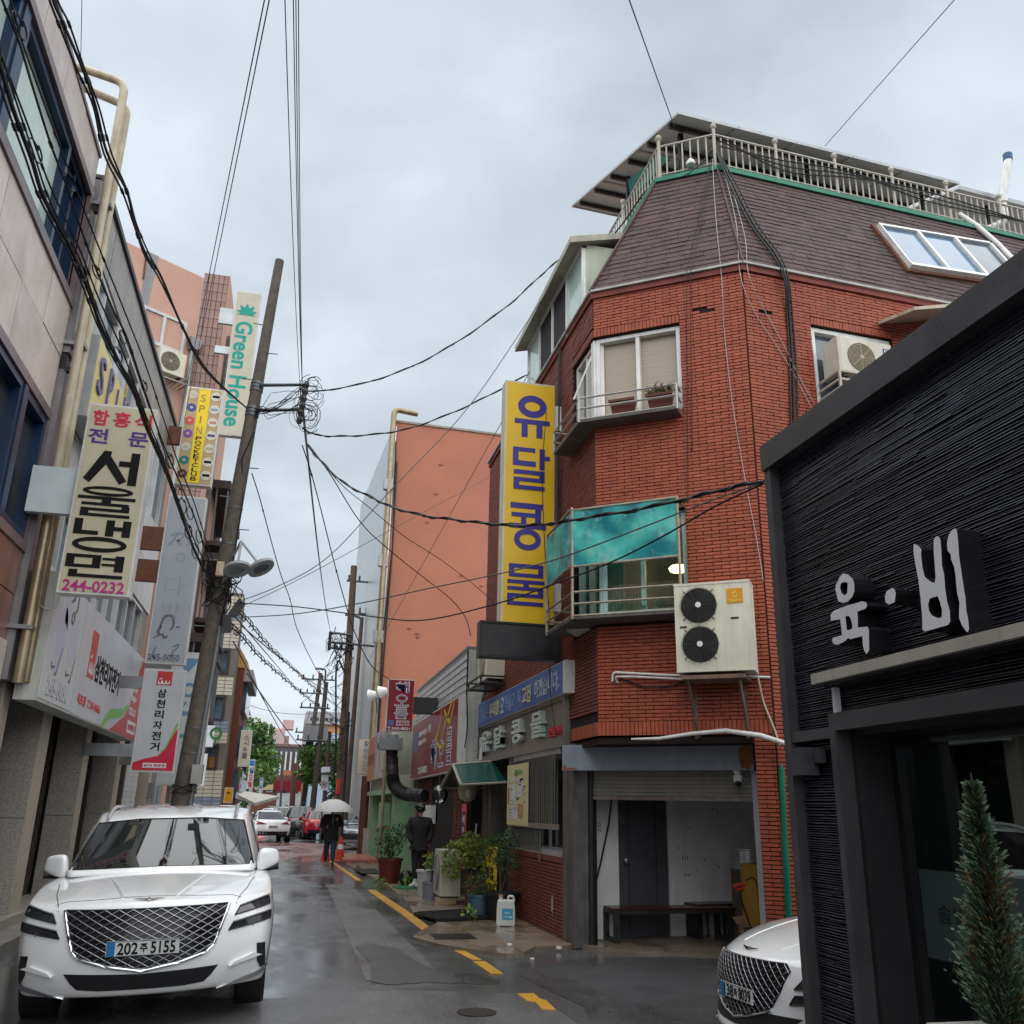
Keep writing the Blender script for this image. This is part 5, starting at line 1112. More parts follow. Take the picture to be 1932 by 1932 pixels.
sq=MB(F).box(YA(17.05),YA(16.72),2.66,2.9,.02,.026).build('plaque',M('violet_plaque',(.12,.12,.28),rough=.4),t);b=MB(F);text(b,'통콩',YA(17.0),YA(16.78),2.79,2.87,.03);text(b,'식물',YA(17.0),YA(16.78),2.69,2.77,.03);b.build('plaque_print',wprint,sq)
sq=MB(F).box(YA(18.08),YA(17.8),2.56,3.0,.075,.082).build('crane_poster',wprint,t);MB(F).prism([(YA(18.06),2.8),(YA(17.9),2.95),(YA(17.84),2.98),(YA(17.95),2.86),(YA(18.0),2.75)],.083,.086).build('crane_print',MATS['print_blue'],sq)
s=thing('banner_sign','faded blue slogan banner with half washed out white and yellow syllables','sign',(3.7,15,3.4));Fb=Fr((3.60,11.05,0),(0,-1,0))
MB(Fb).box(YA(18.0),YA(11.98),3.19,3.64,-.14,0).build('case',casew,s);MB(Fb).box(YA(17.99),YA(12.12),3.20,3.63,0,.006).build('face',fadb,s)
for wd,y0,y1,m_ in(('콩물은',17.85,17.05,washed),('우리콩',16.95,16.1,worny),('오',16.0,15.72,wornw),('직물고',15.65,14.9,washed),('지',14.75,14.5,washed),('고집',14.42,13.85,worny),('하겠습니다.',13.65,12.28,wornw)):
 text(MB(Fb),wd,YA(y0),YA(y1),3.27,3.55,.012,.03).build('word',m_,s)
MB(F).box(YA(15.45),YA(12.62),1.08,2.50,-.5,-.45).build('window_glass',dglass,t)
b=MB(F);b.box(YA(15.45),YA(12.6),1.05,1.12,-.42,.02).box(YA(15.45),YA(12.6),2.42,2.5,-.45,.02);b.build('window_frame',alu,t)
for y in(15.45,14.6,13.8,13.1,12.68):MB(F).box(YA(y),YA(y)+.05,1.12,2.42,-.42,-.38).build('mullion',alu,t)
barm=M('weathered_bar',(.18,.165,.14),(.12,.11,.095),rough=.5,metal=.3,streak=.3)
me=MB(F).tube([(0,0,.05),(0,1.02,.05)],.012,5).mesh('bar',barm);me2=MB(F).tube([(0,0,.05),(0,.33,.05)],.012,5).mesh('bar',barm)
for k in range(24):piece('bar',me,t,Matrix.Translation((0,12.78+.112*k-11.05,1.40)))
for k in range(17):piece('bar',me2,t,Matrix.Translation((0,13.55+.112*k-11.05,1.08)))
MB(F).box(YA(15.5),YA(12.62),1.40,1.47,.03,.09).build('rail',steelp,t);MB(F).tube([(YA(13.5),1.4,.05),(YA(13.5),.95,.07)],.014,5).build('rail_pin',barm,t)
for y in(12.36,15.62):MB(F).box(YA(y)-.12,YA(y)+.10,0,2.5,-.3,.02).build('pillar',post,t)
MB().prism([(3.72,12.02),(3.86,12.02),(3.86,12.28),(3.72,12.28)],0,2.52).build('pillar',post,t)
b=MB(F);b.box(YA(15.5),YA(12.45),0,1.05,-.25,-.004);b.build('low_wall',mortar,t)
lowb=M('maroon_brick',(.19,.05,.04),(.14,.038,.032),rough=.5,scale=6,streak=.2,dirt=(.10,.04,.04))
brickwork(t,F,YA(15.5),YA(12.46),.03,.97,mat=lowb,seed=8);soldier(t,F,YA(15.5),YA(12.46),.97,.085,lowb)
MB(F).prism(blob(YA(12.95),.42,.05,.12,16,.35,5),.03,.036).build('plaster_patch',M('chipped_plaster',(.33,.27,.22),rough=.8),t)
s=thing('menu_banner','cream menu banner hanging over the left of the barred window','banner',(3.6,14.9,1.4));Fm=Fr((3.63,11.05,0),(0,-1,0))
MB(Fm).box(YA(15.5),YA(14.1),1.42,2.36,-.01,0).build('sheet',M('cream_sheet',(.55,.50,.26),(.50,.45,.24),rough=.5,scale=1.2),s)
b=MB(Fm);text(b,'콩물국수',YA(15.0),YA(14.45),2.18,2.27,.005,.02);b.build('heading',M('menu_green',(.12,.25,.14)),s)
b=MB(Fm);rr=random.Random(2)
for(y,z,w_,h_)in((15.35,1.75,.45,.3),(14.75,1.85,.35,.28),(15.3,1.5,.5,.2),(15.2,2.1,.3,.06),(14.6,2.1,.25,.06)):b.box(YA(y),YA(y)+w_,z,z+h_,0,.003)
b.build('print_panels',M('menu_white',(.55,.56,.55)),s)
b=MB(Fm)
for k in range(30):
 y=rr.uniform(14.3,15.35);z=rr.uniform(1.48,2.1);b.box(YA(y),YA(y)+rr.uniform(.06,.16),z,z+.014,.003,.005)
b.build('print_lines',greyink,s)
b=MB(Fm)
for k in range(4):b.box(YA(14.7)+k*.09,YA(14.7)+k*.09+.03,1.52,1.74,.003,.005)
b.box(YA(15.42),YA(15.32),1.75,2.0,.003,.005);b.build('print_red',M('menu_ochre',(.45,.14,.06)),s)
MB(F).box(YA(18.05),YA(15.72),.04,2.5,-.6,-.55).build('door_glass',dark,t)
b=MB(F);b.box(YA(18.05),YA(17.7),.04,2.5,-.5,.0).box(YA(17.55),YA(17.35),.04,2.5,-.5,-.02);b.build('pillar',steelp,t)
b=MB(F)
for k in range(7):b.box(YA(17.2)+k*.18,YA(17.2)+k*.18+.03,.1,2.1,-.52,-.48)
b.build('door_slats',barm,t)
MB(F).tube(rb([(YA(15.92),1.05,-.3),(YA(15.92),1.05,-.2),(YA(15.92),1.35,-.2),(YA(15.92),1.35,-.3)],.04),.018,7).build('door_handle',alu,t)
yp=M('yellow_poster',(.70,.55,.02),(.64,.50,.02),rough=.4,scale=1);s=thing('yellow_poster','yellow poster on the restaurant door behind the potted tree','poster',(3.4,16.2,.2));Fy=Fr((3.52,11.05,0),(0,-1,0))
MB(Fy).box(YA(16.75),YA(15.75),.22,1.05,-.02,0).build('sheet',yp,s);b=MB(Fy);text(b,'244-5234',YA(16.6),YA(15.85),.32,.45,.005,.03);text(b,'개업',YA(16.6),YA(15.95),.52,.72,.005,.03);b.build('lettering',ink,s)
MB(Fy).prism(blob(YA(16.2),.9,.1,.1,14,.1,2),0,.005).build('red_mark',red,s)
s=thing('door_hood','dark green translucent gabled hood over the restaurant door','hood',(3.4,17,2.2))
hood=M('green_hood_sheet',(.008,.065,.052),(.005,.042,.034),rough=.2);hf=M('hood_frame',(.33,.30,.25),rough=.5)
r0,r1=V((3.70,17.0,2.50)),V((2.95,17.0,2.42));e0,e1=V((3.70,18.0,2.1)),V((2.9,18.0,2.04));g0,g1=V((3.70,15.85,2.1)),V((2.9,15.85,2.04))
b=MB();b.v+=[r0,r1,e1,e0,g0,g1];b.v+=[v-V((0,0,.02))for v in b.v[:6]];b.f+=[[0,3,2,1],[0,1,5,4],[6,7,8,9],[6,10,11,7],[1,2,8,7],[5,1,7,11]];b.build('sheet',hood,s)
b=MB();b.tube([r0,r1],.025,5);b.tube([e1,r1,g1],.03,5);b.tube([e0,e1],.02,5);b.tube([g0,g1],.02,5);b.tube([e1,e1+V((.8,0,0))],.02,5);b.build('frame',hf,s)
s=thing('dome_camera','small white camera under the green door hood','camera',(3.3,17.5,1.95));MB().lathe([(.02,2.0),(.06,1.99),(.065,1.9),(.03,1.84)],(3.35,17.45,0),12).build('body',white,s,40)
tag(MB().tube([(3.3,16.95,.05),(3.42,17.0,1.4)],.015,6).build('broom_handle',alu),'thin pale broom handle leaning against the steel pillar','broom')
# ---- sign column and dot matrix board hung from the brick wall
t=thing('hanging_sign','tall yellow sign with four dark blue syllables on the red brick corner','sign',(3.1,12.7,4.2))
F=Fr((0,12.6,0),(1,0,0));k_=12.6/12.3
x0,zb0=F.px(944,1176);x1,zb1=F.px(1045,1178);xt,zt=F.px(1046,728)
yel=M('sign_yellow',(.64,.40,.005),(.57,.35,.005),rough=.35,scale=.8,streak=.12,dirt=(.5,.36,.12));navy=M('navy_print',(.025,.018,.20),(.022,.016,.17),rough=.4,scale=1)
MB(F).box(x0,x1,zb0,zt,-.26,0).build('case',M('sign_case_cream',(.55,.50,.38),(.46,.41,.3),rough=.4,streak=.3),t)
MB(F).box(x0+.03,x1-.01,zb0+.03,zt-.03,0,.006).build('face',yel,t)
H=zt-zb0;W_=x1-x0
def ybox(py0,py1,px0,px1):
 a0_,b1_=F.px(px0,py0);a1_,b0_=F.px(px1,py1);return a0_,a1_,b0_,b1_
yu=[('o',.5,.735,.41,.265,.19),('r',0,.31,1,.42),('r',.20,0,.37,.31),('r',.62,0,.79,.31)]
dal=[('r',.0,.62,.15,1),('r',.0,.56,.62,.68),('r',.15,.90,.60,1),('r',.72,.50,.86,1),('r',.86,.73,1,.83),('r',.03,.36,.86,.46),('r',.72,.24,.86,.36),('r',.03,.19,.86,.28),('r',.03,.0,.18,.19),('r',.03,.0,.86,.095)]
kong=[('r',.03,.88,.90,1),('r',.70,.56,.86,.88),('r',.06,.70,.70,.79),('r',.32,.56,.46,.70),('r',0,.46,1,.56),('o',.5,.23,.36,.225,.145)]
mul=[('r',.03,.68,.17,1),('r',.80,.68,.94,1),('r',.17,.90,.80,1),('r',.17,.68,.80,.77),('r',0,.52,.97,.61),('r',.42,.44,.56,.52),('r',.0,.36,.94,.445),('r',.80,.27,.94,.36),('r',.0,.195,.94,.28),('r',.0,.0,.15,.195),('r',.0,0,.94,.09)]
for lst,(py0,py1,q0,q1)in((yu,(747,826,971,1037)),(dal,(846,925,967,1037)),(kong,(950,1039,960,1030)),(mul,(1065,1143,957,1029))):
 pm=(py0+py1)/2;a_l,_=F.px(q0,pm);a_r,_=F.px(q1,pm);_,b1_=F.px((q0+q1)/2,py0);_,b0_=F.px((q0+q1)/2,py1)
 strokes(MB(F),(a_l,a_r,b0_,b1_),lst).build('syllable',navy,t)
b=MB(F)
for z in(zb0+.25,zt-.75):b.box(x1,3.76,z,z+.42,-.2,-.05)
b.build('bracket',white,t)
t=thing('dot_matrix_board','black dot matrix board under the tall yellow sign','display',(3,12.7,3.7))
x0,z0=F.px(904,1238);x1,z1=F.px(1060,1180)
MB(F).box(x0,x1,z0,z1,-.22,-.02).build('case',dark,t);b=MB(F);b.box(x0,x1,z0,z0+.03,-.02,.01).box(x0,x1,z1-.03,z1,-.02,.01).box(x0,x0+.03,z0+.03,z1-.03,-.02,.01).box(x1-.03,x1,z0+.03,z1-.03,-.02,.01);b.build('frame',black,t)
b=MB(F);nx_,nz_=50,16
for i in range(nx_):
 for j in range(nz_):a=x0+.05+(x1-x0-.1)*i/(nx_-1);z=z0+.05+(z1-z0-.1)*j/(nz_-1);b.box(a-.007,a+.007,z-.007,z+.007,-.02,-.008,'k')
b.build('led_dots',M('led_grey',(.045,.045,.05),rough=.4),t,kind='stuff')
b=MB(F)
for a in(x0+.42,x0+.7,x1-.25):b.box(a,a+.05,z1,z1+.08,-.16,-.08)
b.build('hanger',steel,t)
t=outdoor_unit('outdoor_unit','white outdoor unit on the brick wall behind the dot matrix board',FA,YA(17.2),3.95,.85,.6,.34);cage('unit_shelf','iron shelf under the outdoor unit behind the dot matrix board',FA,YA(17.4),YA(16.2),3.82,3.95,.5,dark,n=2)
# ---------------------------------------------------------------- black ribbed restaurant, near right
BX=3.4
FK=Fr((BX,5.79,0),(0,-1,0))
frame_m=M('charcoal_frame',(.055,.052,.058),(.042,.04,.045),rough=.38,scale=3,coat=.15)
rib=M('black_rib',(.038,.041,.060),(.026,.028,.042),rough=.23,rand=.1,spec=.6,scale=9,rvar=.10)
t=thing('black_restaurant','black ribbed restaurant front with charcoal frame, nearest on the right','building',(BX,3,0))
TOPZ=4.33
D0=.55
b=MB(FK);b.box(.0,9,2.23,TOPZ-.01,-.3,-.03).box(.0,D0,0,2.23,-.3,-.03);b.build('wall',M('black_backing',(.008,.008,.009),rough=.6),t)
b=MB(FK);b.box(.0,9,0,TOPZ-.01,-6.5,-3.2);b.box(0.0,.05,0,TOPZ-.01,-3.2,-.3);b.box(.05,9,TOPZ-.06,TOPZ-.01,-3.2,-.3);b.build('side_wall',MATS['black_backing'],t)
b=MB(FK);b.box(-.02,9,TOPZ-.20,TOPZ,-.35,.10);b.build('parapet',frame_m,t)
b=MB(FK);b.box(-.01,.07,0,TOPZ-.20,-.35,.08);b.build('corner_trim',frame_m,t)
b=MB(FK);b.box(.07,D0-.002,2.12,2.19,-.03,.07);b.build('trim',frame_m,t);b=MB(FK);b.box(D0,9,2.16,2.27,-.03,.08);b.build('trim',frame_m,t);b=MB(FK);b.box(D0,D0+.06,0,2.16,-.03,.08);b.build('trim',frame_m,t)
rr=random.Random(11);rest=MB(FK);cnt=0
def ribs(a0,a1,z0,z1,single):
 global cnt
 z=z0
 while z<z1-.008:
  h=rr.choice((.010,.013,.016));a=a0-rr.uniform(0,.5)
  while a<a1:
   L=rr.uniform(.25,.75);p,q=max(a,a0),min(a+L,a1);a+=L
   if q-p<.03:continue
   d=rr.uniform(.004,.015);zz=z+rr.uniform(-.002,.002);mb=rest
   one=single and cnt<240 and rr.random()<.25
   if one:mb=MB(FK)
   d2=d+rr.uniform(-.006,.006);i=len(mb.v)
   mb.v+=[FK.p(p,zz,-.03),FK.p(q,zz,-.03),FK.p(q,zz+h*.3,d2),FK.p(p,zz+h*.3,d),FK.p(p,zz+h*.75,d*.9),FK.p(q,zz+h*.75,d2*.9),FK.p(q,zz+h,-.03),FK.p(p,zz+h,-.03)]
   mb.f+=[[i,i+1,i+2,i+3],[i+3,i+2,i+5,i+4],[i+4,i+5,i+6,i+7],[i,i+3,i+4,i+7],[i+1,i+6,i+5,i+2]]
   if one:mb.build('rib',rib,t);cnt+=1
  z+=h+.003
ribs(.07,4.4,2.27,TOPZ-.20,True);ribs(.07,D0,2.19,2.27,False);ribs(.07,D0-.0,.0,2.12,True)
rest.build('rib',rib,t,kind='stuff')
rev=M('reveal_black',(.022,.021,.024),(.016,.016,.018),rough=.5)
b=MB(FK);b.box(D0+.06,D0+.10,0,2.16,-.35,-.03).box(D0+.1,9,2.13,2.16,-.35,-.03);b.build('reveal',rev,t)
b=MB(FK);b.box(D0+.1,D0+.16,0,2.13,-.35,-.27).box(D0+.16,9,2.07,2.13,-.35,-.27);b.build('glass_frame',blackgloss,t)
darkmir=M('entrance_glass',(.12,.145,.14),(.12,.145,.14),rough=.015,metal=1.0)
gl=MB(FK).box(D0+.16,6,0,2.07,-.34,-.33).build('glass',darkmir,t)
MB(FK).box(D0+.17,6,.88,1.36,-.328,-.327).build('frosted_band',M('frosted_band',(.045,.062,.062),(.04,.056,.056),rough=.35),gl)
b=MB(FK);text(b,'솔밥·육회',D0+.30,D0+.85,1.08,1.18,-.324,.0);b.build('band_lettering',M('band_ink',(.015,.02,.022),rough=.5),gl)
MB(FK).box(.5,9,0,.05,-1.2,.0).build('threshold',concrete,t)
FLt=Fr((BX,5.98,0),(0,-1,0));CL=.15
letw=M('white_acrylic',(.62,.63,.66),(.56,.57,.60),rough=.25,scale=2)
def LP(pts):
 out=[]
 for x,y in pts:out.append(FLt.px((2400+x*.2588)*.6457,(1500+y*.2588)*.6457,CL))
 return out
def ext(mb_face,mb_side,outer,holes=()):
 """filled outline with holes: a bridge is cut from the outline to every hole"""
 bm=bmesh.new()
 es=[]
 for loop in[outer,*holes]:
  vs=[bm.verts.new((p[0],p[1],0))for p in loop]
  es+=[bm.edges.new((vs[i],vs[(i+1)%len(vs)]))for i in range(len(vs))]
 bmesh.ops.triangle_fill(bm,use_beauty=True,use_dissolve=False,edges=es)
 bm.verts.index_update();i=len(mb_face.v)
 for v in bm.verts:mb_face.pt((v.co.x,v.co.y,CL))
 for f in bm.faces:
  q=[i+v.index for v in f.verts];mb_face.f.append(q if f.normal.z>0 else q[::-1])
 bm.free()
 for loop in[outer,*holes]:
  j=len(mb_side.v);n=len(loop)
  for p in loop:mb_side.pt((p[0],p[1],CL-.003))
  for p in loop:mb_side.pt((p[0],p[1],.0))
  for k in range(n):mb_side.f.append([j+k,j+(k+1)%n,j+n+(k+1)%n,j+n+k])
shapes=[([(245,678),(300,690),(355,740),(372,800),(372,880),(350,940),(300,995),(245,1010),(195,995),(178,950),(172,905),(158,860),(165,800),(190,760),(205,715)],[[(250,775),(295,780),(297,820),(290,900),(265,930),(230,900),(212,840),(218,795)]]),([(105,1140),(140,1100),(200,1075),(255,1055),(290,1040),(370,1020),(460,992),(505,1005),(518,1040),(500,1075),(405,1110),(412,1180),(412,1290),(520,1278),(536,1310),(538,1420),(540,1540),(512,1590),(488,1560),(468,1490),(462,1385),(330,1420),(300,1408),(270,1440),(185,1485),(140,1475),(120,1440),(128,1405),(232,1375),(225,1290),(212,1195),(160,1205),(108,1212)],[[(272,1162),(312,1158),(330,1190),(348,1250),(348,1300),(300,1320),(288,1318),(280,1250)]]),([(800,842),(828,858),(840,905),(828,1000),(765,1030),(725,1005),(718,945),(735,880)],[]),([(1040,350),(1065,348),(1110,380),(1130,410),(1125,465),(1140,600),(1162,700),(1170,720),(1240,775),(1278,785),(1290,720),(1278,560),(1270,460),(1268,300),(1295,260),(1325,262),(1345,300),(1355,430),(1362,590),(1385,690),(1398,850),(1420,1000),(1450,1100),(1455,1220),(1430,1260),(1165,1335),(1140,1310),(1140,1190),(1120,960),(1095,750),(1060,560),(1042,450)],[[(1225,960),(1310,935),(1340,1000),(1362,1090),(1360,1170),(1320,1185),(1250,1155),(1215,1100),(1205,1030)]]),([(1510,168),(1530,185),(1545,320),(1555,480),(1590,720),(1628,960),(1635,1090),(1655,1180),(1668,1300),(1658,1340),(1640,1340),(1590,1270),(1555,1180),(1555,1100),(1560,1010),(1530,880),(1515,700),(1498,600),(1465,520),(1460,460),(1425,420),(1418,330),(1440,240),(1475,190)],[])]
t2=thing('raised_letters','raised white brush letters with black returns on the ribbed facade','sign',FLt.p(1.2,3.0,.1))
for outer,holes in shapes:
 f=MB(FLt);s=MB(FLt);ext(f,s,LP(outer),[LP(h)for h in holes]);o=f.build('letter',letw,t2);s.build('letter_return',blackgloss,o)
t2=thing('light_bar','long pale unlit light bar mounted under the raised letters','light',FK.p(1,2.47,.1))
b=MB(FK);b.box(.52,5,2.455,2.52,.02,.16);b.build('cover',M('pale_bar',(.36,.335,.30),(.30,.28,.25),rough=.4,streak=.2),t2);b=MB(FK);b.box(.53,5,2.44,2.455,.0,.12);b.build('mount',dark,t2)
t2=thing('tube_light','short white tube light on the rib wall below the light bar','light',FK.p(.6,2.3,.05));MB(FK).box(.585,.615,2.27,2.43,.02,.06).build('tube',wprint,t2);MB(FK).box(.54,.60,2.25,2.275,.0,.06).build('mount',dark,t2);MB(FK).tube([(.56,2.44,.03),(.54,2.40,.05),(.57,2.36,.04)],.004,5).build('wire',dark,t2)
t2=thing('corner_box','dark weathered metal lamp box on the narrow ribbed strip','lamp',FK.p(.2,1.9,.1));q0=FK.px(1492,1412,.14);q1=FK.px(1518,1462,.14)
MB(FK).box(q0[0],q1[0],q1[1],q0[1],.03,.14).build('box',M('weathered_black',(.06,.062,.07),(.03,.03,.035),rough=.4,scale=14,streak=.3),t2);MB(FK).box(q1[0]+.002,q1[0]+.09,q0[1]-.10,q0[1]-.01,.03,.07).build('box_plate',frame_m,t2)
b=MB(FK);rr=random.Random(5)
for k in range(260):a=rr.uniform(0,4.2);z=TOPZ-.19+.17*rr.random();b.disc(a,z,rr.uniform(.002,.0045),.10,.1025,5)
b.build('water_drops',M('water_drop',(.10,.10,.11),rough=.05),t,kind='stuff')
# ---------------------------------------------------------------- seafood house: red sign, corrugated parapet
corr=M('corrugated_white',(.52,.54,.55),(.42,.44,.45),rough=.35,metal=.25,streak=.3,dirt=(.2,.18,.15))
t=thing('red_sign_restaurant','low restaurant with corrugated white parapet and brick piers beyond the stainless front','shop',(3.4,22,0))
XF=3.42;F=Fr((XF,18.25,0),(0,-1,0));YB=lambda Y:18.25-Y
MB().box(4.1,8,18.3,26.2,0,4.6).build('wall',M('pale_siding_back',(.3,.3,.3)),t)
MB().box(3.45,4.1,18.3,26.2,2.45,4.6).build('parapet_core',MATS['pale_siding_back'],t)
b=MB(F);n=15;P=[]
for k in range(n):z=2.5+k*.155;P+=[(z,.0),(z+.11,.0),(z+.125,.03),(z+.15,.03)]
me=MB(F).box(0,7.7,0,.14,-.02,.02).box(0,7.7,.12,.145,.02,.04).mesh('corrugated_strip',corr)
for k in range(9):piece('corrugated_strip',me,t,Matrix.Translation((0,25.9-18.25,3.38+.155*k)))
FE=Fr((3.40,18.2,0),(1,0,0))
MB(FE).box(.0,.16,2.45,4.8,-.2,.02).build('corner_board',M('siding_cream',(.45,.46,.42),(.38,.39,.36),rough=.5,streak=.35),t)
me=MB(FE).box(.16,.36,0,.125,-.15,0).mesh('siding_board',MATS['siding_cream'])
for k in range(18):piece('siding_board',me,t,Matrix.Translation((0,0,2.5+.13*k)))
MB().box(3.36,4.2,18.17,26.0,4.78,4.83).build('cap',steel,t)
s=thing('fascia_sign','dark red fascia sign with outlined blue syllables and a yellow brush mark','sign',(3.3,22,3));Fs=Fr((3.28,18.25,0),(0,-1,0))
dred=M('dark_red_vinyl',(.21,.012,.022),(.18,.01,.02),rough=.3,scale=1,streak=.1,dirt=(.12,.02,.03))
MB(Fs).box(YB(25.6),YB(18.25),2.37,3.85,-.13,0).build('case',casew,s);MB(Fs).box(YB(25.55),YB(18.55),2.40,3.82,0,.006).build('face',dred,s)
outl=M('outline_white',(.66,.66,.68));navy2=M('navy_fill',(.03,.025,.17))
for ch,y0,y1,z0,z1 in(('해',22.05,21.15,2.5,3.2),('오',20.85,20.15,2.52,3.12),('름',19.85,19.1,2.52,3.3)):
 o=text(MB(Fs),ch,YB(y0),YB(y1),z0,z1,.010,.024).build('syllable',outl,s);text(MB(Fs),ch,YB(y0)+.05,YB(y1)-.05,z0+.035,z1-.035,.014,-.014).build('syllable_fill',navy2,o)
ymark=M('yellow_mark',(.62,.48,.02));b=MB(Fs)
for pts in([(YB(19.2),3.84),(YB(19.9),3.5),(YB(20.6),3.05)],[(YB(20.6),3.8),(YB(20.75),3.5),(YB(21.1),3.25),(YB(21.4),3.3)],[(YB(21.4),3.3),(YB(21.0),3.05),(YB(20.5),2.95),(YB(20.0),3.0)],[(YB(18.9),3.84),(YB(19.5),3.3),(YB(19.9),2.95)],[(YB(20.3),3.75),(YB(19.6),3.45),(YB(19.3),3.5)]):brush(b,pts,.09,.012)
b.build('brush_mark',ymark,s)
bl_=MB(Fs).box(YB(25.2),YB(24.5),3.05,3.6,.006,.010).build('blue_panel',M('panel_blue',(.05,.11,.30),(.1,.18,.35),rough=.4),s)
b=MB(Fs);text(b,'돌솥비빔밥',YB(24.3),YB(22.9),3.42,3.55,.010,.02);text(b,'전문점',YB(22.7),YB(22.2),3.42,3.6,.01,.02);text(b,'돌솥손두부',YB(24.3),YB(22.9),3.2,3.32,.010,.02);text(b,'T.243-8821',YB(24.2),YB(22.6),2.48,2.64,.010,.02);b.build('lettering',wprint,s)
s=thing('hanging_sign','small dark red hanging sign with three outlined blue syllables','sign',(2.4,22,3.4));Fh=Fr((0,22.0,0),(1,0,0))
MB(Fh).box(2.16,2.79,3.37,4.60,-.18,0).build('case',casew,s);MB(Fh).box(2.18,2.785,3.39,4.58,0,.006).build('face',dred,s)
for ch,z1 in(('해',4.55),('오',4.24),('름',3.94)):
 o=text(MB(Fh),ch,2.34,2.68,z1-.28,z1,.010,.024).build('syllable',outl,s);text(MB(Fh),ch,2.365,2.655,z1-.26,z1-.02,.014,-.014).build('syllable_fill',navy2,o)
MB(Fh).box(2.22,2.34,3.50,3.63,.006,.010).build('blue_panel',MATS['panel_blue'],s)
b=MB(Fh);text(b,'돌솥비빔밥',2.40,2.72,3.575,3.635,.010,.01);text(b,'돌솥손두부',2.40,2.72,3.50,3.56,.010,.01);text(b,'T.243-8821',2.2,2.74,3.41,3.47,.010,.02);b.build('lettering',wprint,s)
MB(Fh).box(2.79,3.4,3.8,4.2,-.14,-.04).build('bracket',dark,s)
brk=M('rough_maroon_brick',(.15,.045,.035),(.10,.03,.026),rough=.65,scale=6,streak=.2,dirt=(.05,.02,.02))
Fg=Fr((3.52,18.25,0),(0,-1,0))
MB(Fg).box(YB(26),YB(18.3),0,2.45,-.35,-.03).build('ground_wall',MATS['black_backing'],t)
for(y0,y1)in((25.8,23.2),(20.1,19.2)):
 rB=random.Random(int(y0));z=.05;rw=0;mb=MB(Fg)
 while z<2.3:
  a=YB(y0)-(.12 if rw%2 else 0)
  while a<YB(y1):
   p,q=max(a,YB(y0)),min(a+.235,YB(y1));a+=.235
   if q-p>.03:mb.box(p+.006,q-.006,z+.006,z+.079,-.04,rB.uniform(-.005,.012),'k')
  z+=.085;rw+=1
 mb.build('brick',brk,t,kind='stuff')
dr=MB(Fg).box(YB(23.15),YB(20.2),.05,2.3,-.2,-.15).build('glass_doors',greenglass,t)
b=MB(Fg)
for y in(23.15,22.4,21.4,20.6,20.15):b.box(YB(y)-.04,YB(y)+.04,.05,2.3,-.15,-.08)
b.build('door_frame',alu,dr);MB(Fg).box(YB(20.18),YB(20.02),.05,2.3,-.1,-.02).build('wood_jamb',M('wood_jamb',(.17,.07,.035),rough=.5),dr)
b=MB(Fg);b.box(YB(22.3),YB(21.8),1.2,1.62,-.148,-.14);ps=b.build('poster',redprint,dr);text(MB(Fg),'개조',YB(22.25),YB(21.85),1.3,1.5,-.135,.02).build('poster_print',MATS['print_blue'],ps)
b=MB(Fg);b.box(YB(21.0),YB(20.7),.4,1.9,-.148,-.14);b.build('poster',MATS['poster_white'],dr)
b=MB(Fg);b.box(YB(23.1),YB(22.85),.2,1.5,-.148,-.14);b.build('poster',redprint,dr)
s=thing('banner','red and blue vertical banner beside the brick pier','banner',(3.4,18.6,.4));MB(Fg).box(YB(18.95),YB(18.45),.55,1.75,.0,.02).build('sheet',redprint,s);MB(Fg).box(YB(18.85),YB(18.55),.9,1.6,.02,.024).build('panel',MATS['navy_fill'],s);b=MB(Fg);vtext(b,'식사개시',YB(18.82),YB(18.58),1.55,.7,.03);b.build('lettering',wprint,s)
s=thing('meter_case','off white meter case with rust streak on the brick pier','box',(3.4,22,1.5));q0=Fg.px(791,1551,.1);q1=Fg.px(815,1519,.1)
MB(Fg).box(q0[0],q1[0],q0[1],q1[1],.0,.12).build('case',white,s);MB(Fg).prism(blob((q0[0]+q1[0])/2,q0[1]+.07,.25,.07,12,.3,2),.12,.123).build('rust_stain',rustp,s)
s=thing('globe_lamp','clear globe lamp hanging before the red sign restaurant','lamp',(3.1,21.9,2.0));
gp=on(829,1499,Y=20.3);MB().lathe([(.02,-.21),(.12,-.17),(.185,-.04),(.185,.04),(.12,.16),(.05,.2)],gp,18).build('globe',clearg,s,50);MB().tube([gp+V((0,0,.2)),gp+V((0,0,.4))],.03,8).build('stem',dark,s);MB().lathe([(.02,.06),(.05,.08),(.05,.16),(.02,.2)],gp,10).build('bulb',wprint,s,40)
s=thing('lantern','cream paper lantern with dark ribs beside the red banner','lantern',(3.42,17.95,1.9));MB().lathe([(.05,1.78),(.15,1.84),(.19,1.98),(.19,2.1),(.15,2.22),(.05,2.28)],(3.42,17.95,0),16).build('shade',creamv,s,50)
b=MB()
for k in range(5):a=k*.63;b.tube([V((3.42,17.95,0))+V((math.cos(a)*r,math.sin(a)*r,z))for r,z in((.055,1.78),(.155,1.84),(.195,1.98),(.195,2.1),(.155,2.22),(.055,2.28))],.008,4)
b.build('ribs',dark,s)
s=thing('exhaust_duct','ribbed black exhaust duct rising to a grey metal hood beside the red sign','duct',(2.8,25,2))
P=rb([(3.4,23.6,1.95),(2.95,24.3,1.98),(2.72,24.8,2.2),(2.66,25,3.1)],.35,8);Q=[]
for i in range(len(P)-1):
 for k in range(5):Q.append(P[i].lerp(P[i+1],k/5))
Q.append(P[-1]);MB().tube(Q,[.17 if i%2 else.152 for i in range(len(Q))],14).build('flexible_duct',dark,s)
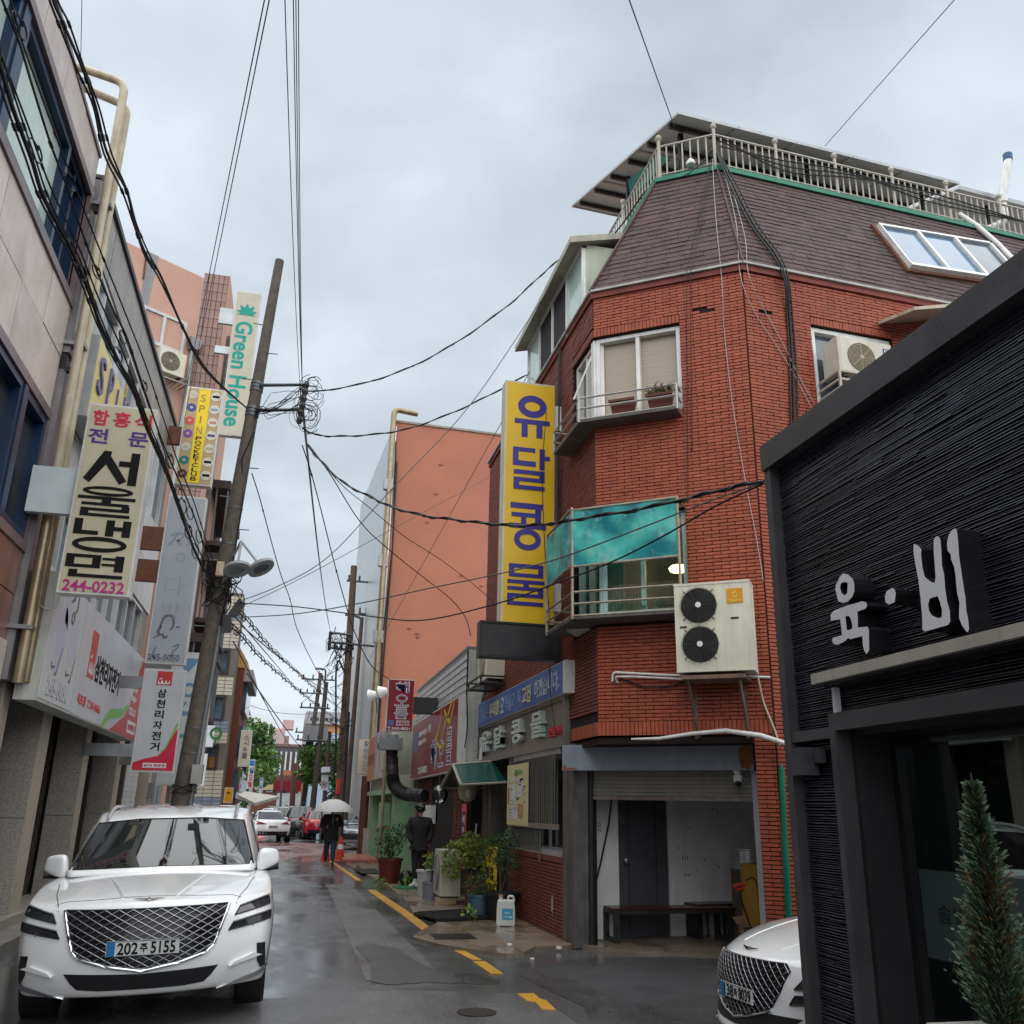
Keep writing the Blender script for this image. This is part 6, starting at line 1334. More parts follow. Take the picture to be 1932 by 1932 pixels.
hp=M('hood_zinc',(.27,.30,.31),(.2,.225,.235),rough=.4,metal=.4,streak=.3);MB(Fr((2.66,24.8,3.1),(1,0,0))).box(-.38,.24,0,.30,-.22,.22).build('hood',hp,s);MB().tube([(2.25,24.8,3.25),(2.4,24.8,3.25)],[.1,.17],14).build('nozzle',hp,s);MB().tube([(2.66,24.8,3.38),(2.66,24.8,3.5)],.14,12).build('collar',hp,s)
# ---- mint green shop with faded beige sign
mint=M('mint_paint',(.25,.43,.25),(.20,.36,.21),rough=.5,streak=.2,dirt=(.14,.2,.13))
t=thing('mint_green_shop','mint green fronted shop with a faded red and beige sign board','shop',(2.9,29,0));F=Fr((2.92,25.2,0),(0,-1,0));YC=lambda Y:25.2-Y
b=MB(F);b.box(YC(34),YC(26.0),0,4.1,-5,-.5);b.build('wall',M('cream_wall',(.40,.42,.34),(.33,.35,.28),rough=.7,streak=.3),t)
for(y0,y1)in((33.8,32.8),(26.6,26.0)):MB(F).box(YC(y0),YC(y1),.05,2.15,-.5,.0).build('pillar',mint,t)
MB(F).box(YC(34),YC(25.9),2.02,2.16,-.5,.12).build('ledge',mint,t);MB(F).box(YC(34),YC(25.9),2.16,2.52,-.5,-.02).build('lintel',MATS['cream_wall'],t)
w_=MB(F).box(YC(32.8),YC(26.6),.1,2.0,-.42,-.38).build('shopfront',bglass,t)
b=MB(F)
for k in range(12):y=32.7-k*.5;b.box(YC(y)-.03,YC(y)+.03,.1,2.0,-.36,-.30)
b.box(YC(32.8),YC(26.6),1.0,1.06,-.36,-.3);b.build('window_bars',mint,t)
b=MB(F);b.box(YC(32.6),YC(27),.5,.72,-.375,-.37);b.build('red_band',redprint,w_);b=MB(F);b.box(YC(32.6),YC(27),.3,.5,-.375,-.37);b.build('yellow_band',ymark,w_);b=MB(F);text(b,'중화요리',YC(31.5),YC(28),1.15,1.5,-.365,.03);b.build('lettering',redprint,w_)
s=thing('fascia_sign','faded beige and orange fascia sign with brush syllables above the mint pillars','sign',(2.8,29,3));Fs=Fr((2.74,25.2,0),(0,-1,0))
beige=M('faded_beige',(.46,.43,.39),(.40,.37,.33),rough=.5,streak=.2,dirt=(.3,.27,.22));MB(Fs).box(YC(33.5),YC(25.95),2.5,3.95,-.2,0).build('case',casew,s);MB(Fs).box(YC(30.6),YC(25.98),2.52,3.92,0,.006).build('face',beige,s)
MB(Fs).box(YC(33.45),YC(30.6),2.52,3.92,0,.006).build('face',M('faded_orange',(.44,.13,.06),(.42,.24,.10),rough=.5,scale=.9),s)
b=MB(Fs);text(b,'황',YC(29.6),YC(28.6),3.35,3.8,.010,.0);text(b,'제',YC(27.9),YC(26.8),3.3,3.85,.010,.0);brush(b,[(YC(29.1),3.3),(YC(29.2),3.0),(YC(29.05),2.75)],.2,.011);brush(b,[(YC(27.2),3.25),(YC(27.35),2.95)],.15,.011);text(b,'242-0101',YC(28.3),YC(26.6),2.62,2.74,.010,.01);b.build('lettering',greyink,s)
b=MB(Fs);text(b,'정통중화',YC(33.3),YC(31),3.0,3.35,.010,.02);b.build('lettering',M('brown_print',(.2,.05,.04)),s);b=MB(Fs);b.prism(blob(YC(30.5),3.4,.35,.5,18,.2,3),.0065,.009);b.build('printed_figure',M('lilac_print',(.35,.30,.38)),s)
s=thing('hanging_sign','beige and ochre hanging sign with four outlined syllables','sign',(2.4,34,2.8));Fh=Fr((0,34.0,0),(1,0,0));x0,z0=Fh.px(672,1461);x1,z1=Fh.px(709,1395)
MB(Fh).box(x0,x1,z0,z1,-.2,0).build('case',M('ochre_case',(.42,.22,.06),(.36,.19,.05),rough=.4),s);MB(Fh).box(x0+.02,x1-.02,z0+.02,z1-.02,0,.006).build('face',beige,s)
hh=z1-z0;text(MB(Fh),'황제',x0+.2,x1-.05,z1-hh*.22,z1-hh*.05,.01,.03).build('lettering',greyink,s)
o=vtext(MB(Fh),'중화요리',x0+.2,x1-.2,z1-hh*.25,z0+hh*.04,.010,.024).build('syllable',greyink,s);vtext(MB(Fh),'중화요리',x0+.22,x1-.22,z1-hh*.255,z0+hh*.045,.014,-.014).build('syllable_fill',beige,o)
s=thing('green_box','mint green utility box on the mint shop wall','box',(2.8,26.5,1.2));MB(F).box(YC(28.2),YC(27.0),1.15,1.78,.0,.2).build('case',mint,s);MB(F).box(YC(28.3),YC(26.9),1.08,1.15,-.02,.26).build('shelf',M('ochre_wood',(.3,.2,.08)),s)
tag(MB().tube([(2.62,26.2,.05),(2.62,26.2,3.1)],.05,10).build('standing_pipe',M('tan_pipe',(.30,.24,.17),rough=.5),None,50),'tan standing pipe before the right mint pillar','pipe')
s=thing('twin_floodlights','pair of white floodlights over the mint shop sign','light',(2.6,28,4))
for q in((697,1313),(716,1306)):
 p=on(*q,Y=29);MB().tube([p,p+V((.22,-.1,.05))],[.2,.09],12).build('lamp_head',white,s,40);MB().tube([p+V((.2,0,.05)),p+V((.3,.2,-.5))],.03,6).build('arm',steel,s)
# ---- big orange rendered block behind
orange=M('terracotta_render',(.42,.165,.105),(.365,.14,.09),rough=.75,streak=.12,dirt=(.33,.12,.08),bump=.1,bscale=20,scale=.35,det=8)
t=thing('terracotta_building','tall terracotta rendered block with a glass street front','building',(5,40,0));FO=Fr((0,38,0),(1,.045,0))
xl,zt=FO.px(749,797);MB(FO).box(xl,xl+14,0,zt,-12,0).build('wall',orange,t);MB(FO).box(xl-.05,xl+14,zt,zt+.1,-12,.06).build('coping',M('stone_coping',(.3,.26,.22),rough=.7),t)
b=MB(FO);r_=random.Random(8)
for k in range(9):a,z=xl+r_.uniform(1,6),r_.uniform(6,17);b.prism(blob(a,z,.12,.05,8,.4,k),.0,.012)
b.build('plaster_stain',M('stain_brown',(.25,.09,.06),rough=.8),t)
MB(FO).box(xl-.16,xl,0,zt-.2,-12,.03).build('edge_strip',alu,t)
FG=Fr((xl-.16,38.0,0),(0,-1,0));gb=M('pale_facade_glass',(.34,.42,.42),(.28,.36,.36),rough=.12,spec=.6);
for k in range(7):MB(FG).box(-11.8,-.25,.4+2.45*k,.4+2.45*k+2.3,0,.03).build('glass_panel',gb,t)
b=MB(FG)
for k in range(6):b.box(-11.8+2*k,-11.75+2*k,0,17.4,.03,.08)
b.build('mullion',whitep,t)
for k in range(3):MB(FG).box(-2.4-1.3*k,-1.5-1.3*k,15.2,16.6,.03,.06).build('window',dark,t)
s=thing('downpipe','bronze drainpipe running down the corner of the terracotta block','pipe',(xl,38,10));p1,p2=FO.p(xl-.25,zt+.4,.3),FO.p(xl-.25,3,.3);MB().tube(rb([FO.p(xl+.9,zt+.5,.1),FO.p(xl-.2,zt+.5,.3),p2],.3),.13,10).build('pipe',bronze,s,50)
b=MB(FO)
for z in(15,11.5,8.2):b.box(xl-.45,xl-.05,z,z+.5,.12,.4)
b.build('bracket',steel,s)
b=MB(FO)
for k in range(2):b.tube([(xl-.02+.1*k,zt-1-k,.2),(xl+.12,zt-6,.25),(xl-.05+.1*k,zt-10,.2),(xl,zt-15,.2)],.035,5)
b.build('cable',dark,s)
tag(MB().tube([(2.75,33.9,0),(2.75,33.9,2.7)],.16,10).build('brown_pipe',M('oxide_brown',(.12,.05,.04),(.09,.035,.03),rough=.6,streak=.3),None,50),'thick brown post beside the silver car and mint shop','post')
tag(MB().box(2.75,3.2,33.1,33.7,.05,.95).build('white_block',M('dirty_white',(.42,.40,.38),(.33,.31,.29),rough=.7,streak=.3)),'pale block at the foot of the brown post','block')
# ---------------------------------------------------------------- vehicles
def carpaint(name,c,rough=.18,metal=0.0):
 m=M(name,c,tuple(x*.96 for x in c),rough=rough,metal=metal,scale=.8,coat=1.0);return m
pearl=carpaint('pearl_white_paint',(.80,.81,.815));silver=carpaint('silver_paint',(.40,.43,.46),.25,.6);greyp_=carpaint('dark_grey_paint',(.055,.058,.062),.2,.3);redp=carpaint('red_paint',(.42,.008,.02));blackp=carpaint('black_paint',(.012,.012,.014))
chrome=M('chrome',(.75,.76,.78),rough=.12,metal=1.0,scale=1);rimm=M('wheel_alloy',(.35,.36,.37),rough=.3,metal=.8,scale=1)
gchrome=M('grille_chrome',(.27,.275,.29),rough=.22,metal=1.0,scale=1)
cglass=M('car_glass',(.012,.014,.016),rough=.03,spec=.9,scale=1);plastic=M('black_plastic',(.018,.018,.02),rough=.5,scale=6)
lampred=M('tail_lamp_red',(.22,.006,.01),rough=.1,scale=1);lampdark=M('dark_lamp_lens',(.035,.037,.042),(.02,.02,.024),rough=.06,spec=.9,scale=3)
platew=M('plate_white',(.62,.63,.63),rough=.4,scale=1);plateblue=M('plate_blue',(.02,.16,.40),rough=.4,scale=1)
brakeglow=bpy.data.materials.new('lit_brake_lamp');brakeglow.use_nodes=True;q=brakeglow.node_tree.nodes['Principled BSDF'];q.inputs['Base Color'].default_value=(.5,.01,.01,1);q.inputs['Emission Color'].default_value=(1,.06,.04,1);q.inputs['Emission Strength'].default_value=3
def sm(x,a,b):
 t=min(1,max(0,(x-a)/(b-a)));return t*t*(3-2*t)
def interp(tab,y):
 for(a,p),(b,q)in zip(tab,tab[1:]):
  if y<=b:f=0 if b==a else max(0,(y-a)/(b-a));return p+(q-p)*f
 return tab[-1][1]
def boxgrid(xs,ys,zs,fn):
 """quad mesh of a box surface with grid lines xs, ys, zs, every vertex moved by fn"""
 idx={};vs=[];fs=[]
 def g(x,y,z):
  k=(x,y,z)
  if k not in idx:idx[k]=len(vs);vs.append(V(fn(x,y,z)))
  return idx[k]
 def patch(A,B,mk,flip):
  for i in range(len(A)-1):
   for j in range(len(B)-1):
    q=[mk(A[i],B[j]),mk(A[i+1],B[j]),mk(A[i+1],B[j+1]),mk(A[i],B[j+1])];fs.append(q[::-1]if flip else q)
 patch(xs,zs,lambda a,b:g(a,ys[0],b),False);patch(xs,zs,lambda a,b:g(a,ys[-1],b),True)
 patch(ys,zs,lambda a,b:g(xs[0],a,b),True);patch(ys,zs,lambda a,b:g(xs[-1],a,b),False)
 patch(xs,ys,lambda a,b:g(a,b,zs[0]),True);patch(xs,ys,lambda a,b:g(a,b,zs[-1]),False)
 return vs,fs
def subsurf(vs,fs,lv):
 me=bpy.data.meshes.new('cage');me.from_pydata(vs,[],fs);o=bpy.data.objects.new('cage',me);COL.objects.link(o)
 m=o.modifiers.new('s','SUBSURF');m.levels=lv;m.render_levels=lv
 dg=bpy.context.evaluated_depsgraph_get();ev=o.evaluated_get(dg);r=bpy.data.meshes.new_from_object(ev)
 bpy.data.objects.remove(o);bpy.data.meshes.remove(me)
 r.polygons.foreach_set('use_smooth',[True]*len(r.polygons));return r
class Car:
 """body and cabin shells in car space: x across, y from the nose back, z up; T places it"""
 def __init__(s,spec,T,name,label,paint,group=None,lv=2,cat='car',loc=None):
  s.sp=spec;s.T=T;s.t=thing(name,label,cat,(0,0,0),group);s.t.matrix_world=T;WL[s.t]=V((0,0,0));s.paint=paint
  L,Wd=spec['L'],spec['W']/2;top=spec['top'];bot=spec['bot'];nose=spec.get('nose',.22);tail=spec.get('tail',.22);cz=spec.get('corner',2.6)
  ys=[0,.06,.2]+[L*k/12 for k in range(1,12)]+[L-.2,L-.06,L];ys=sorted(set(round(y,3)for y in ys))
  xs=[-1,-.93,-.72,-.4,0,.4,.72,.93,1];zs=[0,.08,.3,.55,.8,.94,1]
  def fn(a,y,c):
   zb,zt=interp(bot,y),interp(top,y)-spec.get('crown',.07)*abs(a)**2.2
   z=zb+(zt-zb)*c;w=Wd*interp(spec['plan'],y)
   w*=1-.06*(1-c)**2*1.0-.035*sm(c,.72,1)-.02*sm(c,.0,.02)*0
   yy=y
   if y<1.0:yy+=nose*abs(a)**cz*(1-y/1.0)+interp(spec.get('face',[(0,0),(1,0)]),c)*(1-y/1.0)
   if y>L-.9:f=(y-L+.9)/.9;yy-=tail*abs(a)**2.6*f+interp(spec.get('rear',[(0,0),(1,0)]),c)*f
   return(a*w,yy,z)
  vs,fs=boxgrid(xs,ys,zs,fn);s.bm=subsurf(vs,fs,lv);s.bm.materials.append(paint);s.body=link('body',s.bm,s.t)
  s.tree=BVHTree.FromPolygons([v.co for v in s.bm.vertices],[list(p.vertices)for p in s.bm.polygons])
  cab=spec['cab'];R_=spec['roof']
  n=10;ys=[k/n for k in range(n+1)];xs=[-1,-.9,-.5,0,.5,.9,1];zs=[0,.25,.5,.75,.93,1]
  def fc(a,u,c):
   yb,yt=cab[0]+(cab[3]-cab[0])*u,cab[1]+(cab[2]-cab[1])*u
   y=yb+(yt-yb)*c;zb=cab[4];zr=interp(R_,u)-.05*abs(a)**2.4
   w=Wd*(cab[5]+(cab[6]-cab[5])*c**1.2)
   w*=1-.10*abs(2*u-1)**3
   y+=(.10*abs(a)**2.5)*(1-u)**3-(.08*abs(a)**2.5)*u**3
   return(a*w,y,zb+(zr-zb)*c)
  vs,fs=boxgrid(xs,ys,zs,fc);s.cm=subsurf(vs,fs,lv);s.cm.materials.append(paint);s.cabin=link('cabin',s.cm,s.t)
  s.ctree=BVHTree.FromPolygons([v.co for v in s.cm.vertices],[list(p.vertices)for p in s.cm.polygons])
 def hit(s,p,d,cabin=False):
  q,n,i,dist=(s.ctree if cabin else s.tree).ray_cast(V(p),V(d));return(q,n)if q is not None else(None,None)
 def map(s,side,a,b):
  if side=='front':return(a,-1.0,b),(0,1,0)
  if side=='rear':return(a,s.sp['L']+1,b),(0,-1,0)
  if side=='left':return(2.5,a,b),(-1,0,0)
  if side=='right':return(-2.5,a,b),(1,0,0)
  if side=='top':return(a,b,4.0),(0,0,-1)
 def decal(s,name,side,poly,mat,off=.006,cabin=False,res=.05,parent=None,th=.01,kind=None):
  """a patch laid on the shell: polygon in the side's own 2-D view, cast onto the surface"""
  bm=bmesh.new();f=bm.faces.new([bm.verts.new((p[0],p[1],0))for p in poly])
  x0,x1=min(p[0]for p in poly),max(p[0]for p in poly);y0,y1=min(p[1]for p in poly),max(p[1]for p in poly)
  for ax,lo,hi in((0,x0,x1),(1,y0,y1)):
   k=max(1,int((hi-lo)/res))
   for i in range(1,k):
    c=V((0,0,0));c[ax]=lo+(hi-lo)*i/k;nn=V((0,0,0));nn[ax]=1
    bmesh.ops.bisect_plane(bm,geom=bm.verts[:]+bm.edges[:]+bm.faces[:],plane_co=c,plane_no=nn)
  bmesh.ops.triangulate(bm,faces=[f for f in bm.faces if len(f.verts)>4])
  bm.verts.index_update();out=MB();ok=[];nv=[]
  for v in bm.verts:
   o,d=s.map(side,v.co.x,v.co.y);q,n=s.hit(o,d,cabin)
   if q is None:ok.append(False);out.v.append(V((0,0,0)));nv.append(V((0,0,1)));continue
   if n.dot(V(d))>0:n=-n
   out.v.append(q+n*off);nv.append(n);ok.append(True)
  flip=side in('rear','right');D=V(s.map(side,0,0)[1])
  for f in bm.faces:
   q=[v.index for v in f.verts]
   if all(ok[i]for i in q):
    n=(out.v[q[1]]-out.v[q[0]]).cross(out.v[q[2]]-out.v[q[0]])
    out.f.append(q if n.dot(D)<0 else q[::-1])
  N0=len(out.v);out.v+=[v-n*th for v,n in zip(out.v[:N0],nv)]
  cnt={}
  for f in out.f:
   for k in range(len(f)):
    e=(f[k],f[(k+1)%len(f)])
    if(e[1],e[0])in cnt:cnt.pop((e[1],e[0]))
    else:cnt[e]=1
  for(p,q)in cnt:out.f.append([q,p,p+N0,q+N0])
  bm.free();o=link(name,out.mesh(name,mat,V((0,0,0)),50),parent or s.t)
  return o
 def strip(s,name,side,pts,r,mat,off=.01,cabin=False,n=5,parent=None,sub=6,mb=None):
  P=[]
  for a,b in zip(pts,pts[1:]):
   for k in range(sub):f=k/sub;P.append((a[0]+(b[0]-a[0])*f,a[1]+(b[1]-a[1])*f))
  P.append(pts[-1]);W_=[]
  for p in P:
   o,d=s.map(side,*p);q,nn=s.hit(o,d,cabin)
   if q is not None:W_.append(q+(nn if nn.dot(V(d))<0 else-nn)*off)
  m=mb or MB()
  if len(W_)>1:m.tube(W_,r,n)
  if mb is None:return link(name,m.mesh(name,mat,V((0,0,0)),60),parent or s.t)
 def sym(s,fn):
  fn(1);fn(-1)
 def wheel(s,x,y,r,w,simple=False):
  sg=1 if x>0 else-1
  F=Fr((x-sg*w/2,y,r),(0,1*sg,0),Z3)
  t_=MB(F);n=28 if not simple else 16
  for(r0,c0),(r1,c1)in zip(((r*.66,0),(r*.97,.0),(r,.03),(r,w-.03),(r*.97,w),(r*.66,w)),((r*.97,0),(r,.03),(r,w-.03),(r*.97,w),(r*.66,w),(r*.64,w-.02))):
   i=len(t_.v)
   for rr_,cc in((r0,c0),(r1,c1)):
    for k in range(n):a=2*math.pi*k/n;t_.pt((rr_*math.cos(a),rr_*math.sin(a),cc))
   for k in range(n):k2=(k+1)%n;t_.f.append([i+k,i+k2,i+n+k2,i+n+k])
  wh=link('wheel',t_.mesh('wheel',black,V((0,0,0)),40),s.t)
  rm=MB(F);rm.ring(0,0,r*.58,r*.66,w-.04,w-.008,n);rm.disc(0,0,r*.6,.02,w-.08,n)
  for k in range(5 if simple else 10):
   a=2*math.pi*k/(5 if simple else 10);rm.tube([(0,0,w-.03),(r*.62*math.cos(a),r*.62*math.sin(a),w-.02)],.02 if simple else.016,4)
  rm.disc(0,0,r*.13,w-.05,w-.005,12);link('rim',rm.mesh('rim',rimm,V((0,0,0)),40),wh)
 def mirror(s,sgn,y,z,x,parent_label=None):
  def f(a,b,c):v=V((a,b,c));v=v.normalized()*(abs(a)**3+abs(b)**3+abs(c)**3)**(1/3)*.0+v;return(sgn*(x+.10+.105*a*(1-.10*c)),y+.08*b*(1-.35*a)+.05*a,z+(.092-.022*a)*c+.012*a)
  vs,fs=boxgrid([-1,0,1],[-1,0,1],[-1,0,1],f);me=subsurf(vs,fs if sgn>0 else[q[::-1]for q in fs],2);me.materials.append(s.paint);o=link('mirror',me,s.t)
  link('mirror_stem',MB().tube([(sgn*(x-.04),y+.02,z-.12),(sgn*(x+.06),y+.02,z-.085),(sgn*(x+.2),y+.0,z-.078)],[.03,.035,.03],8).mesh('mirror_stem',plastic,V((0,0,0)),50),o)
 def plate(s,side,ca,cz,w,h,body,off=.03,blue=True,tilt=0,small=False):
  """number plate standing off the shell on its own bracket"""
  o,d=s.map(side,ca,cz);q,n=s.hit(o,d)
  y=q.y+(-off if side=='front' else off);F=Fr((ca,y,cz),(1,0,0)if side=='front' else(-1,0,0),(0,tilt,1))
  p=link('number_plate',MB(F).box(-w/2,w/2,-h/2,h/2,-.012,0).mesh('number_plate',platew,V((0,0,0))),s.t)
  b=MB(F);b.box(-w/2,w/2,-h/2,-h/2+.004,0,.003).box(-w/2,w/2,h/2-.004,h/2,0,.003);link('plate_rim',b.mesh('plate_rim',plastic,V((0,0,0))),p)
  if blue:link('plate_band',MB(F).box(-w/2+.004,-w/2+w*.12,-h/2+.005,h/2-.005,0,.002).mesh('plate_band',plateblue,V((0,0,0))),p)
  b=MB(F);x=-w/2+w*(.135 if blue else.04);wd=w*(.83 if blue else.92)
  for wtxt,f0,f1,g in body:text(b,wtxt,x+wd*f0,x+wd*f1,-h*.34*g,h*.34*g,.004,.02,0,.003)
  link('plate_number',b.mesh('plate_number',ink,V((0,0,0))),p)
  return p
def place(x,y,head,roll=0,pitch=0,z=0):
 """head 0: nose points to -y (towards the camera); positive turns the nose to +x"""
 return Matrix.Translation((x,y,z))@Matrix.Rotation(head,4,'Z')@Matrix.Rotation(roll,4,'Y')@Matrix.Rotation(pitch,4,'X')
mir=lambda s_,P:[(s_*p[0],p[1])for p in(P if s_>0 else P[::-1])]
def face_car(c,S_):
 """crest grille, split lamps, intakes: shared by both white cars that face the camera"""
 gz=S_['grille'];G=gz+[(-p[0],p[1])for p in gz[::-1]]
 c.decal('grille_backing','front',G,blackgloss,.004,res=.05)
 m=MB();x1=max(p[0]for p in gz);z1=max(p[1]for p in gz);z0=min(p[1]for p in gz);sp=S_['pitch'];sl=S_['slope']
 def inside(x,z):
  n=len(G);r=False;j=n-1
  for i in range(n):
   if(G[i][1]>z)!=(G[j][1]>z)and x<(G[j][0]-G[i][0])*(z-G[i][1])/(G[j][1]-G[i][1])+G[i][0]:r=not r
   j=i
  return r
 for s_ in(1,-1):
  k0=-x1-(z1-z0)/sl;k=k0
  while k<x1+(z1-z0)/sl:
   run=[];
   for i in range(121):
    z=z0+(z1-z0)*i/120;x=s_*(k+(z-z0)/sl)
    if inside(x,z):run.append((x,z))
    else:
     if len(run)>1:c.strip('','front',[run[0],run[-1]],.0048,gchrome,.018,mb=m,n=6,sub=max(2,len(run)//6))
     run=[]
   if len(run)>1:c.strip('','front',[run[0],run[-1]],.0048,gchrome,.018,mb=m,n=6,sub=max(2,len(run)//6))
   k+=sp
 link('grille_mesh',m.mesh('grille_mesh',gchrome,V((0,0,0)),60),c.t)
 low=S_['low_trim'];c.strip('grille_surround','front',low+[(-p[0],p[1])for p in low[::-1][1:]],.013,chrome,.012,n=6)
 top_=[gz[0],(-gz[0][0],gz[0][1])];c.strip('grille_top_trim','front',top_,.007,dark,.012,n=5)
 for s_ in(1,-1):
  for P in S_['lamps']:
   o=c.decal('headlight','front',mir(s_,P),lampdark,.006,res=.04);q=P;a=(q[0][0]*.1+q[3][0]*.9,q[0][1]*.1+q[3][1]*.9+.012);b_=(q[1][0]*.1+q[2][0]*.9,q[1][1]*.1+q[2][1]*.9+.012)
   c.strip('light_strip','front',[(s_*a[0],a[1]),(s_*b_[0],b_[1])],.006,M('lamp_strip',(.25,.26,.28),rough=.2),.012,n=4,parent=o)
   c.strip('lamp_edge','front',[(s_*p[0],p[1])for p in q+q[:1]],.005,plastic,.008,n=4,parent=o)
  for P in S_['vents']:c.decal('bumper_vent','front',mir(s_,P),plastic,.006,res=.04)
  for P in S_.get('fins',[]):c.decal('bumper_fin','front',mir(s_,P),c.paint,.03,res=.05,th=.03)
  for P in S_.get('chrome',[]):c.decal('skid_trim','front',mir(s_,P),chrome,.012,res=.04)
 lo=S_['intake'];c.decal('lower_intake','front',lo+[(-p[0],p[1])for p in lo[::-1][1:]]+([(0,S_['itop'])]if'itop' in S_ else[]),plastic,.006,res=.05)
 ex,ez=S_['emblem'];b=MB();o,d=c.map('top',0,ex);q,n=c.hit(o,d);
 for s_ in(1,-1):
  F=Fr(q+n*.008,(1,0,0),n.cross(V((1,0,0))).normalized());w=ez
  P=[(0,-.012),(s_*.03,-.02),(s_*w,.022),(s_*w*.55,.018),(s_*.03,.012),(0,.016)]
  b.fr=F;b.prism(P if s_>0 else P[::-1],-.004,.004)
 b.prism([(-.022,-.006),(0,-.03),(.022,-.006),(0,.022)],.0,.009)
 link('emblem',b.mesh('emblem',chrome,V((0,0,0))),c.t)
 c.strip('bonnet_seam','front',S_['seam']+[(-p[0],p[1])for p in S_['seam'][::-1][1:]],.0025,plastic,.0005,n=4)if S_.get('seam')else None
# ---- white luxury SUV facing the camera, nearest on the left
suv=dict(L=4.94,W=1.99,plan=[(0,.90),(.10,.945),(.25,.975),(.5,.995),(1.2,1.0),(4.2,1.0),(4.94,.92)],nose=.33,tail=.2,corner=2.6,crown=.075,top=[(0,.915),(.08,.94),(.25,.972),(.6,1.01),(1.0,1.055),(1.35,1.09),(4.6,1.15),(4.94,1.05)],bot=[(0,.262),(.2,.245),(.6,.24),(4.3,.26),(4.94,.36)],face=[(0,.10),(.15,.02),(.3,0),(.6,.0),(.85,.03),(1,.08)],rear=[(0,.1),(.5,0),(1,.08)],cab=(1.10,2.10,4.05,4.78,1.03,.90,.745),roof=[(0,1.545),(.15,1.60),(.35,1.635),(.7,1.63),(1,1.58)])
front_suv=dict(grille=[(.59,.868),(.57,.80),(.53,.69),(.495,.60),(.445,.552),(.255,.50),(.0,.462)],pitch=.100,slope=.52,low_trim=[(.60,.865),(.578,.80),(.54,.69),(.503,.59),(.45,.54),(.255,.486),(.0,.446)],lamps=[[(.655,.782),(.93,.828),(.92,.884),(.69,.838)],[(.612,.680),(.94,.722),(.94,.778),(.642,.728)]],vents=[[(.84,.555),(.905,.55),(.92,.36),(.88,.36),(.85,.42)]],fins=[[(.87,.47),(.70,.44),(.63,.424),(.66,.452),(.80,.493)]],chrome=[[(.55,.262),(.74,.283),(.94,.32),(.94,.362),(.74,.318)]],intake=[(.552,.438),(.50,.37),(.45,.326),(.30,.314),(.0,.313)],itop=.422,emblem=(.14,.115),seam=[(.70,.90),(.62,.922),(.2,.945),(0,.948)])
SUVM=place(-.925,7.98,math.radians(2.6),math.radians(-2.2))
c=Car(suv,SUVM,'parked_car','white luxury SUV with diamond mesh grille and plate 202 5155, nearest on the left',pearl,lv=3)
face_car(c,front_suv)
c.plate('front',.0,.607,.52,.108,[('202',.02,.36,1.15),('주',.39,.52,.85),('5155',.57,.98,1.15)],.03,tilt=-.08)
c.decal('windscreen','front',[(-.80,1.095),(0,1.11),(.80,1.095),(.69,1.47),(.3,1.50),(-.3,1.50),(-.69,1.47)],cglass,.006,True,.05)
c.strip('windscreen_edge','front',[(.79,1.10),(.685,1.47),(.3,1.503),(-.3,1.503),(-.685,1.47),(-.79,1.10)],.008,plastic,.006,True)
for s_ in(1,-1):
 sd='left' if s_>0 else'right'
 c.decal('side_window',sd,[(2.05,1.12),(2.75,1.13),(2.78,1.47),(2.5,1.47)],cglass,.006,True,.08);c.decal('side_window',sd,[(2.85,1.13),(3.95,1.14),(3.9,1.46),(2.86,1.47)],cglass,.006,True,.08)
 c.strip('roof_rail','top',[(s_*.60,2.15),(s_*.62,3.0),(s_*.61,4.0)],.018,alu,.03,True)
 c.mirror(s_,1.62,1.13,.835)
 c.wheel(s_*.815,.98,.385,.24);c.wheel(s_*.825,3.87,.385,.24)
 c.decal('wheel_arch',sd,[(.98+.40*math.cos(a),max(.26,.375+.41*math.sin(a)))for a in[math.pi*k/12 for k in range(13)]],plastic,.004,False,.08);c.decal('wheel_arch',sd,[(3.87+.44*math.cos(a),max(.26,.375+.44*math.sin(a)))for a in[math.pi*k/12 for k in range(13)]],plastic,.004,False,.08)
 c.strip('bonnet_crease','top',[(s_*.20,.22),(s_*.30,.65),(s_*.38,1.0)],.012,pearl,-.004);c.strip('fender_seam','top',[(s_*.66,.25),(s_*.74,.6),(s_*.80,1.05)],.003,plastic,.001)
 b=MB();o,d=c.map('front',s_*.80,.70);q,n=c.hit(o,d);b.lathe([(.008,0),(.012,.001)],(0,0,0),8);
 link('parking_sensor',MB(Fr(q-V((0,.004,0)),(1,0,0))).ring(0,0,.009,.013,0,.003,14).mesh('parking_sensor',steel,V((0,0,0))),c.t)
link('rear_view_mirror',MB().box(.16,.25,1.86,1.9,1.40,1.46).mesh('rear_view_mirror',plastic,V((0,0,0))),c.t)
link('undertray',MB().box(-.80,.80,.75,4.7,.18,.26).mesh('undertray',plastic,V((0,0,0))),c.t)
